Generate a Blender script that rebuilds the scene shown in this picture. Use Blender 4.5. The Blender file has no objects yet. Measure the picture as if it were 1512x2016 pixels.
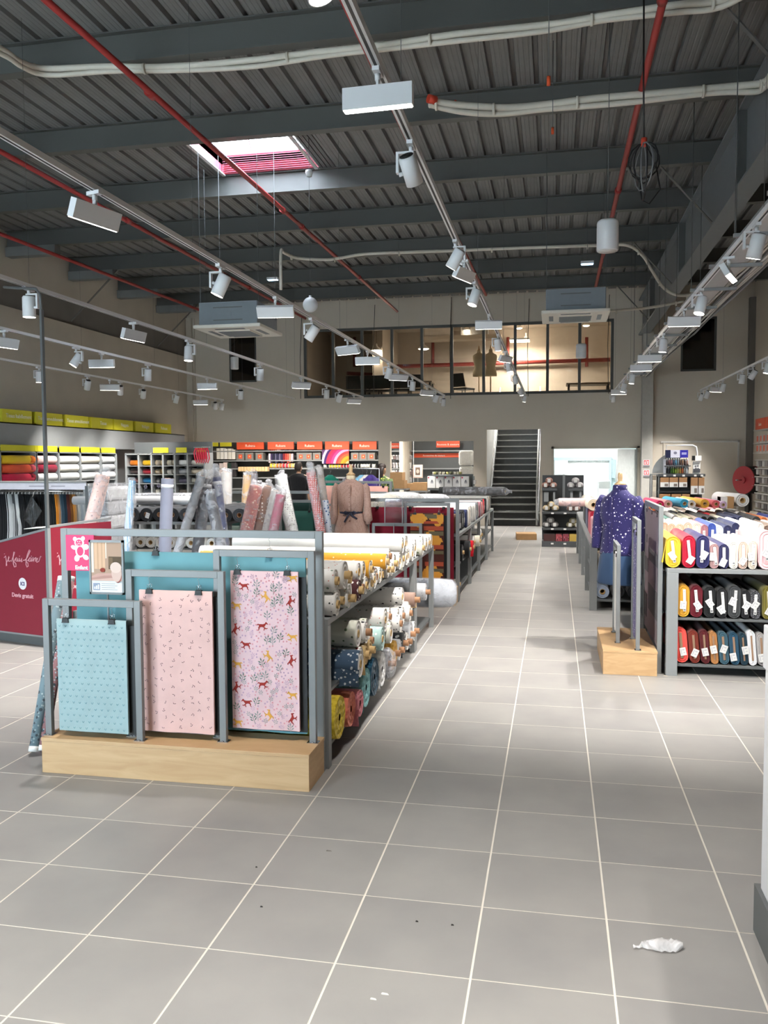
import bpy, bmesh, math, random
from mathutils import Vector, Matrix
random.seed(7)
S = bpy.context.scene
COL = S.collection
R_ = math.radians

# ---------------------------------------------------------------- camera
FPX = 1669.42
CAM_H = 1.66299
YAW, PITCH, ROLL = 0.199065, 0.0590984, -0.004893
_f = Vector((-math.sin(YAW), math.cos(YAW), 0)); _r = Vector((math.cos(YAW), math.sin(YAW), 0)); _u = Vector((0, 0, 1))
_f2 = _f * math.cos(PITCH) - _u * math.sin(PITCH); _u2 = _u * math.cos(PITCH) + _f * math.sin(PITCH)
_r3 = _r * math.cos(ROLL) + _u2 * math.sin(ROLL); _u3 = _u2 * math.cos(ROLL) - _r * math.sin(ROLL)
cam_data = bpy.data.cameras.new('camera'); cam = bpy.data.objects.new('camera', cam_data); COL.objects.link(cam)
cam_data.sensor_fit = 'VERTICAL'; cam_data.sensor_height = 24.0; cam_data.sensor_width = 18.0
cam_data.lens = FPX * 24.0 / 2016.0
cam_data.clip_start = 0.05; cam_data.clip_end = 200
M3 = Matrix((_r3, _u3, -_f2)).transposed()
cam.matrix_world = Matrix.Translation((0, 0, CAM_H)) @ M3.to_4x4()
S.camera = cam

# ---------------------------------------------------------------- world: daylight outside the roof light and the shop front
W = bpy.data.worlds.new('world'); S.world = W; W.use_nodes = True
bg = W.node_tree.nodes['Background']; bg.inputs['Color'].default_value = (0.80, 0.89, 1.0, 1); bg.inputs['Strength'].default_value = 30.0

sun_l = bpy.data.lights.new('sun', 'SUN'); sun_l.energy = 14.0; sun_l.angle = R_(1.5); sun_l.color = (0.93, 0.97, 1.0)
sun = bpy.data.objects.new('sun', sun_l); COL.objects.link(sun); sun.rotation_euler = (R_(33), 0, R_(-4)); sun.location = (-4, 4, 20)

# ---------------------------------------------------------------- exposure
S.view_settings.view_transform = 'Standard'; S.view_settings.look = 'None'
S.view_settings.exposure = 0.3; S.view_settings.gamma = 1.0; S.view_settings.use_curve_mapping = False
S.cycles.use_denoising = True
S.cycles.max_bounces = 8; S.cycles.diffuse_bounces = 4; S.cycles.glossy_bounces = 3; S.cycles.transmission_bounces = 6; S.cycles.transparent_max_bounces = 16
S.cycles.sample_clamp_indirect = 4.0
S.cycles.caustics_reflective = False; S.cycles.caustics_refractive = False
SPOT_W = 240.0        # watts of one track spotlight
LIN_W = 90.0         # watts of one linear track light
WARM = (1.0, 0.955, 0.90)

# a pixel of the photograph turned into a point at a known depth, height or side distance
def _ray(x, y): return ((_r3 * ((x - 756) / FPX)) - (_u3 * ((y - 1008) / FPX)) + _f2)
_C = Vector((0, 0, CAM_H))
def PZ(x, y, z=0.0): d = _ray(x, y); return _C + d * ((z - CAM_H) / d.z)
def PY(x, y, Y): d = _ray(x, y); return _C + d * (Y / d.y)
def PX(x, y, X): d = _ray(x, y); return _C + d * (X / d.x)
# ---------------------------------------------------------------- materials
def lin(c):
    c = c / 255.0
    return c / 12.92 if c <= 0.04045 else ((c + 0.055) / 1.055) ** 2.4
def rgb(t): return (lin(t[0]), lin(t[1]), lin(t[2]), 1)
_mats = {}
def _new(key):
    m = bpy.data.materials.new(key); m.use_nodes = True
    nt = m.node_tree; b = nt.nodes['Principled BSDF']
    return m, nt, b
def mat(key, c, rough=0.6, metal=0.0, var=0.06, scale=12.0, bump=0.0, bscale=60.0, spec=0.4):
    if key in _mats: return _mats[key]
    m, nt, b = _new(key)
    b.inputs['Roughness'].default_value = rough; b.inputs['Metallic'].default_value = metal
    b.inputs['Specular IOR Level'].default_value = spec
    tc = nt.nodes.new('ShaderNodeTexCoord'); n = nt.nodes.new('ShaderNodeTexNoise')
    n.inputs['Scale'].default_value = scale; n.inputs['Detail'].default_value = 4
    nt.links.new(tc.outputs['Object'], n.inputs['Vector'])
    mx = nt.nodes.new('ShaderNodeMix'); mx.data_type = 'RGBA'
    k = rgb(c); mx.inputs[6].default_value = tuple(max(0, v * (1 - var * 2)) for v in k[:3]) + (1,)
    mx.inputs[7].default_value = tuple(min(1, v * (1 + var * 2)) for v in k[:3]) + (1,)
    nt.links.new(n.outputs['Fac'], mx.inputs[0]); nt.links.new(mx.outputs[2], b.inputs['Base Color'])
    if bump:
        n2 = nt.nodes.new('ShaderNodeTexNoise'); n2.inputs['Scale'].default_value = bscale; n2.inputs['Detail'].default_value = 3
        nt.links.new(tc.outputs['Object'], n2.inputs['Vector'])
        bp = nt.nodes.new('ShaderNodeBump'); bp.inputs['Strength'].default_value = bump; bp.inputs['Distance'].default_value = 0.01
        nt.links.new(n2.outputs['Fac'], bp.inputs['Height']); nt.links.new(bp.outputs['Normal'], b.inputs['Normal'])
    _mats[key] = m; return m
def emit(key, c, s):
    if key in _mats: return _mats[key]
    m, nt, b = _new(key)
    b.inputs['Base Color'].default_value = rgb(c); b.inputs['Emission Color'].default_value = rgb(c); b.inputs['Emission Strength'].default_value = s
    try: m.cycles.emission_sampling = 'NONE'
    except Exception: pass
    _mats[key] = m; return m
def glass(key, tint=(255, 255, 255), amount=0.12, rough=0.05):
    # thin clear sheet: mostly see-through with a gloss on top
    if key in _mats: return _mats[key]
    m, nt, b = _new(key); nt.nodes.remove(b)
    out = nt.nodes['Material Output']; t = nt.nodes.new('ShaderNodeBsdfTransparent'); g = nt.nodes.new('ShaderNodeBsdfGlossy'); mx = nt.nodes.new('ShaderNodeMixShader')
    t.inputs['Color'].default_value = rgb(tint); g.inputs['Roughness'].default_value = rough
    fr = nt.nodes.new('ShaderNodeFresnel'); fr.inputs['IOR'].default_value = 1.45
    ad = nt.nodes.new('ShaderNodeMath'); ad.operation = 'ADD'; ad.inputs[1].default_value = amount; nt.links.new(fr.outputs[0], ad.inputs[0])
    nt.links.new(ad.outputs[0], mx.inputs[0]); nt.links.new(t.outputs[0], mx.inputs[1]); nt.links.new(g.outputs[0], mx.inputs[2]); nt.links.new(mx.outputs[0], out.inputs['Surface'])
    _mats[key] = m; return m
def film(key, c=(235, 238, 245), solid=0.24):
    # wrinkled clear plastic wrap
    if key in _mats: return _mats[key]
    m, nt, b = _new(key); out = nt.nodes['Material Output']
    b.inputs['Base Color'].default_value = rgb(c); b.inputs['Roughness'].default_value = 0.12; b.inputs['Specular IOR Level'].default_value = 0.9
    tc = nt.nodes.new('ShaderNodeTexCoord'); n = nt.nodes.new('ShaderNodeTexNoise'); n.inputs['Scale'].default_value = 7; n.inputs['Detail'].default_value = 3; n.inputs['Distortion'].default_value = 1.6
    nt.links.new(tc.outputs['Object'], n.inputs['Vector'])
    bp = nt.nodes.new('ShaderNodeBump'); bp.inputs['Strength'].default_value = 0.9; bp.inputs['Distance'].default_value = 0.03
    nt.links.new(n.outputs['Fac'], bp.inputs['Height']); nt.links.new(bp.outputs['Normal'], b.inputs['Normal'])
    t = nt.nodes.new('ShaderNodeBsdfTransparent'); mx = nt.nodes.new('ShaderNodeMixShader')
    rp = nt.nodes.new('ShaderNodeMapRange'); rp.inputs[1].default_value = 0.35; rp.inputs[2].default_value = 0.7; rp.inputs[3].default_value = solid * 0.5; rp.inputs[4].default_value = min(1, solid * 1.7)
    nt.links.new(n.outputs['Fac'], rp.inputs[0]); nt.links.new(rp.outputs[0], mx.inputs[0])
    nt.links.new(t.outputs[0], mx.inputs[1]); nt.links.new(b.outputs[0], mx.inputs[2]); nt.links.new(mx.outputs[0], out.inputs['Surface'])
    _mats[key] = m; return m
def fabric(base, kind='plain', cols=(), scale=14.0, size=0.3, rough=0.85):
    # cloth with a printed repeat: kinds plain, dots, floral, stripe, check, zigzag, minky
    key = 'cloth_%s_%s_%s_%s_%s' % (kind, base, cols, scale, size)
    if key in _mats: return _mats[key]
    m, nt, b = _new('cloth_%s_%d' % (kind, len(_mats)))
    b.inputs['Roughness'].default_value = rough; b.inputs['Specular IOR Level'].default_value = 0.15
    try: b.inputs['Sheen Weight'].default_value = 0.15
    except Exception: pass
    N = nt.nodes.new; L = nt.links.new
    tc = N('ShaderNodeTexCoord')
    def mixc(fac, a, c):
        mx = N('ShaderNodeMix'); mx.data_type = 'RGBA'; L(fac, mx.inputs[0])
        if hasattr(a, 'links'): L(a, mx.inputs[6])
        else: mx.inputs[6].default_value = rgb(a)
        mx.inputs[7].default_value = rgb(c); return mx.outputs[2]
    def step(sock, thr, less=True):
        mt = N('ShaderNodeMath'); mt.operation = 'LESS_THAN' if less else 'GREATER_THAN'; L(sock, mt.inputs[0]); mt.inputs[1].default_value = thr; return mt.outputs[0]
    nz = N('ShaderNodeTexNoise'); nz.inputs['Scale'].default_value = 9; L(tc.outputs['Object'], nz.inputs['Vector'])
    cur = mixc(nz.outputs['Fac'], tuple(v * 0.94 for v in base), tuple(min(255, v * 1.03) for v in base))
    if kind in ('dots', 'floral', 'minky'):
        for i, c in enumerate(cols):
            v = N('ShaderNodeTexVoronoi'); v.inputs['Scale'].default_value = scale * (1 + 0.37 * i); v.inputs['Randomness'].default_value = 0.35 if kind != 'floral' else 0.9
            mp = N('ShaderNodeMapping'); mp.inputs['Location'].default_value = (i * 3.1, i * 1.7, i * 2.3)
            if kind == 'floral': mp.inputs['Scale'].default_value = (1, 1 + 0.5 * (i % 2), 1)
            L(tc.outputs['Object'], mp.inputs['Vector']); L(mp.outputs[0], v.inputs['Vector'])
            cur = mixc(step(v.outputs['Distance'], size * (0.8 if i else 1)), cur, c)
            if kind == 'minky' and i == 0:
                bp = N('ShaderNodeBump'); bp.inputs['Strength'].default_value = 1.0; bp.inputs['Distance'].default_value = 0.012; bp.invert = True
                L(v.outputs['Distance'], bp.inputs['Height']); L(bp.outputs[0], b.inputs['Normal'])
    elif kind in ('stripe', 'check', 'zigzag'):
        sp = N('ShaderNodeSeparateXYZ'); L(tc.outputs['Object'], sp.inputs[0])
        for i, c in enumerate(cols):
            w = N('ShaderNodeTexWave'); w.inputs['Scale'].default_value = scale; w.inputs['Distortion'].default_value = 0.0
            w.bands_direction = ('X', 'Z', 'Y')[i % 3] if kind == 'check' else 'X'
            if kind == 'zigzag': w.bands_direction = 'DIAGONAL'
            L(tc.outputs['Object'], w.inputs['Vector'])
            cur = mixc(step(w.outputs['Fac'], 1 - size - 0.12 * i * (kind == 'stripe'), False), cur, c)
    L(cur, b.inputs['Base Color'])
    if kind != 'minky':
        n2 = N('ShaderNodeTexNoise'); n2.inputs['Scale'].default_value = 220; L(tc.outputs['Object'], n2.inputs['Vector'])
        bp = N('ShaderNodeBump'); bp.inputs['Strength'].default_value = 0.12; bp.inputs['Distance'].default_value = 0.002
        L(n2.outputs['Fac'], bp.inputs['Height']); L(bp.outputs[0], b.inputs['Normal'])
    _mats[key] = m; return m
def wood(key, c1, c2, axis='X', rough=0.45):
    if key in _mats: return _mats[key]
    m, nt, b = _new(key); N = nt.nodes.new; L = nt.links.new
    tc = N('ShaderNodeTexCoord'); mp = N('ShaderNodeMapping'); mp.inputs['Scale'].default_value = (1.2, 2.2, 9) if axis == 'X' else ((9, 1.2, 9) if axis == 'Y' else (9, 9, 1.2))
    n = N('ShaderNodeTexNoise'); n.inputs['Scale'].default_value = 2.6; n.inputs['Detail'].default_value = 7; n.inputs['Distortion'].default_value = 1.0
    L(tc.outputs['Object'], mp.inputs[0]); L(mp.outputs[0], n.inputs['Vector'])
    r = N('ShaderNodeValToRGB'); r.color_ramp.elements[0].position = 0.3; r.color_ramp.elements[0].color = rgb(c1); r.color_ramp.elements[1].position = 0.7; r.color_ramp.elements[1].color = rgb(c2)
    L(n.outputs['Fac'], r.inputs[0]); L(r.outputs[0], b.inputs['Base Color']); b.inputs['Roughness'].default_value = rough
    _mats[key] = m; return m

GREY = mat('grey_powder_coat', (136, 139, 140), 0.42, 0.0, 0.02)
DGREY = mat('dark_grey_steel', (92, 95, 96), 0.45, 0.0, 0.03)
BLACK = mat('black_plastic', (22, 22, 23), 0.5, 0, 0.03)
WHITE = mat('white_enamel', (226, 226, 224), 0.4, 0, 0.015)
PAPER = mat('white_paper', (232, 231, 228), 0.8, 0, 0.02)
INK = mat('grey_ink', (110, 110, 115), 0.8, 0, 0.02)
CARD = mat('brown_card', (176, 138, 96), 0.85, 0, 0.08)
CORE = mat('cardboard_tube', (190, 160, 112), 0.85, 0, 0.08)
CORE2 = mat('cardboard_tube_brown', (158, 118, 88), 0.85, 0, 0.08)
OAK = wood('light_oak_laminate', (190, 153, 110), (206, 172, 129))
CHROME = mat('chrome', (205, 205, 208), 0.18, 1.0, 0.01)
GLOW = emit('lamp_glow', (255, 250, 240), 9.0)
WRAP = film('plastic_wrap')

# ---------------------------------------------------------------- mesh builder
class MB:
    def __init__(s): s.v = []; s.f = []; s.mi = []; s.sm = []; s.mats = []
    def _m(s, m):
        if m not in s.mats: s.mats.append(m)
        return s.mats.index(m)
    def face(s, idx, m, smooth=False): s.f.append(tuple(idx)); s.mi.append(s._m(m)); s.sm.append(smooth)
    def poly(s, pts, m, smooth=False):
        b = len(s.v); s.v += [tuple(p) for p in pts]; s.face(range(b, b + len(pts)), m, smooth); return s
    def hexa(s, p, m):
        b = len(s.v); s.v += [tuple(q) for q in p]
        for q in ((0, 3, 2, 1), (4, 5, 6, 7), (0, 1, 5, 4), (1, 2, 6, 5), (2, 3, 7, 6), (3, 0, 4, 7)): s.face([b + i for i in q], m)
        return s
    def box(s, x0, x1, y0, y1, z0, z1, m):
        return s.hexa([(x0, y0, z0), (x1, y0, z0), (x1, y1, z0), (x0, y1, z0), (x0, y0, z1), (x1, y0, z1), (x1, y1, z1), (x0, y1, z1)], m)
    def bar(s, a, b, w, h, m, up=(0, 0, 1)):
        a = Vector(a); b = Vector(b); d = (b - a).normalized(); up = Vector(up)
        if abs(d.dot(up)) > 0.98: up = Vector((1, 0, 0))
        x = d.cross(up).normalized() * (w / 2); z = x.cross(d).normalized() * (h / 2)
        return s.hexa([a - x - z, a + x - z, b + x - z, b - x - z, a - x + z, a + x + z, b + x + z, b - x + z], m)
    def tube(s, pts, r, m, n=8, caps=True, smooth=True):
        pts = [Vector(p) for p in pts]; rr = r if isinstance(r, (list, tuple)) else [r] * len(pts)
        b = len(s.v); prev = None
        for i, p in enumerate(pts):
            d = (pts[min(i + 1, len(pts) - 1)] - pts[max(i - 1, 0)]).normalized()
            if prev is None:
                u = Vector((0, 0, 1)) if abs(d.z) < 0.9 else Vector((1, 0, 0))
                x = d.cross(u).normalized()
            else:
                x = (prev - d * prev.dot(d)).normalized()
            prev = x; y = d.cross(x)
            for k in range(n):
                a = 2 * math.pi * k / n; s.v.append(tuple(p + (x * math.cos(a) + y * math.sin(a)) * rr[i]))
        for i in range(len(pts) - 1):
            for k in range(n):
                k2 = (k + 1) % n; s.face((b + i * n + k, b + i * n + k2, b + (i + 1) * n + k2, b + (i + 1) * n + k), m, smooth)
        if caps:
            s.face([b + k for k in reversed(range(n))], m); e = b + (len(pts) - 1) * n; s.face([e + k for k in range(n)], m)
        return s
    def cyl(s, a, b, r, m, n=16, r2=None, caps=True): return s.tube([a, b], [r, r if r2 is None else r2], m, n, caps)
    def lathe(s, prof, m, n=16, o=(0, 0, 0), mats=None, sx=1.0, sy=1.0):
        b = len(s.v); o = Vector(o)
        for (r, z) in prof:
            for k in range(n):
                a = 2 * math.pi * k / n; s.v.append((o.x + r * sx * math.cos(a), o.y + r * sy * math.sin(a), o.z + z))
        for i in range(len(prof) - 1):
            mm = mats[i] if mats else m
            for k in range(n):
                k2 = (k + 1) % n; s.face((b + i * n + k, b + i * n + k2, b + (i + 1) * n + k2, b + (i + 1) * n + k), mm, True)
        if prof[0][0] > 1e-4: s.face([b + k for k in reversed(range(n))], mats[0] if mats else m)
        if prof[-1][0] > 1e-4: e = b + (len(prof) - 1) * n; s.face([e + k for k in range(n)], mats[-1] if mats else m)
        return s
    def prism(s, outline, y0, y1, m, plane='XZ', m_cap=None, smooth=False):
        # outline in the named plane, extruded along the third axis
        def P(a, c, t): return (a, t, c) if plane == 'XZ' else ((a, c, t) if plane == 'XY' else (t, a, c))
        n = len(outline); b = len(s.v)
        s.v += [P(a, c, y0) for a, c in outline] + [P(a, c, y1) for a, c in outline]
        for i in range(n):
            j = (i + 1) % n; s.face((b + i, b + j, b + n + j, b + n + i), m, smooth)
        s.face([b + i for i in reversed(range(n))], m_cap or m); s.face([b + n + i for i in range(n)], m_cap or m)
        return s
    def mesh(s, name):
        me = bpy.data.meshes.new(name); me.from_pydata(s.v, [], s.f)
        for m in s.mats: me.materials.append(m)
        me.polygons.foreach_set('material_index', s.mi); me.polygons.foreach_set('use_smooth', s.sm)
        bm = bmesh.new(); bm.from_mesh(me); bmesh.ops.recalc_face_normals(bm, faces=bm.faces); bm.to_mesh(me); bm.free()
        me.update(); return me
    def obj(s, name, parent=None, loc=(0, 0, 0), bevel=0.0, rot=None):
        return link(name, s.mesh(name), parent, loc, bevel, rot)
def link(name, me, parent=None, loc=(0, 0, 0), bevel=0.0, rot=None):
    o = bpy.data.objects.new(name, me); COL.objects.link(o); o.location = loc
    if rot: o.rotation_euler = rot
    if parent is not None: o.parent = parent
    if bevel:
        bv = o.modifiers.new('edge', 'BEVEL'); bv.width = bevel; bv.segments = 2; bv.limit_method = 'ANGLE'
    return o
def tag(o, label, cat, group=None):
    o['label'] = label; o['category'] = cat
    if group: o['group'] = group
    return o
def struct(o): o['kind'] = 'structure'; return o
def stuff(o): o['kind'] = 'stuff'; return o
def thing(name, label, cat, loc=(0, 0, 0), group=None, rot=(0, 0, 0)):
    o = bpy.data.objects.new(name, None); COL.objects.link(o); o.location = loc; o.rotation_euler = rot; o.empty_display_size = 0.05
    return tag(o, label, cat, group)
def copy_tree(o, parent=None, loc=None, rot=None, label=None):
    c = o.copy(); COL.objects.link(c); c.parent = parent
    if loc is not None: c.location = loc
    if rot is not None: c.rotation_euler = rot
    if label: c['label'] = label
    for ch in o.children: copy_tree(ch, c)
    return c
def text_mesh(body, size, m, extrude=0.001, shear=0.0, bold=0.0, align='CENTER'):
    cu = bpy.data.curves.new('lettering', 'FONT'); cu.body = body; cu.size = size; cu.extrude = extrude; cu.shear = shear; cu.align_x = align; cu.offset = bold; cu.resolution_u = 3
    t = bpy.data.objects.new('lettering', cu); COL.objects.link(t); bpy.context.view_layer.update()
    me = bpy.data.meshes.new_from_object(t.evaluated_get(bpy.context.evaluated_depsgraph_get())); bpy.data.objects.remove(t); bpy.data.curves.remove(cu)
    me.materials.clear(); me.materials.append(m); return me
def lettering(body, size, m, parent, loc, rot=(R_(90), 0, 0), **k): return link('lettering', text_mesh(body, size, m, **k), parent, loc, 0, rot)
ORD = 'first second third fourth fifth sixth seventh eighth ninth tenth eleventh twelfth thirteenth fourteenth fifteenth sixteenth seventeenth eighteenth nineteenth twentieth'.split()
ORD += ['twenty-' + w for w in ORD[:9]] + ['thirtieth'] + ['thirty-' + w for w in ORD[:9]] + ['fortieth'] + ['forty-' + w for w in ORD[:9]]
# ================================================================ SETTING
FARY = 22.0; LX = -9.9; RX = 4.68; BACKY = -3.2; DECK = 5.92; TOPZ = 6.1
WALLM = mat('grey_beige_wall_paint', (200, 191, 177), 0.85, 0, 0.04, 1.2, 0.08, 40)
WALLW = mat('concrete_wall_paint', (186, 178, 164), 0.9, 0, 0.08, 1.5, 0.15, 30)
DARKW = mat('dark_upper_cladding', (108, 104, 98), 0.9, 0, 0.08, 2.0)
DECKM = mat('galvanised_deck_painted_grey', (116, 117, 116), 0.5, 0.0, 0.10, 3.0)
BEAMM = mat('blue_grey_steel_beam', (84, 85, 82), 0.5, 0.0, 0.05, 2.0)
INT = mat('white_interior_paint', (225, 228, 226), 0.85, 0, 0.02)
MEZW = mat('warm_office_wall_paint', (178, 166, 152), 0.9, 0, 0.04)
REDP = mat('red_sprinkler_paint', (150, 44, 42), 0.45, 0, 0.05)
RUST = mat('dark_red_pipe_paint', (112, 40, 34), 0.5, 0, 0.06)

# floor: a grout bed carrying single tiles
T = 0.45; TX0 = -0.705977; TY0 = 3.537026
def floor_tile_material():
    m, nt, b = _new('grey_porcelain_tile'); N = nt.nodes.new; L = nt.links.new
    g = N('ShaderNodeNewGeometry'); mp = N('ShaderNodeMapping'); mp.inputs['Scale'].default_value = (1 / T, 1 / T, 0); mp.inputs['Location'].default_value = (-TX0 / T, -TY0 / T, 0)
    L(g.outputs['Position'], mp.inputs[0])
    fl = N('ShaderNodeVectorMath'); fl.operation = 'FLOOR'; L(mp.outputs[0], fl.inputs[0])
    wn = N('ShaderNodeTexWhiteNoise'); wn.noise_dimensions = '2D'; L(fl.outputs[0], wn.inputs['Vector'])
    ns = N('ShaderNodeTexNoise'); ns.inputs['Scale'].default_value = 3.0; ns.inputs['Detail'].default_value = 6; L(g.outputs['Position'], ns.inputs['Vector'])
    ad = N('ShaderNodeMath'); ad.operation = 'MULTIPLY_ADD'; L(wn.outputs['Value'], ad.inputs[0]); ad.inputs[1].default_value = 0.35; 
    L(ns.outputs['Fac'], ad.inputs[2])
    r = N('ShaderNodeValToRGB'); r.color_ramp.elements[0].position = 0.3; r.color_ramp.elements[0].color = rgb((134, 132, 131)); r.color_ramp.elements[1].position = 1.0; r.color_ramp.elements[1].color = rgb((152, 150, 146))
    L(ad.outputs[0], r.inputs[0]); L(r.outputs[0], b.inputs['Base Color']); b.inputs['Roughness'].default_value = 0.42; b.inputs['Specular IOR Level'].default_value = 0.35
    return m
TILE = floor_tile_material()
GROUT = mat('pale_grout', (212, 206, 196), 0.9, 0, 0.04)
fl = struct(MB().box(-12.8, 7.5, BACKY - .2, 30, -0.12, -0.0012, GROUT).obj('floor'))
tb = MB(); h = T / 2 - 0.0028; hb = h - 0.001
tb.v = [(-h, -h, -0.0012), (h, -h, -0.0012), (h, h, -0.0012), (-h, h, -0.0012), (-h, -h, -0.0004), (h, -h, -0.0004), (h, h, -0.0004), (-h, h, -0.0004), (-hb, -hb, 0), (hb, -hb, 0), (hb, hb, 0), (-hb, hb, 0)]
tb.v = [(x, y * 1.0062, z) for x, y, z in tb.v]
for q in ((0, 1, 5, 4), (1, 2, 6, 5), (2, 3, 7, 6), (3, 0, 4, 7), (4, 5, 9, 8), (5, 6, 10, 9), (6, 7, 11, 10), (7, 4, 8, 11), (8, 9, 10, 11)): tb.face(q, TILE if q[0] == 8 else GROUT)
tile_me = tb.mesh('floor_tile')
cells = []
for i in range(-24, 19):
    for j in range(-16, 59):
        cx = TX0 + (i + .5) * T; cy = TY0 + (j + .5) * T
        d = Vector((cx, cy, 0)) - _C; w = d.dot(_f2); vis = False
        if w > 0.3:
            px = 756 + FPX * d.dot(_r3) / w; py = 1008 - FPX * d.dot(_u3) / w
            vis = -150 < px < 1660 and py < 2250
        cells.append((0 if vis else 1, d.length, cx, cy))
cells.sort()
rest = MB()
for k, (_, _, cx, cy) in enumerate(cells):
    if k < 300: link('floor_tile', tile_me, fl, (cx, cy, 0))
    else:
        b0 = len(rest.v); rest.v += [(x + cx, y + cy, z) for x, y, z in tb.v]
        for q in tb.f: rest.face([b0 + a for a in q], TILE if q[0] == 8 else GROUT)
stuff(rest.obj('floor_tile', fl))

# walls with openings
def wall_y(name, y0, y1, x0, x1, z0, z1, holes, m, m_rev=None):
    xs = sorted({x0, x1} | {h[0] for h in holes} | {h[1] for h in holes}); zs = sorted({z0, z1} | {h[2] for h in holes} | {h[3] for h in holes})
    mb = MB(); inh = lambda x, z: any(h[0] < x < h[1] and h[2] < z < h[3] for h in holes)
    for a in range(len(xs) - 1):
        for c in range(len(zs) - 1):
            if inh((xs[a] + xs[a + 1]) / 2, (zs[c] + zs[c + 1]) / 2): continue
            X0, X1, Z0, Z1 = xs[a], xs[a + 1], zs[c], zs[c + 1]
            mb.poly([(X0, y0, Z0), (X1, y0, Z0), (X1, y0, Z1), (X0, y0, Z1)], m); mb.poly([(X0, y1, Z0), (X0, y1, Z1), (X1, y1, Z1), (X1, y1, Z0)], m)
    for (a, b, c, d) in list(holes) + [(x0, x1, z0, z1)]:
        r = m_rev or m
        mb.poly([(a, y0, c), (a, y1, c), (a, y1, d), (a, y0, d)], r); mb.poly([(b, y0, c), (b, y0, d), (b, y1, d), (b, y1, c)], r)
        mb.poly([(a, y0, d), (a, y1, d), (b, y1, d), (b, y0, d)], r); mb.poly([(a, y0, c), (b, y0, c), (b, y1, c), (a, y1, c)], r)
    return struct(mb.obj(name))
MEZ = (-6.61, 1.41, 3.37, 5.19)
HOLES = [MEZ, (-8.72, -7.94, 3.84, 5.12), (3.0, 3.83, 3.84, 5.15), (-9.59, -4.58, 0, 2.22), (-4.265, -2.07, 0, 2.2), (-1.74, -0.37, 0, 2.48), (-0.03, 2.0, 0, 1.97)]
wall_y('wall_far', FARY, FARY + .2, LX - .2, RX + .3, 0, TOPZ, HOLES, WALLM)
lw = struct(MB().box(LX - .25, LX, BACKY, FARY + .2, 0, 4.55, WALLW).box(LX - .25, LX - .06, BACKY, FARY + .2, 4.55, TOPZ, DARKW).obj('wall_left'))
struct(MB().box(LX - .06, LX - .02, BACKY, FARY, 5.05, TOPZ, WALLW).obj('trim_1', None))
struct(MB().box(RX, RX + .25, BACKY, 28.5, 0, TOPZ, WALLM).obj('wall_right'))
# shop front behind the camera: a daylit glazed opening
wall_y('wall_back', BACKY - .2, BACKY, LX - .2, RX + .3, 0, TOPZ, [(-8.6, -3.4, 0.1, 2.9)], WALLM)
wf = MB(); 
for x in (-8.6, -6.9, -5.15, -3.43): wf.box(x - .03, x + .03, BACKY - .14, BACKY - .06, .1, 2.9, DGREY)
wf.box(-8.6, -3.4, BACKY - .14, BACKY - .06, .1, .16, DGREY); wf.box(-8.6, -3.4, BACKY - .14, BACKY - .06, 2.84, 2.9, DGREY)
w1 = struct(wf.obj('window_1')); 
PANE = glass('window_glass', (235, 240, 240), 0.03)
for a, b_ in ((-8.57, -6.93), (-6.87, -5.18), (-5.12, -3.46)): MB().box(a, b_, BACKY - .105, BACKY - .095, .16, 2.84, PANE).obj('pane', w1)
# corner casings and the column
struct(MB().box(LX, LX + .16, FARY - .14, FARY, 0, 5.6, WALLW).box(LX + .16, LX + .2, FARY - .06, FARY, 0, 5.6, WALLW).obj('trim_2'))
struct(MB().box(2.08, 2.34, FARY - .3, FARY, 0, 5.0, mat('column_paint', (172, 170, 164), 0.8)).obj('trim_3', None, (0, 0, 0), .004))
struct(MB().box(RX - .14, RX, FARY - .16, FARY, 0, 5.55, DARKW).obj('trim_4'))

# rooms behind the far wall
struct(MB().box(-12.6, RX, 28.3, 28.5, 0, TOPZ, INT).box(-12.7, -12.5, FARY + .2, 28.3, 0, TOPZ, INT).box(-12.6, LX, FARY, FARY + .2, 0, TOPZ, INT).obj('wall_storage'))
slab = MB()
for a, b_ in ((-12.5, -1.76), (-.35, RX)): slab.box(a, b_, FARY + .2, 28.3, 2.62, 3.2, INT)
slab.box(-1.76, -.35, 27.2, 28.3, 2.62, 3.2, INT)
struct(slab.obj('ceiling_storage'))
ms = MB().box(-7.2, 1.9, 26.6, 26.8, 3.2, TOPZ, MEZW).box(-7.3, -7.1, FARY + .2, 26.6, 3.2, TOPZ, MEZW).box(1.8, 2.0, FARY + .2, 26.6, 3.2, TOPZ, MEZW).box(-5.2, -4.9, 24.2, 26.6, 3.2, TOPZ, MEZW)
struct(ms.obj('wall_office')); struct(MB().box(-7.1, 1.8, FARY + .2, 26.6, 5.72, 5.82, MEZW).obj('ceiling_office'))
struct(MB().box(-1.95, -1.75, FARY + .2, 28.3, 0, 3.2, INT).box(-.36, -.16, FARY + .2, 28.3, 0, 3.2, INT).obj('wall_stairwell'))
struct(MB().box(-.16, 2.6, 25.4, 25.6, 0, 2.62, mat('stockroom_paint', (214, 232, 234), 0.8)).box(2.4, 2.6, FARY + .2, 25.4, 0, 2.62, INT).obj('wall_stockroom'))
struct(MB().box(-4.42, -4.32, 24.2, 27, 0, 2.62, WALLM).obj('wall_partition'))

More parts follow.
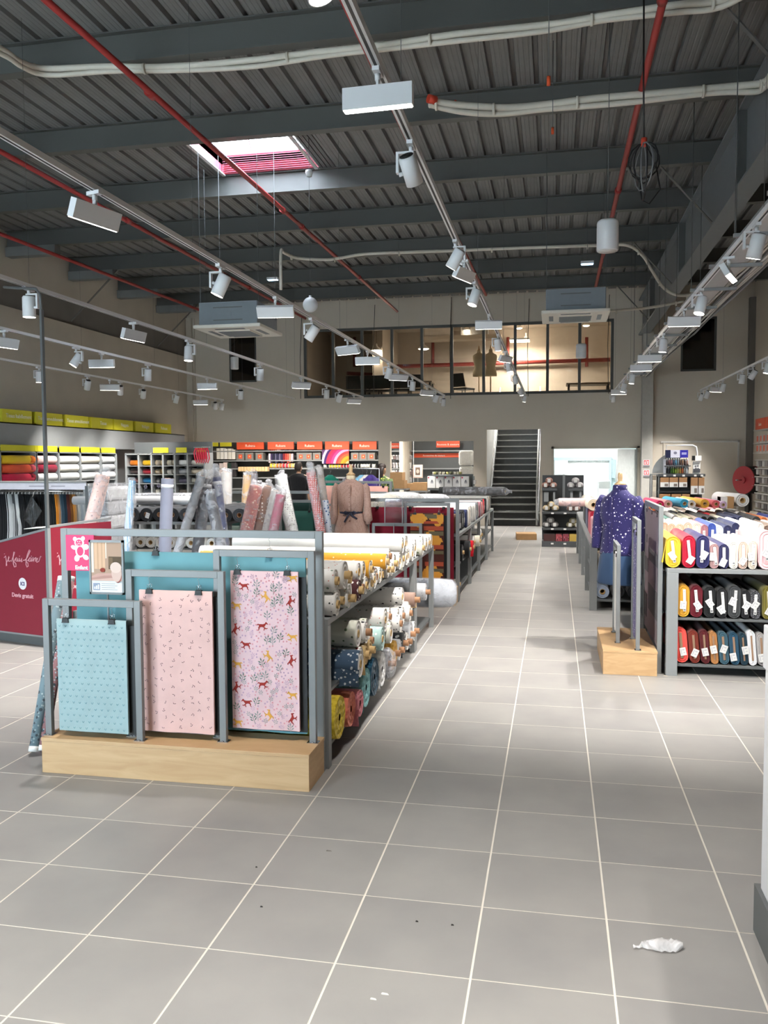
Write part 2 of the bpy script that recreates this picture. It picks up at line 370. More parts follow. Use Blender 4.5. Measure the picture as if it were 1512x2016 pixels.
# mezzanine window: frame with mullions and single panes
FRAME = mat('dark_window_frame', (74, 76, 74), 0.5)
w2 = MB(); x0, x1, z0, z1 = MEZ; yy0, yy1 = FARY + .03, FARY + .1
for a in ((x0, x1, z0, z0 + .07), (x0, x1, z1 - .07, z1)): w2.box(a[0], a[1], yy0, yy1, a[2], a[3], FRAME)
MUL = [-6.61 + 0.035] + [PY(px, 700, FARY).x for px in (655, 712, 771, 830, 889, 952, 1014, 1078, 1141)] + [1.41 - 0.035]
w2o = struct(w2.obj('window_2'))
for x in MUL: MB().box(x - .035, x + .035, yy0 - .01, yy1 + .01, z0 + .07, z1 - .07, FRAME).obj('mullion', w2o)
OPANE = glass('office_glass', (225, 222, 215), 0.02)
for a, b_ in zip(MUL[:-1], MUL[1:]): MB().box(a + .035, b_ - .035, FARY + .06, FARY + .066, z0 + .07, z1 - .07, OPANE).obj('pane', w2o)
for nm, (a, b_, c, d) in (('window_3', HOLES[1]), ('window_4', HOLES[2])):
    f = MB()
    for q in ((a, a + .05, c, d), (b_ - .05, b_, c, d), (a, b_, c, c + .05), (a, b_, d - .05, d)): f.box(q[0], q[1], FARY + .02, FARY + .1, q[2], q[3], FRAME)
    f = struct(f.obj(nm)); MB().box(a + .05, b_ - .05, FARY + .05, FARY + .056, c + .05, d - .05, glass('dark_glass', (120, 118, 112), 0.04)).obj('pane', f)

# roof: ribbed deck panels per bay between the purlins
BY = [-2.2, -0.15, 1.9, 3.95, 5.98, 8.0, 10.07, 12.2, 14.2, 16.25, 18.25, 20.2, 22.1]
SKX0, SKX1, SKY0, SKY1 = -4.86, -3.38, 10.25, 12.1
rt = MB()
for a in ((-12.8, SKX0, BACKY - .2, 28.5), (SKX1, RX + .3, BACKY - .2, 28.5), (SKX0, SKX1, BACKY - .2, SKY0), (SKX0, SKX1, SKY1, 28.5)): rt.box(a[0], a[1], a[2], a[3], 6.06, 6.16, DECKM)
ceil = struct(rt.obj('ceiling'))
PW = 1.0
def deck_mesh(L):
    mb = MB(); prof = []; p = 0.25
    for k in range(4):
        o = k * p
        prof += [(o, 0.0), (o + .035, 0), (o + .04, .0035), (o + .05, .0035), (o + .055, 0), (o + .09, 0), (o + .095, .0035), (o + .105, .0035), (o + .11, 0), (o + .145, 0), (o + .15, .0035), (o + .16, .0035), (o + .165, 0), (o + .185, 0), (o + .198, .055), (o + .237, .055)]
    prof.append((PW, 0.0))
    b = 0; n = len(prof)
    mb.v = [(x, 0, z) for x, z in prof] + [(x, L, z) for x, z in prof]
    for i in range(n - 1): mb.face((i, i + 1, n + i + 1, n + i), DECKM)
    return mb.mesh('roof_panel')
dm = {}
for j in range(len(BY) - 1):
    L = round(BY[j + 1] - BY[j], 3)
    if L not in dm: dm[L] = deck_mesh(L)
    for i in range(15):
        x = LX - .06 + i * PW * 0.976
        if BY[j] < 11 < BY[j + 1] and SKX0 - .9 < x < SKX1 - .02:
            if x + PW * .976 <= SKX0 or x >= SKX1: pass
            else:
                if x < SKX0:  # cut panel beside the roof light
                    o = link('roof_panel', dm[L], ceil, (x, BY[j], DECK)); o.scale.x = (SKX0 - x) / PW
                elif x + PW * .976 > SKX1 and x < SKX1:
                    o = link('roof_panel', dm[L], ceil, (SKX1, BY[j], DECK)); o.scale.x = (x + .976 - SKX1) / PW
                continue
        o = link('roof_panel', dm[L], ceil, (x, BY[j], DECK)); o.scale.x = 0.976
# purlins: rolled steel sections across the hall
def purlin(y):
    m = MB(); x0, x1 = LX - .05, 2.25
    m.box(x0, x1, y - .006, y + .006, 5.635, 5.905, BEAMM); m.box(x0, x1, y - .065, y + .065, 5.62, 5.634, BEAMM); m.box(x0, x1, y - .065, y + .065, 5.906, 5.918, BEAMM)
    m.box(2.25, RX, y - .006, y + .006, 5.635, 5.905, BEAMM); m.box(2.25, RX, y - .065, y + .065, 5.62, 5.634, BEAMM)
    return m.obj('purlin', ceil)
for y in BY[1:-1]: purlin(y)
# deep girder along the right with stiffeners, and diagonal braces
g = MB(); g.box(2.09, 2.11, 4.0, FARY, 4.78, 5.6, BEAMM); g.box(2.0, 2.24, 4.0, FARY, 4.75, 4.78, BEAMM); g.box(2.0, 2.24, 4.0, FARY, 5.59, 5.62, BEAMM)
g.mats = [mat('girder_grey', (118, 124, 127), .5, 0, .04)]; g = g.obj('girder', ceil)
for y in (6.6, 10.4, 15.0, 19.4): MB().box(1.99, 2.09, y - .008, y + .008, 4.78, 5.59, BEAMM).obj('stiffener', g)
for y in (8.0, 12.2, 16.25, 20.2):
    MB().bar((1.35, y, 5.64), (2.09, y + .1, 4.82), .05, .012, BEAMM).obj('brace', ceil)
    MB().bar((LX + 1.1, y, 5.64), (LX - .02, y, 4.62), .05, .012, BEAMM).obj('brace', ceil)
for y in BY[4:-1]:
    MB().box(LX + .0, LX + 1.0, y - .09, y + .09, 5.45, 5.62, DECKM).obj('haunch', ceil)

def opal(key):
    m, nt, b = _new(key); nt.nodes.remove(b); N = nt.nodes.new; a = N('ShaderNodeBsdfTranslucent'); c = N('ShaderNodeBsdfTransparent'); mx = N('ShaderNodeMixShader'); a.inputs['Color'].default_value = (.85, .88, .92, 1); mx.inputs[0].default_value = .25
    nt.links.new(a.outputs[0], mx.inputs[1]); nt.links.new(c.outputs[0], mx.inputs[2]); nt.links.new(mx.outputs[0], nt.nodes['Material Output'].inputs['Surface']); return m
# roof light: red lined shaft with louvre slats, clear dome
REDL = mat('pink_red_louvre', (190, 96, 112), 0.5, 0, 0.04)
sk = struct(MB().box(SKX0 - .02, SKX0, SKY0, SKY1, DECK, 6.2, REDL).box(SKX1, SKX1 + .02, SKY0, SKY1, DECK, 6.2, WHITE).box(SKX0, SKX1, SKY0 - .02, SKY0, DECK, 6.2, WHITE).box(SKX0, SKX1, SKY1, SKY1 + .02, DECK, 6.2, REDL).obj('window_5'))
for k in range(9): MB().hexa([(SKX0 + .03, SKY1 - .05, 5.93 + k * .03), (SKX1 - .03, SKY1 - .05, 5.93 + k * .03), (SKX1 - .03, SKY1 - .01, 5.948 + k * .03), (SKX0 + .03, SKY1 - .01, 5.948 + k * .03), (SKX0 + .03, SKY1 - .05, 5.934 + k * .03), (SKX1 - .03, SKY1 - .05, 5.934 + k * .03), (SKX1 - .03, SKY1 - .01, 5.952 + k * .03), (SKX0 + .03, SKY1 - .01, 5.952 + k * .03)], REDL).obj('slat', sk)
MB().tube([(SKX0 + .1, SKY0 + .5, 6.17), (SKX1 - .1, SKY1 - .4, 6.15)], .012, WHITE).tube([(SKX0 + .9, SKY0 + .2, 6.17), (SKX0 + .5, SKY1 - .1, 6.2)], .01, WHITE).obj('opening_arm', sk)
MB().box(SKX0, SKX1, SKY0, SKY1, 6.2, 6.21, opal('opal_dome')).obj('pane', sk)
for x in (SKX0 + .03, SKX1 - .03): MB().bar((x, SKY0, 5.9), (x, SKY1, 5.9), .05, .02, WHITE).obj('shaft_trim', sk)

# staircase behind the far wall
STEP = mat('dark_grey_stair_tread', (124, 126, 126), 0.6); NOSE = mat('light_stair_nosing', (176, 178, 176), 0.4)
stair = thing('staircase', 'grey metal staircase with pale nosings rising through the far wall', 'staircase', (-1.055, FARY, 0))
for n in range(1, 18):
    y = .04 + (n - 1) * .25; z = n * .175
    o = MB().box(-.62, .62, y, y + .27, z - .03, z, STEP).box(-.62, .62, y + .2, y + .21, z - .17, z - .03, STEP).obj('step', stair)
    MB().box(-.62, .62, y - .006, y + .022, z - .02, z + .004, NOSE).obj('nosing', o)
for s in (-1, 1):
    MB().bar((s * .635, 0, .05), (s * .635, 4.3, 3.06), .025, .26, GREY).obj('stringer', stair)
    MB().tube([(s * .6, -.02, .02), (s * .6, .02, .95), (s * .6, 4.2, 3.9)], .021, WHITE).obj('handrail', stair)
# stockroom door leaf standing open
d = struct(MB().box(0, .93, -.02, .02, .01, 1.95, mat('pale_door_leaf', (205, 212, 212), 0.6)).obj('door_1', None, (1.99, FARY - .02, 0), .003, (0, 0, R_(180 + 55))))

MB().tube([(.82, -.05, 1.0), (.9, -.05, 1.0)], .012, CHROME).obj('door_handle', d)
df = MB()
for q in ((-.09, -.03, 0, 2.03), (2.0, 2.06, 0, 2.03), (-.09, 2.06, 1.97, 2.03)): df.box(q[0], q[1], FARY - .02, FARY + .2, q[2], q[3], WALLW)
struct(df.obj('trim_5'))
# plain flush door right of the column
p0 = PY(1408, 871, FARY); p1 = PY(1453, 985, FARY)
dd = struct(MB().box(2.62, p1.x - .04, FARY - .03, FARY - .005, 0.01, p0.z, WALLM).obj('door_2'))
fr = MB(); LF = mat('light_door_frame', (205, 203, 198), 0.5)
fr.box(p1.x - .04, p1.x, FARY - .05, FARY, 0, p0.z + .04, LF).box(2.56, p1.x, FARY - .05, FARY, p0.z, p0.z + .04, LF).obj('door_frame', dd)
# ================================================================ LIGHTING TRACKS AND LAMPS
TZ = 3.25; TEND = 20.6
RAIL = mat('white_track_enamel', (236, 237, 238), 0.4, 0, 0.01)
SLOT = mat('track_slot_black', (28, 28, 30), 0.5)
LAMPW = mat('white_lamp_enamel', (218, 219, 220), 0.38, 0, 0.01)
WIRE = mat('grey_wire', (84, 86, 86), .6)
FINS = mat('lamp_vent_grey', (88, 88, 90), 0.6)
def track(x, y0, y1, label, z=TZ, wires=()):
    t = thing('lighting_track', label, 'light track', (x, y0, z), 'white lighting tracks hung along the shop')
    L = y1 - y0
    MB().box(-.018, .018, 0, L, 0, .034, RAIL).obj('rail', t)
    b = MB().box(-.006, .006, 0, L, -.001, .0005, SLOT)
    b.obj('slot', t)
    MB().box(-.02, .02, L, L + .03, -.004, .036, RAIL).obj('end_cap', t); MB().box(-.02, .02, -.03, 0, -.004, .036, RAIL).obj('end_cap', t)
    for y in wires: MB().cyl((0, y - y0, .034), (0, y - y0, 5.62 - z), .0016, WIRE, 5).obj('suspension_wire', t)
    return t
def spot_energy(o, w, size=80, blend=0.75, rot=(0, 0, 0), loc=(0, 0, 0), name='lamp_beam'):
    l = bpy.data.lights.new(name, 'SPOT'); l.energy = w; l.spot_size = R_(size); l.spot_blend = blend; l.color = WARM; l.shadow_soft_size = .045
    lo = bpy.data.objects.new(name, l); COL.objects.link(lo); lo.parent = o; lo.location = loc; lo.rotation_euler = rot; return lo
def _spot_parts():
    # adapter + bracket arm (root frame), head built pointing down its own -Z
    ad = MB().box(-.017, .017, -.06, .06, -.022, 0, LAMPW).cyl((0, 0, -.05), (0, 0, -.022), .013, LAMPW, 10).mesh('adapter')
    arm = MB().box(-.085, -.07, -.018, .018, -.165, -.048, LAMPW).box(-.085, .016, -.018, .018, -.06, -.048, LAMPW).mesh('bracket')
    r = .05
    head = MB().lathe([(r * .86, .088), (r, .078), (r, -.075), (r * .93, -.075), (r * .9, -.062)], LAMPW, 20).cyl((-.072, 0, 0), (-r * .9, 0, 0), .012, LAMPW, 8).mesh('lamp_head')
    top = MB().lathe([(.0, .0885), (r * .8, .0885)], FINS, 20)
    for k in range(3): top.lathe([(r * (.25 + .22 * k), .0885), (r * (.25 + .22 * k), .092), (r * (.33 + .22 * k), .092), (r * (.33 + .22 * k), .0885)], BLACK, 18)
    lens = MB().lathe([(0, -.0742), (r * .915, -.0742)], GLOW, 20)
    return ad, arm, head, top.mesh('cooling_vent'), lens.mesh('lens')
SP = _spot_parts()
def _lin_parts():
    ad = MB().box(-.017, .017, -.045, .045, -.02, 0, LAMPW).cyl((0, 0, -.05), (0, 0, -.02), .014, LAMPW, 10).box(-.006, .006, -.012, .012, -.105, -.045, LAMPW).mesh('adapter')
    L = .165
    body = MB().box(-L, L, -.022, .022, -.045, .055, LAMPW).mesh('housing')
    strip = MB()
    for k in range(12):
        x = -L + .0175 + k * (2 * L - .035) / 11
        strip.box(x - .0115, x + .0115, -.018, .018, -.049, -.0452, GLOW)
    return ad, body, strip.mesh('light_strip')
LP = _lin_parts()
_cnt = {}
NLAMP = {}
SC = {'c': 0.88, 'r': 1.0, 'l1': 1.08, 'l2': 1.15, 'l3': 1.15, 'l4': 1.1, 'rr': 1.0}
def place_spot(tx, y, ti, desc, aim=(0, 0), arm=0.0, power=1.0, lit=True, z=TZ, scale=None):
    scale = scale or SC[ti]
    n = NLAMP[ti] = NLAMP.get(ti, 0) + 1
    t = thing('track_spotlight', '%s %s' % (desc, TRK[ti]), 'spotlight', (tx, y, z), 'white spotlights on the tracks', (0, 0, arm))
    t.scale = (scale,) * 3
    link('adapter', SP[0], t); link('bracket', SP[1], t)
    h = link('lamp_head', SP[2], t, (0, 0, -.155), 0, (aim[0], aim[1], 0))
    link('cooling_vent', SP[3], h); link('lens', SP[4], h)
    if lit: spot_energy(h, SPOT_W * power, rot=(0, 0, 0), loc=(0, 0, -.085))
    return t
def place_lin(tx, y, ti, desc, rotz=0.0, tilt=0.0, power=1.0, z=TZ, scale=None):
    scale = scale or SC[ti]
    t = thing('linear_track_light', '%s %s' % (desc, TRK[ti]), 'track light', (tx, y, z), 'white linear lights on the tracks', (0, 0, rotz))
    t.scale = (scale,) * 3
    link('adapter', LP[0], t)
    b = link('housing', LP[1], t, (0, 0, -.13), 0, (tilt, 0, 0)); link('light_strip', LP[2], b)
    spot_energy(b, LIN_W * power, 130, 1.0, loc=(0, 0, -.07))
    return t
# side distance of every track, read where it crosses the picture
XC = -0.716; XL1 = -2.65; XL2 = -4.68; XL3 = -6.45; XL4 = -8.35; XR = 1.32; XRR = 3.26
TRK = {'c': 'on the aisle track', 'l1': 'on the first left track', 'l2': 'on the second left track', 'l3': 'on the third left track', 'l4': 'on the left wall track', 'r': 'on the cable tray track', 'rr': 'on the right wall track', 'f': 'on the track over the entrance'}
track(XC, -2.6, TEND, 'white lighting track running straight over the tiled aisle', wires=(4, 8, 12, 16, 20))
track(XL1, -2.6, TEND, 'white lighting track over the roll rack left of the aisle', wires=(6, 10.4, 14.5, 18.5))
track(XL2, -2.6, TEND, 'white lighting track carrying the pole feed, second left of the aisle', wires=(7, 11, 15, 19))
track(XL3, 2, TEND, 'white lighting track third left of the aisle', wires=(9, 13, 17, 20))
track(XL4, 4, TEND, 'thin white lighting track nearest the left wall', wires=(10, 14, 18))
track(XR, -2.6, TEND, 'white lighting track right of the aisle beside the cable tray', wires=(6, 11, 16, 20))
track(XRR, 4, TEND, 'white lighting track nearest the right wall', wires=(8, 13, 18))
def ty(px, py, tx, z=3.09): # distance along a track at which a lamp seen at px, py hangs
    if abs(tx) > 3: return PX(px, py, tx).y
    return PZ(px, py, z).y
PLACES = ['nearest', 'second', 'third', 'fourth', 'fifth', 'sixth', 'seventh', 'eighth', 'ninth', 'tenth', 'eleventh', 'twelfth', 'thirteenth', 'fourteenth']
def run(ti, tx, items):
    k = 0; last = -9
    for it in items:
        y = min(TEND - .08, ty(it[1], it[2], tx)); y = max(y, last + .22); last = y
        nm = PLACES[k]; k += 1
        if it[0] == 's': place_spot(tx, y, ti, '%s lamp, a white %s' % (nm, it[4] if len(it) > 4 else 'cylinder spotlight'), *it[3])
        else: place_lin(tx, y, ti, '%s lamp, a white %s' % (nm, it[4] if len(it) > 4 else 'linear box light'), *it[3])
run('c', XC, [('s', 640, -32, ((0, .35), R_(180)), 'spotlight cut by the photo top'), ('l', 765, 215, (R_(-2), 0, 1.5), 'linear box light seen broadside'), ('s', 828, 345, ((.66, -.25), 0, 1.5), 'spotlight with dark vent top'), ('s', 905, 518, ((-.1, -.55), R_(180)), 'spotlight tilted left'), ('l', 930, 552, (R_(70), .5), 'linear box light seen end on'), ('s', 943, 592, ((-.2, .3), 0), 'spotlight turned away'), ('l', 972, 648, (R_(5), .5)), ('s', 986, 684, ((.1, -.1), 0)), ('l', 1003, 713, (R_(60), .5)), ('s', 1005, 727, ((0, -.2), 0)), ('s', 1016, 752, ((.1, -.2), 0)), ('s', 1025, 775, ((0, -.2), 0)), ('s', 1038, 788, ((0, .1), 0))])
run('l1', XL1, [('l', 240, 428, (R_(75), .35, 1.8), 'linear box light turned along it'), ('s', 465, 560, ((-.1, .42), 0, 2.3)), ('l', 570, 617, (R_(8), .6), 'linear box light tilted up'), ('s', 635, 655, ((.0, .6), 0, 1.8), 'spotlight facing right'), ('l', 712, 692, (R_(-25), .6)), ('l', 740, 713, (R_(2), .2), 'linear box light tinted blue by daylight'), ('s', 772, 735, ((.1, .3), 0)), ('l', 795, 745, (R_(40), .6)), ('s', 812, 760, ((.1, .1), 0)), ('l', 848, 775, (R_(50), .5)), ('s', 863, 784, ((.3, .4), 0)), ('s', 875, 792, ((.3, .1), 0))])
run('l2', XL2, [('s', 57, 597, ((.0, .0), R_(180)), 'spotlight behind the feed pole'), ('l', 263, 650, (R_(80), .3)), ('s', 371, 683, ((.1, 0), R_(180))), ('s', 512, 727, ((.2, .1), 0)), ('l', 593, 750, (R_(45), .5)), ('s', 643, 770, ((.2, .1), 0)), ('s', 668, 782, ((.4, .4), 0)), ('l', 697, 785, (R_(45), .6))])
run('l3', XL3, [('l', 8, 663, (R_(75), .3)), ('s', 150, 698, ((.3, -.5), R_(180))), ('l', 200, 708, (R_(5), .1)), ('s', 291, 732, ((.1, .1), 0)), ('l', 408, 755, (R_(5), .1)), ('s', 474, 776, ((.4, .2), 0))])
run('l4', XL4, [('s', 77, 732, ((0, 0), 0, 1.0, False), 'spotlight switched off'), ('s', 172, 748, ((.3, .4), 0)), ('l', 216, 757, (R_(20), .4)), ('s', 237, 764, ((.4, .3), 0)), ('s', 282, 770, ((.5, .4), 0)), ('s', 347, 783, ((0, .3), 0, 1.0, False), 'spotlight switched off'), ('l', 395, 790, (R_(5), .3)), ('s', 424, 798, ((.5, .2), 0)), ('s', 441, 798, ((0, .2), 0, 1.0, False), 'spotlight switched off')])
run('r', XR, [('l', 1397, 548, (R_(70), -.5, 2.2), 'linear box light tilted to the tray'), ('s', 1354, 605, ((-.2, .25), 0, 1.7)), ('l', 1320, 640, (R_(5), .3), 'linear box light seen broadside'), ('s', 1287, 683, ((.0, .1), 0)), ('l', 1262, 711, (R_(2), .1)), ('l', 1248, 729, (R_(2), .1)), ('s', 1233, 748, ((0, .1), 0)), ('s', 1220, 765, ((0, .2), 0)), ('l', 1210, 775, (R_(10), .3)), ('s', 1203, 788, ((.2, 0), 0))])
run('rr', XRR, [('s', 1511, 712, ((0, .2), 0), 'spotlight cut by the photo edge'), ('s', 1482, 740, ((.3, .5), 0), 'spotlight turned right'), ('s', 1461, 747, ((.1, .1), 0)), ('s', 1423, 764, ((.1, .2), 0)), ('l', 1410, 766, (R_(40), .4)), ('s', 1392, 772, ((.3, .3), 0)), ('s', 1380, 781, ((.4, .3), 0))])
# lamps on the same tracks above and behind the camera
for ti, tx in (('c', XC), ('l1', XL1), ('l2', XL2), ('r', XR)):
    for k, y in enumerate((-1.6, 0.2, 1.7) if ti != 'c' else (-1.6, 0.0, 1.3)):
        place_spot(tx, y, ti, '%s spotlight above and behind the camera' % PLACES[k], ((.05, .08, .0)[k], .05 if tx < 0 else -.05), 0, 1.0)
# extra lamps added to the tracks to brighten the near floor and right side
place_spot(XL1, 3.4, 'l1', 'white spotlight just outside the photo', (.1, .0), 0, .4)
place_spot(XR, 4.0, 'r', 'white spotlight just outside the photo', (.75, .05), 0, 1.4)
place_spot(XR, 6.2, 'r', 'second white spotlight just outside the photo', (.2, .2), 0, 1.2)
place_spot(XRR, 7.0, 'rr', 'white spotlight just outside the photo', (.1, -.2), 0, 1.0)
place_spot(XRR, 9.2, 'rr', 'second white spotlight just outside the photo', (.1, -.2), 0, 1.0)

# ================================================================ CEILING SERVICES
def pipe(name, pts, r, m, label, cat, group=None, n=10, couplings=()):
    t = MB().tube(pts, r, m, n).obj(name); tag(t, label, cat, group)
    for c in couplings:
        c = Vector(c); MB().tube([c - Vector((0, .06, 0)), c + Vector((0, .06, 0))], r * 1.35, m, n).obj('coupling', t)
    return t
pipe('sprinkler_pipe', [(-4.12, 2.0, 5.40), (-4.0, 10.5, 5.40), (-3.88, 21.0, 5.40)], .032, REDP, 'red sprinkler pipe passing under the roof light', 'pipe', 'red sprinkler pipes', couplings=[(-4.05, 8.2, 5.40), (-3.99, 12.3, 5.40), (-3.97, 13.2, 5.40), (-3.92, 17, 5.40)])
pipe('sprinkler_pipe', [(-6.6, 4.0, 5.40), (-6.5, 13.5, 5.40), (-6.4, 21.5, 5.40)], .032, REDP, 'red sprinkler pipe over the left track lights', 'pipe', 'red sprinkler pipes', couplings=[(-6.5, 12.3, 5.40), (-6.45, 17.5, 5.40)])
pipe('sprinkler_pipe', [(-9.1, 8.0, 5.40), (-8.7, 16.5, 5.40), (-8.5, 21.5, 5.40)], .032, REDP, 'red sprinkler pipe beside the left wall', 'pipe', 'red sprinkler pipes')
pipe('sprinkler_pipe', [(-1.72, 2.0, 5.40), (-1.70, 10.5, 5.40), (-1.55, 19.4, 5.40)], .03, REDP, 'red sprinkler pipe behind the aisle track', 'pipe', 'red sprinkler pipes', couplings=[(-1.70, 8.6, 5.40)])
pipe('sprinkler_pipe', [(.86, 2.0, 5.40), (.83, 9.0, 5.40), (.83, 19.6, 5.40)], .034, REDP, 'red sprinkler pipe above the black cable coil', 'pipe', 'red sprinkler pipes', couplings=[(.83, 7.4, 5.40), (.83, 12.4, 5.40)])
HOSE = mat('white_pipe_insulation', (214, 208, 194), 0.8, 0, 0.04)
def hose(px, label, r=.03, twin=True):
    pts = [q if isinstance(q, Vector) else PZ(*q) for q in px]
    # smooth the run
    def cr(p0, p1, p2, p3, t): return 0.5 * ((2 * p1) + (p2 - p0) * t + (2 * p0 - 5 * p1 + 4 * p2 - p3) * t * t + (3 * p1 - p0 - 3 * p2 + p3) * t ** 3)
    q = [pts[0]] + pts + [pts[-1]]; out = []
    for i in range(1, len(q) - 2):
        for k in range(6): out.append(cr(q[i - 1], q[i], q[i + 1], q[i + 2], k / 6))
    out.append(pts[-1])
    t = thing('insulated_pipe', label, 'hose', out[0], 'white insulated pipes slung under the ceiling'); o = out[0]
    MB().tube([p - o for p in out], r, HOSE, 10).obj('pipe', t)
    if twin: MB().tube([p - o + Vector((0, .012, -r * 1.5 + .012 * math.sin(i * .35))) for i, p in enumerate(out)], r * .8, HOSE, 10).obj('pipe', t)
    for p in out[4::12]: MB().tube([p - o - Vector((.012, 0, r * .6)), p - o + Vector((.012, 0, -r * .6))], r * 1.75, HOSE, 10).obj('tape_band', t)
    return t
hose([(-900, 60, 5.5), (-400, -30, 5.5), (-150, 20, 5.5), (0, 95, 5.5), (40, 122, 5.5), (90, 135, 5.575), (200, 131, 5.575), (330, 131, 5.575), (480, 120, 5.575), (610, 104, 5.575), (750, 89, 5.575), (900, 67, 5.575), (1090, 47, 5.575), (1200, 29, 5.575), (1330, 10, 5.575), (1440, -6, 5.57), Vector((1.8, 7.2, 5.56)), Vector((1.86, 6.4, 5.56)), Vector((1.86, 4.6, 5.56))], 'pale twin insulated pipe sagging across the photo top from left to right')
h2 = hose([(845, 195, 5.3), (870, 203, 5.28), (920, 208, 5.28), (1000, 212, 5.3), (1080, 205, 5.32), (1170, 194, 5.34), (1300, 183, 5.36), (1420, 172, 5.4), (1480, 167, 5.4), Vector((2.0, 9.22, 5.4)), Vector((2.04, 9.0, 5.41)), Vector((2.045, 7.4, 5.43))], 'thick pale insulated pipe with a red taped end', .036)
TAPE = mat('red_tape', (190, 62, 42), 0.5)
o2 = h2.location
for a, b_ in (((843, 194), (858, 198)), ((893, 205), (897, 206))):
    MB().tube([PZ(a[0], a[1], 5.29) - o2, PZ(b_[0], b_[1], 5.285) - o2], .043, TAPE, 10).obj('red_tape', h2)
hose([(553, 570, 4.55), (553, 497, 5.2), (560, 498, 5.25), (585, 508, 5.25), (640, 511, 5.25), (670, 508, 5.25), (720, 500, 5.27), (820, 496, 5.27), (905, 493, 5.27), (1000, 489, 5.27), (1090, 486, 5.27), (1185, 483, 5.27), (1235, 483, 5.22), (1265, 503, 5.1), (1285, 535, 4.9), (1305, 565, 4.7), (1330, 580, 4.55), (1365, 580, 4.45), (1400, 570, 4.4), (1440, 545, 4.4), (1512, 492, 4.4)], 'white insulated pipe crossing the hall and drooping to the cable tray', .026, False)
hose([(1188, 612, 4.0), (1230, 610, 4.05), (1290, 604, 4.1), (1345, 593, 4.2)], 'short white pipe from the right air conditioner to the cable tray', .022, False)
# air conditioning cassettes
ACG = mat('ac_grey_casing', (116, 124, 130), 0.5, 0.0, 0.03); ACP = mat('ac_white_panel', (224, 219, 206), 0.5, 0, 0.01)
def cassette(px, py, Y, label):
    p = PY(px, py, Y); t = thing('air_conditioner', label, 'air conditioner', (p.x, p.y, p.z), 'ceiling cassette air conditioners')
    w = .42
    MB().box(-.4, .4, -.4, .4, .045, .34, ACG).obj('casing', t, (0, 0, 0), .008)
    MB().box(-w - .04, w + .04, -w - .04, w + .04, 0, .045, ACP).obj('panel', t, (0, 0, 0), .012)
    b = MB().box(-.24, .24, -.24, .24, -.012, 0, ACP)
    b.obj('grille_frame', t)
    sl = MB()
    for k in range(11): sl.box(-.22, .22, -.2 + k * .04, -.185 + k * .04, -.016, -.012, DGREY)
    stuff(sl.obj('grille', t))
    for q in ((-.36, -.3, -.2, .2), (.3, .36, -.2, .2), (-.2, .2, -.36, -.3), (-.2, .2, .3, .36)): MB().box(q[0], q[1], q[2], q[3], -.004, .002, DGREY).obj('air_outlet', t)
    f = MB()
    for k in range(2): f.box(-.2, .2, -.404, -.4, .1 + k * .16, .115 + k * .16, DGREY)
    f.box(-.05, .05, -.406, -.4, .15, .22, ACG).obj('casing_rib', t)
    for sx in (-.4, .4):
        for sy in (-.34, .34): MB().cyl((sx, sy, .2), (sx, sy, 5.93 - p.z), .0035, WIRE, 6).obj('hanger_rod', t)
    return t
cassette(471, 655, 10.9, 'grey air conditioning cassette with white panel hung left of the aisle')
cassette(1132, 626, 12.4, 'grey air conditioning cassette with white panel hung right of the aisle')
# hanging cylinders and the globe
def can(px, py, Y, r, h, label, top=5.925):
    p = PY(px, py, Y); t = thing('pendant_speaker', label, 'speaker', (p.x, p.y, p.z), 'white cylindrical pendant speakers')
    MB().lathe([(0, .0), (r * .9, .0), (r, .012), (r, h - .03), (r * .96, h - .012), (r * .8, h), (0, h)], LAMPW, 24).obj('housing', t)
    MB().lathe([(0, -.002), (r * .86, -.002), (r * .86, .004)], mat('speaker_mesh', (200, 199, 195), .8), 24).obj('grille', t)
    MB().cyl((0, 0, h), (0, 0, top - p.z), .004, WIRE, 6).obj('hanger_cable', t); return t
can(1196, 495, 8.3, .1, .285, 'large white cylindrical speaker hung right of the aisle')
can(462, 727, 20.4, .1, .31, 'white cylindrical speaker hung before the small left window')
can(1144, 705, 17.0, .1, .27, 'white cylindrical speaker hung before the office window')
p = PY(611, 600, 11.0)
t = thing('globe_lamp', 'unlit white globe hung on a thin cable under the roof', 'lamp', p)
MB().lathe([(.0, -.1)] + [(.1 * math.cos(R_(a)), .1 * math.sin(R_(a))) for a in range(-75, 80, 15)] + [(.02, .1), (.018, .12), (0, .12)], LAMPW, 22).obj('globe', t)
MB().cyl((0, 0, .12), (0, 0, 5.925 - p.z), .003, WIRE, 6).obj('cable', t)
MB().lathe([(.045, 5.5 - p.z), (.05, 5.47 - p.z), (.035, 5.42 - p.z), (0, 5.415 - p.z)][::-1], LAMPW, 14).obj('ceiling_rose', t)
# emergency lights
for px, py, Y, lb in ((537, 552, 15.0, 'small glowing exit light under a purlin left of the globe'), (1156, 521, 14.0, 'small glowing exit light under a purlin right of the aisle')):
    p = PY(px, py, Y); t = thing('emergency_light', lb, 'light', p)
    MB().box(-.1, .1, -.05, .05, .01, .05, LAMPW).obj('body', t); MB().box(-.09, .09, -.045, .045, 0, .01, emit('exit_glow', (190, 225, 255), 3.0)).obj('diffuser', t)
    MB().cyl((0, 0, .05), (0, 0, 5.62 - p.z), .004, WIRE, 6).obj('hanger_rod', t)
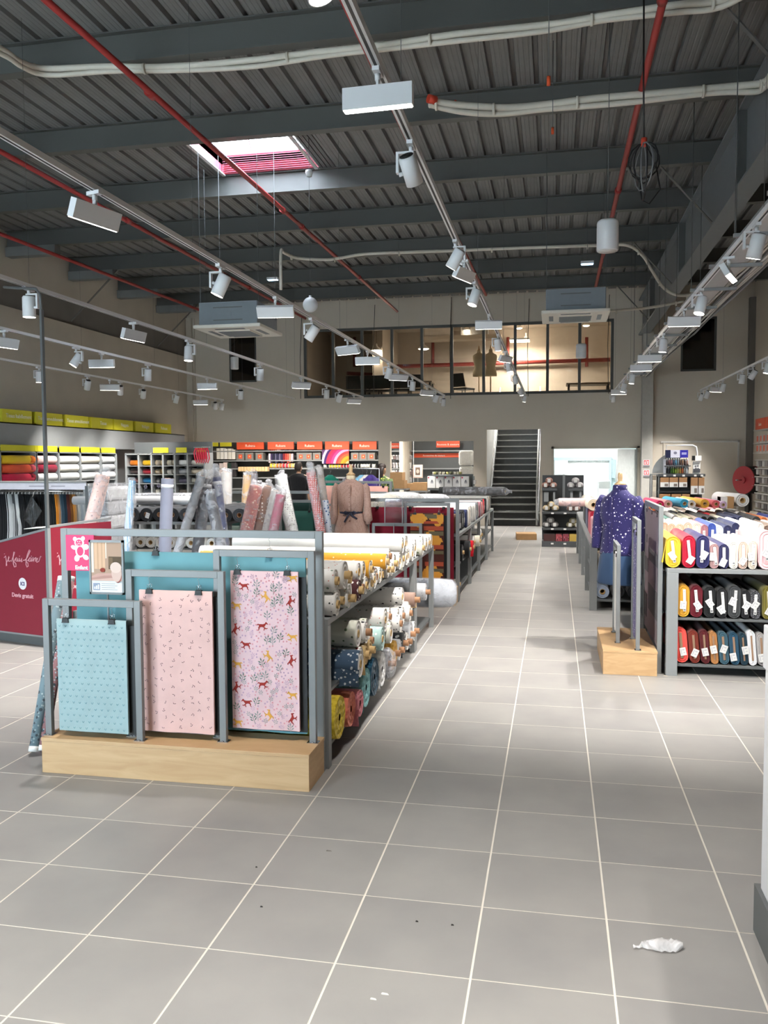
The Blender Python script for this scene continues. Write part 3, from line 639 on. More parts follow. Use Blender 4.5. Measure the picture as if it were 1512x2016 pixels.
# coil of black cable
p = PY(1268, 277, 7.6); t = thing('cable_coil', 'coil of black cable tied with red tape hanging under the roof', 'cable', p)
cw = MB(); cw.tube([(0, 0, 0), (-.01, .01, .5), (-.015, .02, 5.6 - p.z)], .008, BLACK, 6)
cw.obj('supply_cable', t)
rc = random.Random(3)
for k in range(7):
    w = .05 + rc.random() * .16; hh = .28 + rc.random() * .22; a = rc.random() * 3.1; sk_ = rc.uniform(-.12, .12)
    pts = []
    for i in range(15):
        th = -math.pi / 2 + 2 * math.pi * i / 14
        pts.append((w * math.cos(th + math.pi / 2 * 0) * math.cos(a) * .9 + sk_ * (i / 14 - .5) * .4, w * math.cos(th) * math.sin(a), -hh / 2 - hh / 2 * math.sin(-th) * -1 - .02))
    MB().tube(pts, .0065, BLACK if k % 3 else mat('grey_cable', (120, 122, 124), .6), 6).obj('loop', t)
MB().tube([(.0, 0, 0), (.1, .02, -.2), (.14, .03, -.4), (.05, .02, -.52), (.0, .0, -.5)], .006, BLACK, 6).obj('loose_end', t)
MB().cyl((0, 0, -.045), (0, 0, .02), .026, TAPE, 10).obj('red_tape', t)
# threaded rods with orange tags
for px, y0, y1, Y, lb in ((1080, 0, 160, 6.6, 'thin hanging rod with an orange tag near the photo top'), (1088, 0, 258, 9.0, 'thin hanging rod with a small orange tag below the first')):
    p = PY(px, y1, Y); t = thing('hanging_rod', lb, 'rod', p)
    MB().cyl((0, 0, .03), (0, 0, 5.9 - p.z), .004, WIRE, 6).obj('rod', t); MB().cyl((0, 0, -.03), (0, 0, .035), .014, mat('orange_tag', (214, 84, 42), .6), 8).obj('tag', t)
# cable tray right of the aisle
ct = thing('cable_tray', 'grey steel cable tray loaded with cables along the right track', 'cable tray', (1.6, 2.5, 3.62))
MB().box(0, .26, 0, 18.3, 0, .003, mat('tray_steel', (178, 180, 181), .45, .0, .04)).box(0, .004, 0, 18.3, 0, .06, GREY).box(.256, .26, 0, 18.3, 0, .06, GREY).obj('tray', ct)
for k in range(15): MB().box(-.1, .4, .6 + k * 1.2, .64 + k * 1.2, -.035, -.002, GREY).obj('cross_bar', ct)
for k in range(7):
    for sx in (-.09, .38): MB().cyl((sx, .62 + k * 2.4, -.03), (sx, .62 + k * 2.4, 2.3), .005, WIRE, 6).obj('hanger_rod', ct)
cb = [(mat('white_cable', (212, 210, 204), .6), .012), (mat('white_cable', (0, 0, 0)), .010), (BLACK, .012), (mat('grey_cable', (120, 122, 124), .6), .014), (mat('white_cable', (0, 0, 0)), .013)]
for k in range(9):
    m_, r_ = cb[k % 5]; rr = random.Random(k)
    MB().tube([(.29 + .028 * k + rr.uniform(-.012, .012), i * 1.15, .02 + rr.uniform(-.015, .02)) for i in range(17)], r_, m_, 6).obj('cable', ct)
# ================================================================ DISPLAY STANDS, HANGING FABRICS, ROLL RACK
STEEL = mat('silver_grey_frame_paint', (124, 127, 128), 0.38, 0.0, 0.015)
def frame_mesh(w, z0, z1, s=.036, d=.03):
    return MB().box(0, s, -d / 2, d / 2, z0, z1, STEEL).box(w - s, w, -d / 2, d / 2, z0, z1, STEEL).box(s, w - s, -d / 2, d / 2, z1 - s, z1, STEEL)
def foot_mesh(): return MB().box(-.03, .03, -.024, .024, 0, .004, CHROME).cyl((.0, -.018, .004), (.0, -.018, .008), .006, CHROME, 8).mesh('foot_plate')
FOOT = foot_mesh()
def display(loc, rot, label, depth, frames, big, L=1.495, h=.192, plinth_back=None):
    t = thing('display_stand', label, 'display stand', loc, 'oak plinth display stands', (0, 0, rot))
    p = MB().box(0, L, 0, depth, 0, h - .019, OAK).obj('plinth', t, (0, 0, 0), .002)
    MB().box(-.002, L + .002, -.002, depth + .002, h - .019, h, OAK).obj('plinth_top', t, (0, 0, 0), .002)
    for (x0, x1, y, z1) in frames:
        f = frame_mesh(x1 - x0, h, z1).obj('hanging_frame', t, (x0, y, 0), .002)
        for xx in (.018, x1 - x0 - .018): link('foot_plate', FOOT, f, (xx, 0, h))
    x0, x1, y, z1 = big
    f = frame_mesh(x1 - x0, 0, z1, .04, .034).obj('tall_frame', t, (x0, y, 0), .002)
    return t
# binder clip: black spring body with two wire loops and the hook it hangs from
def _clip():
    b = MB().prism([(-.019, -.012), (-.016, .012), (.016, .012), (.019, -.012)], -.011, .011, BLACK)
    b.box(-.0195, .0195, -.013, .013, -.013, -.009, BLACK)
    w = MB()
    for s in (-1, 1): w.tube([(-.009, s * .009, .008), (-.006, s * .013, .026), (-.007, s * .014, .034), (.0, s * .015, .038), (.007, s * .014, .034), (.006, s * .013, .026), (.009, s * .009, .008)], .0012, CHROME, 5)
    return b.mesh('binder_clip'), w.mesh('wire_loop')
CLIP = _clip()
HOOKW = mat('hook_wire', (150, 150, 150), .4)
def clip_on(panel, x, z, top):
    c = link('binder_clip', CLIP[0], panel, (x, -.004, z)); link('wire_loop', CLIP[1], c)
    MB().tube([(0, 0, .034), (.0, 0, .055), (0, 0, top - z - .02), (-.008, 0, top - z - .008), (.008, 0, top - z)], .0011, HOOKW, 5).obj('hook', c)
    return c
def cloth_panel(name, label, x0, x1, y, z0, z1, m, clips, top, wave=.004, backing=True, cat='hanging fabric', group='fabric lengths clipped in the frames', parent_rot=None, loc=None):
    w = x1 - x0; h = z1 - z0
    if loc is None: loc = (x0, y, z0)
    t = thing(name, label, cat, loc, group, (0, 0, parent_rot or 0))
    fn = lambda x, z: wave * math.sin(x * 23 + 1.3) * (1 - .55 * z / h) - .3 * wave * math.sin(x * 51)
    nx, nz = 28, 8; mb = MB()
    for side in (0, 1):
        b = len(mb.v)
        for i in range(nx + 1):
            for k in range(nz + 1):
                x = w * i / nx; z = h * k / nz; mb.v.append((x, -.007 + fn(x, z) if side == 0 else .007 + fn(x, z), z))
        for i in range(nx):
            for k in range(nz): mb.face((b + i * (nz + 1) + k, b + (i + 1) * (nz + 1) + k, b + (i + 1) * (nz + 1) + k + 1, b + i * (nz + 1) + k + 1), m, True)
    n2 = (nx + 1) * (nz + 1)
    for i in range(nx): a = i * (nz + 1) + nz; mb.face((a, a + nz + 1, n2 + a + nz + 1, n2 + a), m)
    mb.obj('cloth', t)
    if backing: MB().box(.02, w + .035, .02, .026, -.012, h - .03, BLACK).obj('backing_board', t)
    for x in clips: clip_on(t, x, h - .006, top - z0)
    t['_w'] = w; t['_h'] = h
    return t, fn
HORSE = [(-.5, .12), (-.47, .2), (-.4, .27), (-.33, .36), (-.27, .33), (-.2, .22), (-.05, .16), (.15, .17), (.27, .16), (.38, .2), (.5, .12), (.46, .03), (.4, .1), (.32, .08), (.3, -.02), (.38, -.14), (.34, -.26), (.43, -.38), (.37, -.4), (.26, -.25), (.26, -.14), (.12, -.08), (-.08, -.1), (-.14, -.22), (-.08, -.36), (-.15, -.38), (-.22, -.22), (-.22, -.1), (-.3, -.18), (-.45, -.16), (-.46, -.21), (-.29, -.27), (-.16, -.06), (-.25, .06), (-.32, .18), (-.42, .15)]
def tri_fan(mb, pts, m, y):
    # triangulate a simple outline
    from mathutils.geometry import tessellate_polygon
    idx = tessellate_polygon([[Vector((a, c, 0)) for a, c in pts]]); b = len(mb.v)
    mb.v += [(a, y(a, c), c) for a, c in pts]
    for t3 in idx: mb.face([b + i for i in t3], m)
def motif(mb, kind, x, z, s, a, m, y, flip=1):
    ca, sa = math.cos(a), math.sin(a)
    def tf(p): return (x + (p[0] * flip * ca - p[1] * sa) * s, z + (p[0] * flip * sa + p[1] * ca) * s)
    if kind == 'horse': tri_fan(mb, [tf(p) for p in HORSE], m, y)
    elif kind == 'leaf': tri_fan(mb, [tf(p) for p in ((0, -.5), (.17, 0), (0, .5), (-.17, 0))], m, y)
    elif kind == 'disc': tri_fan(mb, [tf((.5 * math.cos(k * .785), .5 * math.sin(k * .785))) for k in range(8)], m, y)
    elif kind == 'sprig':
        for (dx, dz, aa) in ((0, .42, 0), (-.24, .2, .8), (.24, .2, -.8), (-.26, -.1, .9), (.26, -.1, -.9)):
            p = tf((dx, dz)); motif(mb, 'leaf', p[0], p[1], s * .46, a + aa * flip, m, y)
        tri_fan(mb, [tf(q) for q in ((-.03, -.55), (.03, -.55), (.02, .4), (-.02, .4))], m, y)
def ink(key, c): return mat('print_' + key, c, .85, 0, .02)
RED_H = ink('horse_red', (150, 46, 40)); YEL_H = ink('horse_ochre', (214, 158, 70)); GRN = ink('leaf_green', (98, 120, 106)); GRN2 = ink('leaf_pale', (134, 146, 142)); PNK = ink('flower_pink', (214, 150, 158)); LIL = ink('flower_lilac', (190, 158, 180)); MAUV = ink('sprig_mauve', (128, 104, 104)); MINTD = ink('mint_motif', (98, 140, 148))

display((-2.70, 4.03, 0), 0, 'oak plinth with three small grey frames and one tall frame at the aisle corner', .285,
        [(0, .57, .055, .938), (.455, 1.012, .12, 1.096), (.925, 1.482, .19, 1.203)], (-.035, 1.495, .302, 1.297))
c1, f1 = cloth_panel('hanging_fabric', 'mint fabric with small blue leaf motif clipped in the lowest frame', -2.622, -2.215, 4.085, .222, .83, fabric((158, 182, 184)), (.055, .325), .9, .0015)
mb = MB(); rr = random.Random(1)
for i in range(11):
    for k in range(17):
        x = .018 + i * .0365 + (k % 2) * .018; z = .02 + k * .0345
        if x < .395 and z < .59: 
            for q in ((-.25, 0, .5), (.25, .05, -.5), (0, -.3, 1.5)): motif(mb, 'leaf', x + q[0] * .016, z + q[1] * .016, .010, q[2] + rr.uniform(-.3, .3), MINTD, lambda a, c: f1(a, c) - .0085)
stuff(mb.obj('printed_motif', c1))
c2, f2 = cloth_panel('hanging_fabric', 'pale pink fabric with scattered small sprigs clipped in the middle frame', -2.172, -1.756, 4.15, .226, .988, fabric((222, 184, 178)), (.06, .34), 1.06, .003)
mb = MB(); rr = random.Random(2)
for i in range(8):
    for k in range(15):
        x = .025 + i * .053 + rr.uniform(-.012, .012); z = .025 + k * .05 + (i % 2) * .025 + rr.uniform(-.012, .012)
        if x < .4 and z < .74:
            a = rr.uniform(0, 6.28)
            for q in range(2 + rr.randrange(2)): motif(mb, 'leaf', x + .006 * math.cos(a + q * 1.7), z + .006 * math.sin(a + q * 1.7), .013, a + q * 1.1, MAUV, lambda a_, c_: f2(a_, c_) - .0085)
stuff(mb.obj('printed_motif', c2))
c3, f3 = cloth_panel('hanging_fabric', 'pink fabric printed with red and ochre horses clipped in the tallest small frame', -1.682, -1.308, 4.22, .247, 1.092, fabric((224, 192, 196)), (.04, .315), 1.165, .004)
y3 = lambda a, c: f3(a, c) - .0087
hz = lambda zx, zy: (PY(zx / 2.16, 1000 + zy / 2.16, 4.213).x + 1.682, PY(zx / 2.16, 1000 + zy / 2.16, 4.213).z - .247)
red = MB(); yel = MB(); occ = []
for (zx, zy, a, fl_) in ((1037, 332, .1, 1), (1117, 502, 0, -1), (1045, 582, .05, 1), (1120, 750, 0, -1), (1050, 828, .1, 1), (1235, 398, -1.0, -1), (1002, 515, 1.0, -1), (1240, 650, 1.0, -1), (1002, 762, 1.0, -1), (1244, 897, 1.0, -1)):
    x, z = hz(zx, zy); x = min(max(x, .026), .345); motif(red, 'horse', x, z, .062, abs(a), RED_H, y3, fl_); occ.append((x, z))
for (zx, zy, a, fl_) in ((1130, 378, -.9, 1), (1005, 415, 0, 1), (1243, 550, .1, 1), (1140, 630, -.9, 1), (1008, 664, 0, 1), (1243, 797, .1, 1), (1145, 880, -.9, 1), (1010, 912, 0, 1), (1243, 298, .1, 1)):
    x, z = hz(zx, zy); x = min(max(x, .028), .343); motif(yel, 'horse', x, min(z, .82), .060, a, YEL_H, y3, fl_); occ.append((x, z))
stuff(red.obj('printed_horses', c3)); stuff(yel.obj('printed_horses', c3))
lf = MB(); rr = random.Random(5)
for k in range(1900):
    x = rr.uniform(.014, .36); z = rr.uniform(.015, .83); kd = rr.random(); s = .036 if kd < .22 else (.024 if kd < .5 else .012)
    if all((x - a) ** 2 + (z - b) ** 2 > (.027 + s * .5) ** 2 if q < 19 else (x - a) ** 2 + (z - b) ** 2 > (s * .55 + .008) ** 2 for q, (a, b) in enumerate(occ)):
        occ.append((x, z))
        if kd < .22: motif(lf, 'sprig', x, z, s * 1.3, rr.uniform(-.4, .4), GRN if rr.random() < .6 else GRN2, y3)
        elif kd < .5: motif(lf, 'sprig', x, z, s * 1.25, rr.uniform(-.6, .6), GRN2 if rr.random() < .6 else LIL, y3)
        else: motif(lf, 'disc', x, z, s * .8, 0, PNK if rr.random() < .6 else LIL, y3)
stuff(lf.obj('printed_leaves', c3))
cloth_panel('hanging_fabric', 'plain turquoise fabric hanging wide behind the small frames', -2.648, -1.30, 4.325, .2, 1.172, fabric((108, 158, 167)), (.49, 1.15), 1.26, .006, False)
# pink department sign with a teddy bear, and the framed bedroom picture on its rod
t = thing('department_sign', 'bright pink square sign with white teddy bear and the word Enfant', 'sign', (-2.692, 4.302, 1.062))
PINKS = mat('hot_pink_board', (226, 42, 104), .5, 0, .01); SIGNW = mat('sign_white', (240, 238, 238), .6)
MB().box(0, .172, -.003, .003, 0, .2, PINKS).obj('board', t)
tx, tz = .086, .122; y = -.0045
bear = MB()
def disc(mb, x, z, rx, rz, m, yy, a=0.0, n=18):
    mb.poly([(x + rx * math.cos(k * 2 * math.pi / n) * math.cos(a) - rz * math.sin(k * 2 * math.pi / n) * math.sin(a), yy, z + rx * math.cos(k * 2 * math.pi / n) * math.sin(a) + rz * math.sin(k * 2 * math.pi / n) * math.cos(a)) for k in range(n)], m)
for q in ((-.028, .056, .0125, .0125, 0), (.022, .06, .0125, .0125, 0), (-.002, .036, .03, .027, 0), (-.034, .008, .021, .012, -.35), (.037, .012, .019, .016, .2), (.002, -.012, .029, .036, 0), (-.018, -.052, .016, .019, -.3), (.036, -.046, .019, .014, -.5)): y -= .00012; disc(bear, tx + q[0], tz + q[1], q[2], q[3], SIGNW, y, q[4])
disc(bear, tx - .003, tz + .035, .02, .019, PINKS, y - .0006); disc(bear, tx + .003, tz - .012, .02, .026, PINKS, y - .0006)
for q in ((-.01, .042, .0032), (.003, .042, .0032)): disc(bear, tx + q[0], tz + q[1], q[2], q[2], SIGNW, y - .0012)
disc(bear, tx - .003, tz + .031, .004, .003, SIGNW, y - .0012)
for k in range(5): disc(bear, tx - .003 + .011 * math.cos(math.pi + k * math.pi / 4), tz + .029 + .009 * math.sin(math.pi + k * math.pi / 4), .0022, .0022, SIGNW, y - .0013 - k * .0001, 0, 8)
bear.obj('teddy_bear', t)
lettering('Enfant', .031, SIGNW, t, (.094, -.0045, .008), bold=.0012)
t = thing('picture_frame', 'small grey frame with a beige bedroom photo beside the pink sign', 'picture', (-2.518, 4.25, .19))
z0 = .941 - .19; w = .205; hh = .3
fr = MB()
for q in ((0, w, z0, z0 + .012), (0, w, z0 + hh - .012, z0 + hh), (0, .01, z0, z0 + hh), (w - .01, w, z0, z0 + hh)): fr.box(q[0], q[1], -.008, .008, q[2], q[3], STEEL)
fr.obj('frame', t); MB().box(.1, .108, -.004, .004, 0, z0, STEEL).obj('stem', t); MB().box(.01, w - .01, -.003, .003, z0 + .012, z0 + hh - .012, PAPER).obj('poster', t)
pic = MB(); P = lambda x0, x1, a, b, c, k=0: pic.poly([(x0, -.0036 - k * .0005, z0 + a), (x1, -.0036 - k * .0005, z0 + a), (x1, -.0036 - k * .0005, z0 + b), (x0, -.0036 - k * .0005, z0 + b)], ink('photo_%d_%d_%d' % c, c))
P(.011, .194, .075, .287, (178, 150, 130)); P(.011, .026, .12, .287, (228, 214, 200), 1); P(.03, .095, .14, .286, (214, 178, 148), 1); P(.048, .056, .14, .286, (196, 158, 128), 2); P(.072, .08, .14, .286, (198, 162, 132), 2); P(.098, .104, .2, .286, (240, 228, 210), 2)
P(.115, .194, .14, .21, (92, 78, 62), 1); P(.118, .14, .16, .205, (120, 100, 78), 2)
for k, c in ((0, (196, 158, 146)), (1, (180, 140, 130)), (2, (206, 172, 160))): pic.poly([(.011, -.0052 - k * .0005, z0 + .076), (.194, -.0052 - k * .0005, z0 + .076), (.194, -.0052 - k * .0005, z0 + .12 - k * .012), (.05 + k * .04, -.0052 - k * .0005, z0 + .116 - k * .012), (.011, -.0052 - k * .0005, z0 + .1 - k * .01)], ink('bed%d' % k, c))
for q in ((.165, .15, .045, .03, (222, 200, 188)), (.17, .12, .04, .05, (212, 184, 172)), (.18, .1, .03, .035, (150, 90, 80)), (.08, .135, .02, .012, (140, 60, 48))): disc(pic, min(q[0], .193 - q[2] * .75), z0 + q[1], q[2] * .75, q[3], ink('q%d' % int(q[0] * 1000), q[4]), -.0068 - q[1] * .004)
pic.box(.02, .06, -.0045, -.0032, z0 + .022, z0 + .062, ink('icon_grey', (150, 158, 176)))
for k in range(3): pic.box(.026 + k * .011, .034 + k * .011, -.0052, -.0046, z0 + .028, z0 + .042 + k * .006, PAPER)
for k in range(4): pic.box(.07, .165 - (k % 2) * .014, -.0045, -.0032, z0 + .026 + k * .011, z0 + .0275 + k * .011, INK)
pic.obj('photo_print', t)

# ---------------------------------------------------------------- rolls
def roll_parts(L, r, m, core=CORE, rc=.024, protrude=.05, end_m=None, bump=0.0, seed=0):
    rr = random.Random(seed); mb = MB(); n = 22; em = end_m or m
    prof = [(-L, r * .99), (-L * .5, r), (-.12, r), (-.02, r * .995), (0, r * .965)]
    b = len(mb.v); ph = rr.uniform(0, 6)
    for i, (x, q) in enumerate(prof):
        for k in range(n):
            a = 2 * math.pi * k / n; s = q * (1 + .018 * math.sin(2 * a + ph) + bump * rr.uniform(-1, 1)); mb.v.append((x, s * math.cos(a), s * math.sin(a)))
    for i in range(len(prof) - 1):
        for k in range(n): k2 = (k + 1) % n; mb.face((b + i * n + k, b + i * n + k2, b + (i + 1) * n + k2, b + (i + 1) * n + k), m, True)
    mb.face([b + k for k in reversed(range(n))], em)
    # wound layers on the visible end, stepping in and out
    last = b + (len(prof) - 1) * n; rings = 4
    for j in range(rings):
        q = r * .965 + (rc - r * .965) * (j + 1) / rings; x = (-.004 if j % 2 == 0 else .001) - .001 * j
        nb = len(mb.v)
        for k in range(n): a = 2 * math.pi * k / n; mb.v.append((x, q * math.cos(a), q * math.sin(a)))
        for k in range(n): k2 = (k + 1) % n; mb.face((last + k, last + k2, nb + k2, nb + k), em)
        last = nb
    cb = MB(); cb.lathe([(rc, -.12), (rc, protrude), (rc * .8, protrude), (rc * .8, -.1), (0, -.1)], core, 16, mats=[core, core, core, BLACK, BLACK])
    cb.v = [(z, x, y) for x, y, z in cb.v]
    return mb, cb
def relax(items, floor, gap=.0015, it=400, ymin=None, ymax=None):
    # settle circles (y, z, r) on a shelf so that none overlap
    P_ = [list(i) for i in items]
    for _ in range(it):
        for i in range(len(P_)):
            for j in range(i + 1, len(P_)):
                dy = P_[j][0] - P_[i][0]; dz = P_[j][1] - P_[i][1]; d = math.hypot(dy, dz) or 1e-6; m_ = P_[i][2] + P_[j][2] + gap
                if d < m_: k = (m_ - d) / d * .5; P_[i][0] -= dy * k; P_[i][1] -= dz * k; P_[j][0] += dy * k; P_[j][1] += dz * k
        for q in P_:
            q[1] = max(q[1] - .0004, floor + q[2] + .001)
            if ymin is not None: q[0] = max(q[0], ymin + q[2])
            if ymax is not None: q[0] = min(q[0], ymax - q[2])
    return P_
def add_roll(name, label, x, y, z, L, r, m, group, core=CORE, protrude=.05, rc=.024, cat='fabric roll', seed=0, bump=0.0, flap=None, yaw=0.0, tag_=None, end_m=None):
    t = thing(name, label, cat, (x, y, z), group, (0, 0, yaw))
    mb, cb = roll_parts(L, r, m, core, min(rc, r * .6), protrude, end_m, bump, seed); mb.obj('fabric', t); cb.obj('cardboard_core', t)
    if flap:
        # the loose selvedge end hanging off the roll
        rr = random.Random(seed); pts = []; wv = flap; f = MB(); n = 7; b = 0
        for i in range(n + 1):
            zz = -r * .2 - wv * i / n
            for k in range(5): f.v.append((-.16 + k * .042, -(r + .004) + .008 * math.sin(k * 1.9 + i), zz * (1 + .05 * math.sin(k * 2.2))))
        for i in range(n):
            for k in range(4): f.face((i * 5 + k, i * 5 + k + 1, i * 5 + k + 6, i * 5 + k + 5), m, True)
        f.obj('loose_end', t)
    if tag_:
        MB().box(.0, .002, -.022, .022, -r * .9, -r * .9 + .06, PAPER).obj('price_tag', t, (protrude * .2 + .002, r * .2, 0))
    return t
WH = (232, 230, 226)
PR = { # printed cloths of the rack: name, material
 'white': ('white', fabric(WH)), 'wf': ('white floral', fabric(WH, 'floral', ((122, 140, 124), (190, 120, 110)), 26, .2)), 'wb': ('white black-printed', fabric(WH, 'floral', ((40, 40, 44), (90, 90, 96)), 22, .22)),
 'wg': ('cream green-leaf', fabric((228, 228, 214), 'floral', ((110, 128, 96),), 24, .24)), 'dot': ('plum polka-dot', fabric((78, 44, 48), 'dots', ((236, 230, 226),), 20, .28)), 'wy': ('white ochre-dotted', fabric(WH, 'dots', ((218, 168, 70),), 16, .22)),
 'och': ('ochre', fabric((206, 150, 52), 'floral', ((232, 220, 190),), 22, .2)), 'brn': ('brown printed', fabric((120, 84, 72), 'floral', ((210, 190, 180),), 26, .25)), 'navy': ('navy speckled', fabric((70, 92, 116), 'floral', ((210, 216, 222),), 40, .3)),
 'mint': ('pale mint', fabric((176, 206, 202), 'dots', ((230, 236, 234),), 30, .25)), 'tan': ('tan', fabric((196, 168, 118), 'floral', ((236, 226, 204),), 26, .2)), 'wr': ('white red-printed', fabric(WH, 'floral', ((170, 56, 56), (90, 110, 100)), 22, .2)),
 'grey': ('grey textured', fabric((120, 120, 124), 'minky', ((136, 136, 140),), 40, .3)), 'sil': ('silver grey', fabric((186, 188, 192), 'dots', ((150, 152, 160),), 34, .22)), 'taupe': ('taupe', fabric((150, 124, 112))), 'blk': ('black leaf-printed', fabric((52, 54, 56), 'floral', ((196, 198, 196),), 26, .3)), 'nstar': ('navy star-printed', fabric((44, 46, 86), 'dots', ((206, 208, 220),), 34, .2)), 'must': ('mustard textured', fabric((190, 146, 62), 'minky', ((170, 128, 50),), 30, .3)),
}
# the rack
def rack(loc, label, X, Y, tops, posts, z_top, shelves, group='grey steel fabric racks', pw=.045):
    t = thing('fabric_rack', label, 'rack', loc, group)
    MB().box(0, X, 0, Y, z_top - .034, z_top, GREY).obj('top_shelf', t, (0, 0, 0), .002)
    for z in shelves: MB().box(.03, X - .03, .03, Y - .03, z - .02, z, DGREY).obj('shelf', t, (0, 0, 0), .002)
    for y in posts:
        for x in (0, X - pw):
            MB().box(x, x + pw, y, y + .06, 0, z_top - .0345, GREY).obj('post', t, (0, 0, 0), .002)
    for y in posts[1:-1] if len(posts) > 2 else []: MB().box(X * .5 - .012, X * .5 + .012, y, y + .5, shelves[0] + .01, z_top - .03, DGREY).obj('divider', t)
    return t
RXE = -1.19
rk = rack((-2.70, 4.36, 0), 'long grey steel rack piled with fabric rolls behind the front display', 1.51, 4.06, 1, [0, 2.86, 2.93, 4.0], .82, [.1, .4])
zt = lambda x, y: (600 + x / 5.6, 1030 + y / 5.6); zl = lambda x, y: (620 + x / 5.4, 1160 + y / 5.4)
def YZ(f, x, y, X=-1.17): p = PX(*f(x, y), X); return p.y, p.z
TOP = [ # zoom x, y, radius in metres, cloth, core, protrusion
 (215, 890, .055, 'wb', CORE, .01), (378, 862, .055, 'wb', CORE, .05), (470, 775, .05, 'wf', CORE, .05), (545, 735, .06, 'white', CORE, .0), (620, 700, .052, 'wr', CORE2, .04), (690, 690, .05, 'white', CORE, .01), (742, 675, .045, 'wf', CORE, .01), (820, 610, .055, 'brn', CORE2, .01), (888, 590, .04, 'wg', CORE, .01), (940, 556, .055, 'white', CORE, .02), (985, 560, .042, 'wf', CORE, .02), (1060, 500, .06, 'white', CORE, .0), (1120, 450, .062, 'wg', CORE, .01), (1180, 400, .055, 'wb', CORE, .0), (1225, 340, .06, 'wf', CORE, .0), (1290, 300, .06, 'wg', CORE, .02), (1345, 265, .055, 'white', CORE, .0), (1390, 235, .055, 'wf', CORE, .01), (1410, 200, .055, 'white', CORE, .0),
 (245, 715, .055, 'wf', CORE, .02), (430, 690, .068, 'wf', CORE, .05), (450, 605, .045, 'wy', CORE, .05), (590, 585, .055, 'dot', CORE, .03), (700, 555, .05, 'och', CORE, .02), (770, 530, .052, 'wf', CORE, .0), (830, 500, .05, 'wr', CORE, .0), (890, 452, .048, 'och', CORE, .02), (985, 478, .045, 'wf', CORE, .03), (1035, 450, .06, 'white', CORE, .01), (1130, 380, .06, 'wf', CORE, .0), (1185, 330, .055, 'white', CORE, .0), (1255, 195, .07, 'wr', CORE, .0), (1340, 210, .055, 'wf', CORE, .0), (1400, 180, .055, 'white', CORE, .0),
 (600, 480, .05, 'wy', CORE, .0), (680, 440, .05, 'white', CORE, .0), (965, 370, .05, 'white', CORE2, .02), (1070, 330, .055, 'white', CORE, .0), (1110, 300, .055, 'wf', CORE, .0), (1155, 270, .055, 'white', CORE, .0), (1320, 110, .06, 'wb', CORE, .0)]
ci = []
for q in TOP:
    y, z = YZ(zt, q[0], q[1]); ci.append((y, max(z, .82 + q[2] * 1.17), q[2] * 1.17))
ci = relax(ci, .82, ymin=4.40, ymax=8.42)
seen_ = {}
def lab(kind, where, order='counted from the front'):
    n = seen_[(kind, where)] = seen_.get((kind, where), 0) + 1
    return '%s %s roll %s%s' % (ORD[n - 1], kind, where, ' from its front end')
for k in sorted(range(len(TOP)), key=lambda k: ci[k][0]):
    q = TOP[k]; y, z, r = ci[k]; rr = random.Random(k)
    add_roll('fabric_roll', lab(PR[q[3]][0], 'on the front rack top'), RXE - .012 + rr.uniform(0, .045), y, z, 1.42 + rr.uniform(-.03, .05), r, PR[q[3]][1], 'fabric rolls on top of the front rack', q[4], q[5] * .7 + .003, seed=k, flap=.07 if k in (1, 12, 13) else None, end_m=PR['white'][1] if q[3] != 'dot' else None)
MID = [(460, 345, .062, 'wg', CORE, .0), (500, 470, .055, 'wb', CORE2, .05), (380, 640, .06, 'navy', CORE, .0), (470, 590, .055, 'wr', CORE, .02), (500, 710, .05, 'tan', CORE, .03), (560, 600, .05, 'tan', CORE, .05), (600, 395, .052, 'wf', CORE2, .03), (560, 465, .05, 'wg', CORE2, .02), (650, 500, .06, 'mint', CORE, .0), (690, 380, .062, 'wf', CORE, .0), (725, 480, .055, 'wg', CORE, .0), (755, 300, .055, 'wy', CORE, .0),
 (790, 190, .05, 'wf', CORE2, .02), (875, 170, .055, 'white', CORE, .0), (830, 270, .05, 'wb', CORE2, .02), (890, 295, .055, 'wb', CORE2, .02), (900, 45, .055, 'wb', CORE, .0), (945, 150, .048, 'white', CORE2, .03), (1000, 55, .045, 'taupe', CORE2, .06), (1015, 130, .05, 'wg', CORE, .06), (990, 200, .05, 'wf', CORE, .0), (1150, 55, .06, 'sil', CORE2, .06), (1060, 300, .055, 'blk', CORE, .0)]
ci = []
for q in MID: y, z = YZ(zl, q[0], q[1]); ci.append((y, max(z, .402 + q[2] * 1.32), q[2] * 1.32))
ci = relax(ci, .4, ymin=4.47, ymax=8.3)
for k in sorted(range(len(MID)), key=lambda k: ci[k][0]):
    q = MID[k]; y, z, r = ci[k]; rr = random.Random(k + 60); 
    if z + r > .785: z = .785 - r
    add_roll('fabric_roll', lab(PR[q[3]][0], 'on the front rack middle shelf'), RXE + .01 + rr.uniform(0, .075), y, z, 1.35, r, PR[q[3]][1], 'fabric rolls on the middle shelf of the front rack', q[4], q[5] * .6 + .003, seed=k + 60, flap=.1 if k in (2, 4, 15, 19) else None, end_m=PR['white'][1] if q[3] in ('navy', 'wg', 'wf') else None)
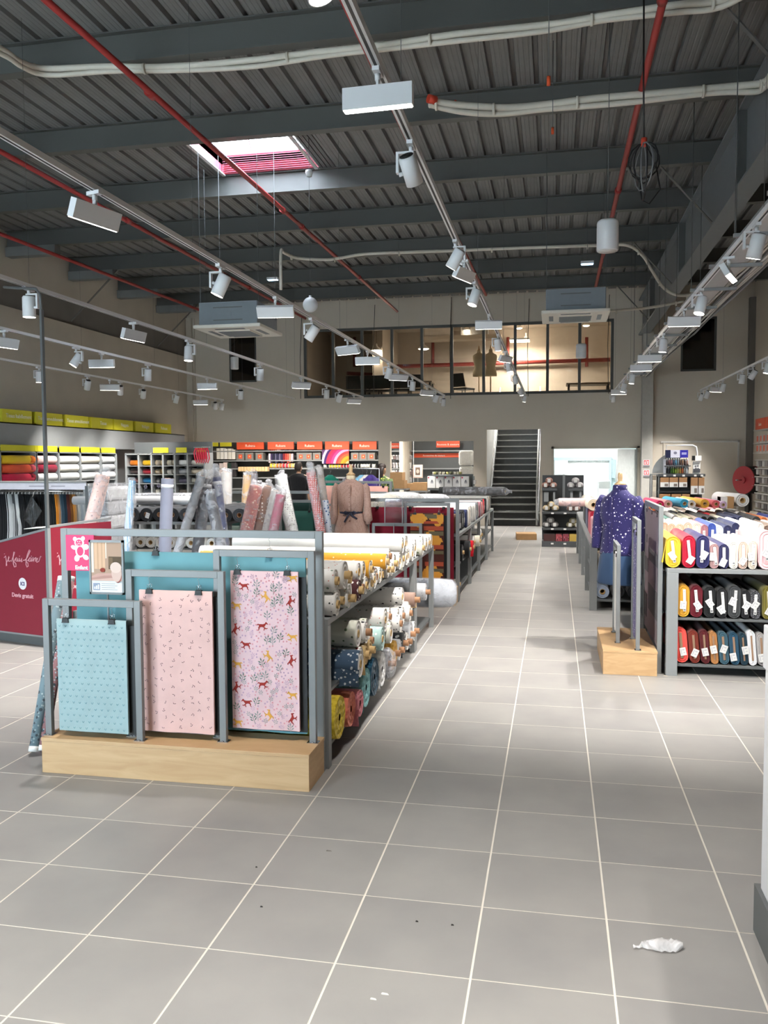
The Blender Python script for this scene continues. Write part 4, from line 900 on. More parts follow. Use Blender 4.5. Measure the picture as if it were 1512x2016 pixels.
# bottom shelf: plush fabrics with raised dots
def mk(n, c, d): return n, fabric(c, 'minky', (d,), 26, .34)
BOT = [('bright yellow dotted plush', (226, 198, 62), (196, 166, 40), 378, 1460, .125, -.01), ('salmon plush', (222, 128, 104), (200, 104, 84), 460, 1400, .105, .0), ('pink plush', (224, 140, 150), (204, 118, 130), 520, 1330, .085, .01), ('pale aqua dotted plush', (136, 196, 200), (112, 174, 180), 610, 1230, .125, .0), ('dark teal plush', (24, 66, 88), (16, 52, 72), 690, 1110, .13, .0), ('white plush', (226, 226, 226), (206, 206, 208), 780, 960, .12, .0), ('clear wrapped grey quilted', (150, 150, 156), (128, 128, 134), 800, 745, .105, .0)]
ci = []
for q in BOT: y, z = YZ(zl, q[3], q[4]); ci.append((y, .1 + q[5], q[5]))
ci = relax(ci, .1, ymin=4.43, ymax=8.3)
ci = [(y, .102 + r, r) for y, z, r in sorted(ci)]
yy = 4.44
for k, q in enumerate(BOT):
    r = q[5]; yy += r; nm, m_ = mk(*q[:3])
    t = add_roll('plush_roll', '%s roll on the bottom shelf of the front rack' % q[0], RXE + .02 + q[6], yy, .101 + r, 1.3, r, m_, 'plush rolls on the bottom shelf of the front rack', CORE2, -.01 if k < 6 else .05, seed=90 + k, bump=.012, flap=.1 if k in (2, 3, 5) else None, rc=.02)
    if k == 6: 
        w_ = MB().lathe([(r + .012, -1.2), (r + .014, -.1), (r + .01, .0), (r * .8, .04), (.04, .05)], WRAP, 22); w_.v = [(z, x, y) for x, y, z in w_.v]; w_.obj('plastic_wrap', t)
    yy += r + .004
nm = ['taupe', 'must', 'sil', 'blk', 'wf', 'sil', 'white']
for k, q in enumerate(nm):
    r = (.07, .1, .085, .1, .075, .1, .09)[k]; yy += r
    if yy + r > 8.26: break
    t = add_roll('fabric_roll', lab(PR[q][0], 'on the front rack bottom shelf'), RXE + .0, yy, .101 + r, 1.3, r, PR[q][1], 'fabric rolls on the bottom shelf of the front rack', CORE2, .04, seed=140 + k, flap=.08 if k % 2 else None)
    yy += r + .004
# wadding in clear film at the far end, and small hanging cotton tape reels by the front post
p = PX(858, 1190, -1.09)
t = thing('wadding_roll', 'fat white wadding roll in clear film at the far end of the front rack', 'wadding', (-1.06, 8.56, .35))
mb = MB(); mb.lathe([(0, -.9), (.1, -.88), (.12, -.6), (.122, -.1), (.112, .04), (.08, .075), (0, .085)], fabric((214, 220, 230)), 26); mb.v = [(z, x, y * 1.2) for x, y, z in mb.v]; mb.obj('wadding', t, (0, 0, -.03))
mb = MB(); mb.lathe([(.11, -.88), (.128, -.6), (.13, -.1), (.12, .05), (.085, .085), (0, .095)], WRAP, 26); mb.v = [(z, x, y * 1.2) for x, y, z in mb.v]; mb.obj('plastic_wrap', t, (0, 0, -.03))
# two slim rolls leaning on the left of the front stand
for k, (bx, by, tx_, ty_, c, lb) in enumerate((((65, 1478), 0, (108, 1232), 0, (112, 132, 140), 'slim blue-grey floral roll leaning at the left of the front stand'), ((82, 1476), 0, (122, 1236), 0, (150, 110, 112), 'slim dusty-pink dark-leaf roll leaning at the left of the front stand'))):
    a = PZ(bx[0], bx[1], .03); a = Vector((a.x, a.y, .0)); b_ = PY(tx_[0], tx_[1], a.y + .28)
    t = thing('leaning_roll', lb, 'fabric roll', a, 'slim rolls leaning by the front stand')
    d = b_ - a; d = d.normalized() * 1.02
    MB().tube([d * .05, d * .4, d], .03, fabric(c, 'floral', ((70, 78, 84), (160, 172, 176)), 30, .3), 16).obj('fabric', t)
    MB().tube([d * .022, d * .052], .031, WHITE, 14).obj('end_cap', t); MB().tube([d * 1.0, d * 1.03], .03, WHITE, 14).obj('end_cap', t)
# ================================================================ FLAT BOLTS, RIGHT SIDE
BOARD = mat('bolt_board', (140, 112, 90), .85, 0, .08)
TINK = mat('pale_tag_print', (178, 178, 182), .8)
TAGM = mat('price_card', (208, 207, 204), .7, 0, .01)
def stadium(w, h, n=6, sq=1.0):
    r = w / 2; pts = []
    for i in range(n + 1): a = math.pi * i / n; pts.append((r * math.cos(a), h / 2 - r + r * math.sin(a) * sq))
    for i in range(n + 1): a = math.pi + math.pi * i / n; pts.append((r * math.cos(a), -h / 2 + r + r * math.sin(a) * sq))
    return pts
def bolt_mesh(w, h, L, m, seed=0, flap=False):
    rr = random.Random(seed); mb = MB(); n = 14; pts = stadium(w, h); N = len(pts)
    rings = [(L, 1.0), (L * .5, 1.0), (.02, 1.0), (.0, .97)]
    j = [1 + rr.uniform(-.02, .02) for _ in range(N)]
    b = len(mb.v)
    for y, s in rings: mb.v += [(x * s * j[k], y, z * (1 - (1 - s) * .5) * (1 + (j[k] - 1) * .4)) for k, (x, z) in enumerate(pts)]
    for i in range(len(rings) - 1):
        for k in range(N): k2 = (k + 1) % N; mb.face((b + i * N + k, b + i * N + k2, b + (i + 1) * N + k2, b + (i + 1) * N + k), m, True)
    mb.face([b + k for k in range(N)], m)
    last = b + (len(rings) - 1) * N
    for q in range(4):  # folded layers on the end, alternately proud and recessed
        ww = w * (.97 - .2 * (q + 1)); hh = h - (w - ww) * .9; nb = len(mb.v); yy = .006 if q % 2 == 0 else .0
        mb.v += [(x, yy, z) for x, z in stadium(max(ww, w * .14), hh)]
        for k in range(N): k2 = (k + 1) % N; mb.face((last + k, last + k2, nb + k2, nb + k), m)
        last = nb
    mb.face([last + k for k in range(N)], m)
    if flap: mb.hexa([(-w * .52, .0, h * .15), (-w * .45, .0, h * .42), (-w * .45, L * .8, h * .42), (-w * .52, L * .8, h * .15), (-w * .74, -.01, -h * .32), (-w * .66, -.01, -h * .34), (-w * .66, L * .8, -h * .34), (-w * .74, L * .8, -h * .32)], m)
    return mb
def tag_mesh(w, h):
    mb = MB().box(-w / 2, w / 2, -.002, 0, -h / 2, h / 2, TAGM)
    mb.box(-w * .1, w * .3, -.0026, -.002, h * .15, h * .32, TINK).box(-w * .35, -w * .2, -.0026, -.002, -h * .35, h * .35, TINK).box(.0, w * .3, -.0026, -.002, -h * .2, -h * .08, TINK); return mb.mesh('price_tag')
TAG = tag_mesh(.046, .062); 
def strip_mesh():
    mb = MB().box(-.0105, .0105, -.001, 0, -.085, .085, TAGM); mb.box(-.007, .007, -.0016, -.001, .06, .074, TINK).box(-.007, .007, -.0016, -.001, -.078, -.066, INK); return mb.mesh('price_strip')
STRIP = strip_mesh()
_bm = {}
def bolt(label, x, y, z, w, h, L, m, group, rot=0.0, tilt=0.0, board=False, strip=True, tg=True, seed=0, flap=False, far=False):
    t = thing('fabric_bolt', label, 'fabric bolt', (x, y, z), group, (0, tilt, rot))
    rr = random.Random(seed + 11); key = (m.name, round(w, 3), round(h, 3), round(L, 2), flap)
    if key not in _bm: _bm[key] = bolt_mesh(w, h, L, m, seed, flap).mesh('fabric')
    link('fabric', _bm[key], t)
    if board: MB().box(-w * .11, w * .11, -.004, .05, -h * .36, h * .36, BOARD).obj('board_core', t)
    if strip: link('price_strip', STRIP, t, (rr.uniform(-.008, .008), -.006, h * .02), 0, (0, R_(rr.uniform(-9, 4)), 0)).scale.z = min(1, h / .24)
    if tg: link('price_tag', TAG, t, (rr.uniform(-.015, .012), -.009, -h * rr.uniform(-.02, .26)), 0, (0, R_(rr.choice((-34, -8, 28, 32, 4, 24))), 0))
    return t
def F(c, k='plain', cols=(), s=30, z=.25): return fabric(c, k, cols, s, z)
fz = lambda x, y: (1250 + x / 5.77, 960 + y / 5.77); gz = lambda x, y: (1290 + x / 6.3, 1020 + y / 6.3)
rr_ = rack((.85, 6.78, 0), 'grey steel rack filled with flat bolts at the right photo edge', 1.5, 2.66, 1, [0, 2.6], .835, [.09, .452], pw=.085)
def place_row(rows, zf, Y, shelf, where, group, board=False, tilt=0.0, zmax=None):
    last = .0
    for k, (x0, x1, ty_, nm, c, kw) in enumerate(rows):
        a = PY(*zf(x0, ty_), Y); b_ = PY(*zf(x1, ty_), Y); w = (b_.x - a.x) * .9; cx = max((a.x + b_.x) / 2, last + w / 2 + .002); last = cx + w / 2
        h = min(a.z - shelf, (zmax or 9) - shelf) / math.cos(tilt)
        bolt('%s bolt %s' % (nm, where), cx, Y, shelf + h / 2 * math.cos(tilt) + w / 2 * 0 + .002, w, h, .74, c, group, 0, tilt, board, seed=k * 7 + int(shelf * 100), **kw)
place_row([(340, 535, 555, 'golden yellow', F((214, 182, 58)), dict(flap=True)), (535, 700, 545, 'bright red', F((176, 30, 54)), {}), (690, 860, 545, 'thick navy', F((48, 48, 92)), {}), (850, 960, 640, 'short dusty mauve', F((176, 142, 142)), {}), (950, 1075, 645, 'short navy', F((50, 50, 88)), {}), (1070, 1180, 620, 'plain white', F((226, 222, 214)), dict(tg=False)), (1180, 1285, 615, 'pinkish beige', F((220, 192, 178)), {}), (1290, 1395, 610, 'pale beige', F((222, 210, 196)), {}), (1400, 1610, 490, 'fat powder pink', F((226, 186, 190)), {})],
          fz, 6.80, .835, 'standing on top of the right rack, front row', 'bolts in the front row on the right rack')
place_row([(265, 440, 825, 'mustard', F((204, 152, 52)), {}), (430, 600, 835, 'burgundy', F((100, 26, 38)), {}), (605, 760, 850, 'jet black', F((30, 31, 33)), {}), (765, 905, 870, 'soft black', F((38, 38, 40)), {}), (900, 1075, 835, 'charcoal grey', F((64, 66, 68)), {}), (1078, 1180, 900, 'thin black', F((34, 34, 37)), {}), (1185, 1315, 905, 'dark speckled', F((66, 66, 70), 'dots', ((120, 120, 126),), 60, .3), {}), (1330, 1480, 850, 'olive', F((112, 104, 44)), {})],
          gz, 6.81, .454, 'on the middle shelf of the right rack', 'bolts on the middle shelf of the right rack', zmax=.79)
place_row([(235, 415, 1360, 'coral fleece', F((226, 84, 76)), dict(strip=False, flap=True)), (415, 555, 1395, 'rust fleece', F((120, 48, 36)), dict(strip=False)), (555, 680, 1390, 'dark red fleece', F((92, 30, 34)), dict(strip=False)), (680, 785, 1410, 'tan fleece', F((176, 124, 74)), dict(strip=False)), (785, 920, 1415, 'teal grey fleece', F((60, 92, 106)), dict(strip=False)), (920, 1050, 1420, 'petrol blue fleece', F((38, 76, 98)), dict(strip=False)), (1052, 1150, 1430, 'deep petrol fleece', F((30, 58, 72)), dict(strip=False)), (1150, 1260, 1400, 'white fleece', F((226, 226, 228)), dict(strip=False, tg=False)), (1262, 1390, 1430, 'pale grey fleece', F((160, 156, 154)), dict(strip=False)), (1395, 1500, 1430, 'dark grey fleece', F((90, 90, 92)), dict(strip=False))],
          gz, 6.83, .092, 'on the bottom shelf of the right rack', 'bolts on the bottom shelf of the right rack', True, R_(-5))
for k, (nm, c) in enumerate((('plain rose', (210, 150, 156)), ('ivory', (226, 220, 206)), ('slate blue', (84, 98, 126)), ('sage', (140, 152, 130)))):
    w = .115; h = .25; x = 1.80 + k * .12
    if x < 2.3: bolt('%s bolt standing beyond the photo edge on top of the right rack' % nm, x, 6.8, .837 + h / 2, w, h, .74, F(c), 'bolts in the front row on the right rack', seed=k)
for k, (nm, c) in enumerate((('dark olive', (84, 80, 50)), ('grey', (120, 120, 122)), ('plum', (92, 50, 74)), ('ink blue', (42, 52, 84)))): bolt('%s bolt beyond the photo edge on the middle shelf of the right rack' % nm, 1.83 + k * .12, 6.81, .456 + .15, .11, .3, .74, F(c), 'bolts on the middle shelf of the right rack', seed=k + 3)
C_ = {'cream': (236, 222, 200), 'peach': (234, 198, 176), 'mauve': (168, 118, 128), 'blue': (60, 84, 160), 'pale blue': (196, 206, 226), 'navy': (44, 50, 84), 'white': (230, 228, 224), 'taupe': (132, 116, 104), 'black': (34, 34, 37), 'yellow': (222, 196, 70), 'brown': (112, 80, 66), 'rose': (200, 120, 120), 'raspberry': (180, 44, 66), 'pink': (226, 160, 166), 'dark green': (52, 84, 74), 'teal green': (84, 124, 114), 'olive grey': (140, 136, 116), 'charcoal': (74, 74, 76), 'orange': (226, 130, 70), 'royal blue': (52, 70, 160), 'red': (200, 36, 48), 'grey': (150, 150, 150), 'lilac': (196, 176, 214), 'sky blue': (70, 170, 206), 'fuchsia': (214, 44, 108), 'tan': (206, 176, 140), 'beige': (222, 208, 188)}
def fill_row(x0, x1, Y, zs, h, seq, where, group, L=.74, w0=.058, every=1, jitter=.012):
    rr = random.Random(int(Y * 100)); x = x0; k = 0; n = {}
    while x < x1 and k < len(seq):
        nm = seq[k]; w = w0 * rr.uniform(.85, 1.2); n[nm] = n.get(nm, 0) + 1
        hh = h * rr.uniform(.93, 1.06)
        o = ORD[n[nm] - 1] + ' ' if seq.count(nm) > 1 else ''
        bolt('%s%s bolt in the %s%s' % (o, nm, where, ', from the aisle' if o else ''), x + w / 2, Y + rr.uniform(-jitter, jitter), zs + hh / 2 + .002, w, hh, L, F(C_[nm]), group, 0, 0, seed=k, strip=True, tg=rr.random() < .55)
        x += w + .003; k += 1
fill_row(.9, 2.32, 7.6, .835, .285, ['peach'] * 4 + ['cream', 'mauve', 'blue', 'pale blue', 'navy', 'navy', 'white', 'white', 'white', 'taupe', 'taupe', 'white', 'black', 'black', 'yellow', 'mauve', 'brown', 'rose', 'raspberry', 'raspberry', 'raspberry', 'pink', 'royal blue'], 'second row on the right rack', 'bolts in the second row on the right rack')
fill_row(.9, 2.32, 8.5, .835, .29, ['orange', 'peach', 'teal green', 'grey', 'olive grey', 'olive grey', 'taupe', 'black', 'black', 'black', 'cream', 'navy', 'navy', 'charcoal', 'charcoal', 'orange', 'peach', 'royal blue', 'white', 'blue', 'blue', 'dark green', 'dark green', 'black'], 'third row on the right rack', 'bolts in the third row on the right rack', w0=.062)
# second right island
r2 = rack((.385, 9.62, 0), 'long grey steel rack of bolts right of the aisle behind the mannequin', 1.95, 6.0, 1, [0, 1.5, 3.0, 4.4, 5.94], .75, [.12, .42], pw=.08)
for k in range(4): MB().cyl((.06 if k % 2 else 1.9, .2 + 5.5 * (k // 2), .04), (.085 if k % 2 else 1.925, .2 + 5.5 * (k // 2), .04), .035, CHROME, 14).obj('castor', r2)
fill_row(.42, 1.0, 9.66, .75, .25, ['pink'] * 8 + ['peach'], 'front row on the second right rack', 'bolts in the front row on the second right rack', w0=.052)
fill_row(1.05, 2.32, 9.66, .75, .33, ['white', 'black', 'black', 'charcoal', 'black', 'charcoal', 'black', 'black', 'red', 'red', 'cream', 'cream', 'grey', 'black', 'white', 'beige', 'black', 'black', 'cream'], 'front right row on the second right rack', 'bolts in the front right row on the second right rack', w0=.06)
fill_row(.42, 2.3, 10.5, .75, .3, ['raspberry', 'red', 'grey', 'black', 'grey', 'charcoal', 'black', 'dark green', 'black', 'navy', 'charcoal', 'black', 'white', 'white', 'beige', 'white', 'taupe', 'white', 'black', 'grey', 'cream', 'white', 'beige', 'black', 'grey', 'white', 'cream'], 'second row on the second right rack', 'bolts in the second row on the second right rack', w0=.064)
fill_row(.42, 2.3, 11.4, .75, .3, ['navy', 'black', 'blue', 'black', 'charcoal', 'black', 'teal green', 'black', 'cream', 'white', 'black', 'beige', 'white', 'cream', 'grey', 'white', 'black', 'taupe', 'white', 'grey', 'charcoal', 'white', 'rose', 'pink', 'white', 'cream'], 'third row on the second right rack', 'bolts in the third row on the second right rack', w0=.064)
fill_row(.42, 2.3, 12.4, .75, .3, ['black', 'olive grey', 'black', 'dark green', 'navy', 'black', 'teal green', 'charcoal', 'black', 'grey', 'beige', 'black', 'white', 'navy', 'grey', 'rose', 'black', 'taupe', 'white', 'blue', 'black', 'white', 'cream'], 'fourth row on the second right rack', 'bolts in the fourth row on the second right rack', w0=.07)
# round rolls lying across the bolts of the second right island
def yroll(label, px, py, r, c, Y=10.0, z=1.1, L=.9, yaw=0.0, wrap=False, core=CORE, grp='round rolls lying on the bolts at the right'):
    p = PY(px, py, Y); t = thing('fabric_roll', label, 'fabric roll', (p.x, Y, z + r), grp, (0, 0, R_(-90) + yaw))
    mb, cb = roll_parts(L, r, c, core, r * .42, .003, None, 0, int(px)); mb.obj('fabric', t); cb.obj('cardboard_core', t); return t
for px, r, nm, c, yw in ((1284, .047, 'orange', (240, 124, 44), .08), (1300, .042, 'fuchsia', (216, 40, 100), .08), (1316, .045, 'pale pink', (232, 172, 170), .1), (1348, .05, 'sky blue', (70, 176, 214), .12), (1362, .045, 'white', (230, 230, 228), .05), (1388, .05, 'golden yellow', (226, 180, 74), .14), (1410, .045, 'coral pink', (224, 110, 120), .1), (1424, .04, 'lilac', (214, 190, 220), .1)):
    yroll('%s round roll lying across the bolts behind the right tall frame' % nm, px, 990, r, F(c), 9.95, 1.13 if px > 1296 else 1.085, .85, yw)
p = PY(1432, 985, 10.0); t = thing('kraft_box', 'small kraft paper box among the bolts behind the coral roll', 'box', (p.x, 10.1, 1.125))
MB().box(-.07, .07, -.1, .1, 0, .13, CARD).obj('carton', t, (0, 0, 0), .003); MB().box(-.07, -.0, -.102, .1, .0, .132, PAPER).obj('label_sleeve', t)
yroll('fat white roll lying on the black bolts at the right', 1462, 985, .075, F((232, 232, 232)), 10.05, 1.14, .7, .2)
# rolls along the aisle edge of the second island
for k, (y, z, r, c, nm) in enumerate(((10.55, 1.06, .07, (236, 226, 200), 'cream'), (11.3, 1.07, .065, (232, 224, 206), 'ivory'))):
    t = yroll('%s round roll lying along the aisle edge of the second right rack' % nm, 1140, 985, r, F(c), y, z, .8, .05); t.location.x = .46
t = add_roll('fabric_roll', 'pink roll in clear film lying crosswise behind the right mannequin', 1.05, 11.0, 1.14, 1.0, .05, F((226, 186, 176)), 'round rolls lying on the bolts at the right', CORE, .01)
w_ = MB().lathe([(.03, -1.06), (.056, -.98), (.058, -.02), (.03, .05)], WRAP, 16); w_.v = [(z, x, y) for x, y, z in w_.v]; w_.obj('plastic_wrap', t)
# lower shelf of the second right island
t = yroll('pale blue roll on the lower shelf behind the right plinth', 1178, 1165, .075, F((178, 192, 214)), 9.72, .124, .9, 0, grp='rolls on the lower shelves right of the aisle'); t.location.x = .53
for k, (x, r, nm, c) in enumerate(((.7, .07, 'black', (40, 40, 42)), (.88, .075, 'charcoal', (70, 70, 74)), (1.06, .07, 'grey', (120, 120, 124)))):
    t = yroll('%s roll on the lower shelf of the second right rack' % nm, 1200, 1150, r, F(c), 9.75, .124, .9, 0, grp='rolls on the lower shelves right of the aisle'); t.location.x = x
fill_row(.45, 1.6, 9.72, .42, .24, ['beige', 'white', 'tan', 'white', 'grey', 'brown', 'cream', 'white', 'taupe', 'beige', 'white', 'grey', 'black', 'white', 'beige', 'black'], 'middle shelf of the second right rack', 'bolts on the middle shelf of the second right rack', w0=.06)

# right display stand seen end on
display((.377, 7.67, 0), R_(-90), 'oak plinth with grey frames standing end on at the right of the aisle', .405, [(.19, .655, .13, .985), (.44, .905, .262, 1.205)], (-.25, .838, .43, 1.31), L=.93)
PUR = fabric((66, 58, 118), 'floral', ((214, 206, 226), (130, 120, 180)), 34, .2)
cloth_panel('hanging_fabric', 'white cotton lace length clipped in the lowest right frame', 0, .36, 0, .25, .9, F((232, 230, 224), 'dots', ((196, 196, 200),), 40, .25), (.05, .31), .95, .003, False, parent_rot=R_(-90), loc=(.507, 7.43, .25))
cloth_panel('hanging_fabric', 'purple feather-printed length clipped in the middle right frame', 0, .36, 0, .25, 1.1, PUR, (.05, .31), 1.17, .003, False, parent_rot=R_(-90), loc=(.639, 7.18, .25))
t = thing('fabric_board', 'dark plum patchwork board hung in the tall right frame', 'board', (.806, 7.85, .2), None, (0, 0, R_(-90)))
PLUM = F((116, 92, 98)); PLUMD = F((58, 44, 46))
MB().box(0, .98, -.012, .012, 0, 1.04, PLUM).obj('cloth', t); pb = MB()
for x0, x1, a, b_ in ((.3, .98, .62, .72), (.0, .25, .5, .62), (.3, .98, .2, .42), (.1, .16, .75, .82), (.0, .2, .1, .3)): pb.box(x0, x1, -.0145, -.0118, a, b_, PLUMD)
pb.obj('printed_motif', t)
for x in (.12, .5, .86): clip_on(t, x, 1.03, 1.075)

# ---------------------------------------------------------------- dress forms
LINEN = mat('linen_form', (232, 216, 184), .85, 0, .03); TURN = wood('turned_wood', (196, 158, 112), (222, 190, 146), 'Z')
def loft(mb, rings, m, n=20, y0=0.0, fold=0.0, nf=9):
    b = len(mb.v)
    for (z, rx, ry, dy) in rings:
        for k in range(n):
            a = 2 * math.pi * k / n; s = 1 + fold * (rings[0][0] - z if rings[0][0] > z else 0) * math.sin(nf * a); mb.v.append((rx * s * math.cos(a), dy + ry * s * math.sin(a), z))
    for i in range(len(rings) - 1):
        for k in range(n): k2 = (k + 1) % n; mb.face((b + i * n + k, b + i * n + k2, b + (i + 1) * n + k2, b + (i + 1) * n + k), m, True)
    mb.face([b + k for k in range(n)], m); mb.face([b + (len(rings) - 1) * n + k for k in range(n)], m)
    return mb
BUST = [(1.44, .055, .058, .0), (1.41, .11, .075, .0), (1.38, .165, .088, -.002), (1.33, .178, .098, -.006), (1.25, .165, .118, -.014), (1.19, .155, .118, -.012), (1.1, .128, .096, -.002), (1.04, .118, .088, 0), (.96, .15, .105, .004), (.88, .172, .12, .008), (.8, .17, .118, .008)]
def dress_form(loc, label, z=0.0, rot=0.0, garment=None, sc=1.0):
    t = thing('dress_form', label, 'mannequin', loc, None, (0, 0, rot)); t.scale = (sc,) * 3
    loft(MB(), [(z, a * (.86 if garment else 1), b_ * (.86 if garment else 1), d) for z, a, b_, d in BUST], LINEN).obj('torso', t)
    MB().lathe([(.052, 1.43), (.054, 1.47), (.05, 1.505), (0, 1.51)], LINEN, 18).obj('neck', t)
    MB().lathe([(.053, 1.506), (.055, 1.52), (.03, 1.535), (.02, 1.55), (.024, 1.575), (.022, 1.61), (.012, 1.63), (0, 1.633)], TURN, 16).obj('neck_cap', t)
    MB().cyl((0, 0, .02), (0, 0, .82), .016, TURN, 12).obj('pole', t)
    MB().lathe([(.135, 0), (.135, .015), (.05, .03), (.02, .06), (0, .06)], DGREY, 20).obj('base', t)
    if garment: garment(t)
    return t
def sleeve(t, s, m, pts, rad, nm='sleeve'):
    return MB().tube([(s * x, y, z) for x, y, z in pts], rad, m, 12).obj(nm, t)
def beige_dress(t):
    m = fabric((182, 150, 138), 'dots', ((150, 116, 104),), 62, .3)
    loft(MB(), [(1.455, .056, .06, 0), (1.42, .115, .08, 0), (1.385, .17, .096, -.002), (1.33, .168, .106, -.006), (1.25, .16, .124, -.014), (1.18, .155, .126, -.012), (1.09, .142, .11, -.002), (1.06, .134, .105, 0)], m).obj('bodice', t)
    loft(MB(), [(1.07, .134, .105, 0), (1.0, .165, .125, .002), (.9, .195, .145, .004), (.75, .22, .16, .004), (.6, .235, .175, .004), (.5, .24, .18, .004)], m, 36, 0, .1, 9).obj('skirt', t)
    for s in (-1, 1):
        c = sleeve(t, s, m, [(.15, 0, 1.395), (.178, -.0, 1.35), (.194, -.01, 1.22), (.198, -.02, 1.1), (.203, -.03, 1.02), (.207, -.034, .975), (.206, -.036, .955), (.206, -.036, .93)], [.045, .047, .044, .046, .052, .052, .027, .032])
        MB().hexa([(s * .002, -.068, 1.452), (s * .05, -.055, 1.46), (s * .055, -.05, 1.462), (s * .006, -.06, 1.46), (s * .02, -.085, 1.425), (s * .062, -.08, 1.432), (s * .062, -.074, 1.434), (s * .02, -.078, 1.43)], m).obj('collar', t)
    nv = F((52, 54, 72))
    bl = MB(); bl.lathe([(.137, 1.045), (.139, 1.052), (.139, 1.082), (.137, 1.088)], nv, 28, sy=.79); 
    b = bl.obj('belt', t)
    bw = MB()
    for s in (-1, 1):
        bw.tube([(s * .01, -.118, 1.065), (s * .05, -.13, 1.085), (s * .085, -.125, 1.07), (s * .05, -.128, 1.052), (s * .01, -.12, 1.062)], .009, nv, 6)
    bw.tube([(0, -.118, 1.06), (-.03, -.135, 1.02), (-.06, -.15, .96)], .011, nv, 6).tube([(0, -.118, 1.06), (.04, -.135, 1.03), (.09, -.15, 1.0)], .011, nv, 6); bw.obj('bow', b)
    for k in range(8): MB().cyl((0, -.128 - .0 * k + (-.012 if k < 3 else .0) * 0, 1.36 - k * .055), (0, -.15 - (k > 5) * .02, 1.36 - k * .055), .006, mat('brown_button', (120, 84, 66), .4), 8).obj('button', t)
    MB().box(-.012, .012, -.146, -.134, 1.1, 1.4, m).obj('placket', t)
dress_form((-2.365, 9.75, 0), 'dress form in a long-sleeved beige shirt dress with navy bow belt', 0, R_(6), beige_dress)
def jacket(t):
    m = fabric((48, 44, 92), 'floral', ((226, 220, 232), (150, 140, 190)), 25, .2); den = F((52, 74, 104))
    loft(MB(), [(1.47, .062, .066, 0), (1.43, .1, .085, 0), (1.39, .175, .104, 0), (1.33, .198, .118, -.004), (1.22, .195, .138, -.01), (1.1, .17, .126, 0), (1.0, .18, .135, .002), (.88, .2, .15, .004), (.84, .204, .152, .004)], m).obj('jacket_body', t)
    loft(MB(), [(.98, .15, .12, 0), (.85, .19, .15, 0), (.7, .215, .17, 0), (.58, .225, .18, 0), (.56, .223, .178, 0)], den, 32, 0, .1, 8).obj('denim_skirt', t)
    MB().lathe([(.064, 1.44), (.07, 1.46), (.066, 1.505), (.06, 1.51)], m, 20).obj('collar', t)
    for s in (-1, 1): sleeve(t, s, m, [(.165, 0, 1.385), (.2, 0, 1.32), (.222, -.01, 1.2), (.232, -.02, 1.06), (.236, -.03, .92), (.237, -.03, .89)], [.055, .064, .06, .056, .052, .05])
    MB().box(-.01, .01, -.152, -.138, .86, 1.4, m).obj('placket', t)
dress_form((.585, 8.05, 0), 'dress form in a purple feather-print jacket and denim skirt behind the right plinth', 0, R_(-38), jacket, .955)

# ---------------------------------------------------------------- counter at the right edge of the photograph
t = thing('checkout_counter', 'white panelled checkout counter cut by the right photo edge', 'counter', (.7, 1.55, 0))
WP = mat('counter_white_laminate', (222, 223, 226), .4, 0, .01)
MB().box(.0, .6, .02, 1.565, 0, .17, DGREY).obj('plinth', t)
MB().box(.014, .62, 0, 1.53, .17, .95, WP).obj('body', t, (0, 0, 0), .003)
MB().box(.006, .66, -.02, 1.535, .95, 1.1, WP).obj('worktop', t, (0, 0, 0), .004)

# ---------------------------------------------------------------- litter on the floor
p = PZ(1285, 1866, 0); t = thing('plastic_scrap', 'crumpled scrap of clear plastic lying on the near tiles', 'litter', p)
mb = MB(); rr = random.Random(4); nx, ny = 18, 6
for i in range(nx + 1):
    for j in range(ny + 1):
        u = i / nx; w = (.012 if u < .12 else (.004 + .05 * min(1, (u - .12) * 2.4))) * (1 if u < .8 else math.sqrt(max(.05, (1 - u) / .2)))
        mb.v.append((-.065 + .165 * u, .018 * math.sin(u * 3 - 1) + (j / ny - .5) * 2 * w * .75, .003 + .016 * (1 - (2 * j / ny - 1) ** 2) * (u > .15) + rr.uniform(0, .007)))
for i in range(nx):
    for j in range(ny): mb.face((i * (ny + 1) + j, (i + 1) * (ny + 1) + j, (i + 1) * (ny + 1) + j + 1, i * (ny + 1) + j + 1), film('scrap_film', (244, 244, 246), .6), True)
mb.obj('film', t)
for px, py, lb, c, s in ((648, 1676, 'small dark shred of lint on the tiles in front of the oak plinth', (110, 104, 98), .012), (515, 1786, 'tiny black crumb on the left near tiles', (50, 48, 46), .005), (505, 1708, 'tiny dark crumb below the plinth lint', (60, 58, 56), .004), (821, 1815, 'black speck on the aisle tiles', (50, 48, 46), .005), (891, 1822, 'second black speck on the aisle tiles', (50, 48, 46), .005), (735, 1968, 'white thread end on the nearest tiles', (220, 218, 212), .01), (758, 1958, 'longer white thread end on the nearest tiles', (220, 218, 212), .012), (1311, 1331, 'torn paper shred at the foot of the right plinth', (200, 186, 170), .016)):
    p = PZ(px, py, 0); t = MB().hexa([(-s, -.002, 0), (s, -.001, 0), (s * .8, .003, 0), (-s * .7, .002, 0), (-s, -.001, .004), (s, 0, .001), (s * .6, .003, .003), (-s * .7, .002, .005)], mat('litter_%d_%d' % (c[0], c[2]), c, .8)).obj('lint', None, p); tag(t, lb, 'litter')
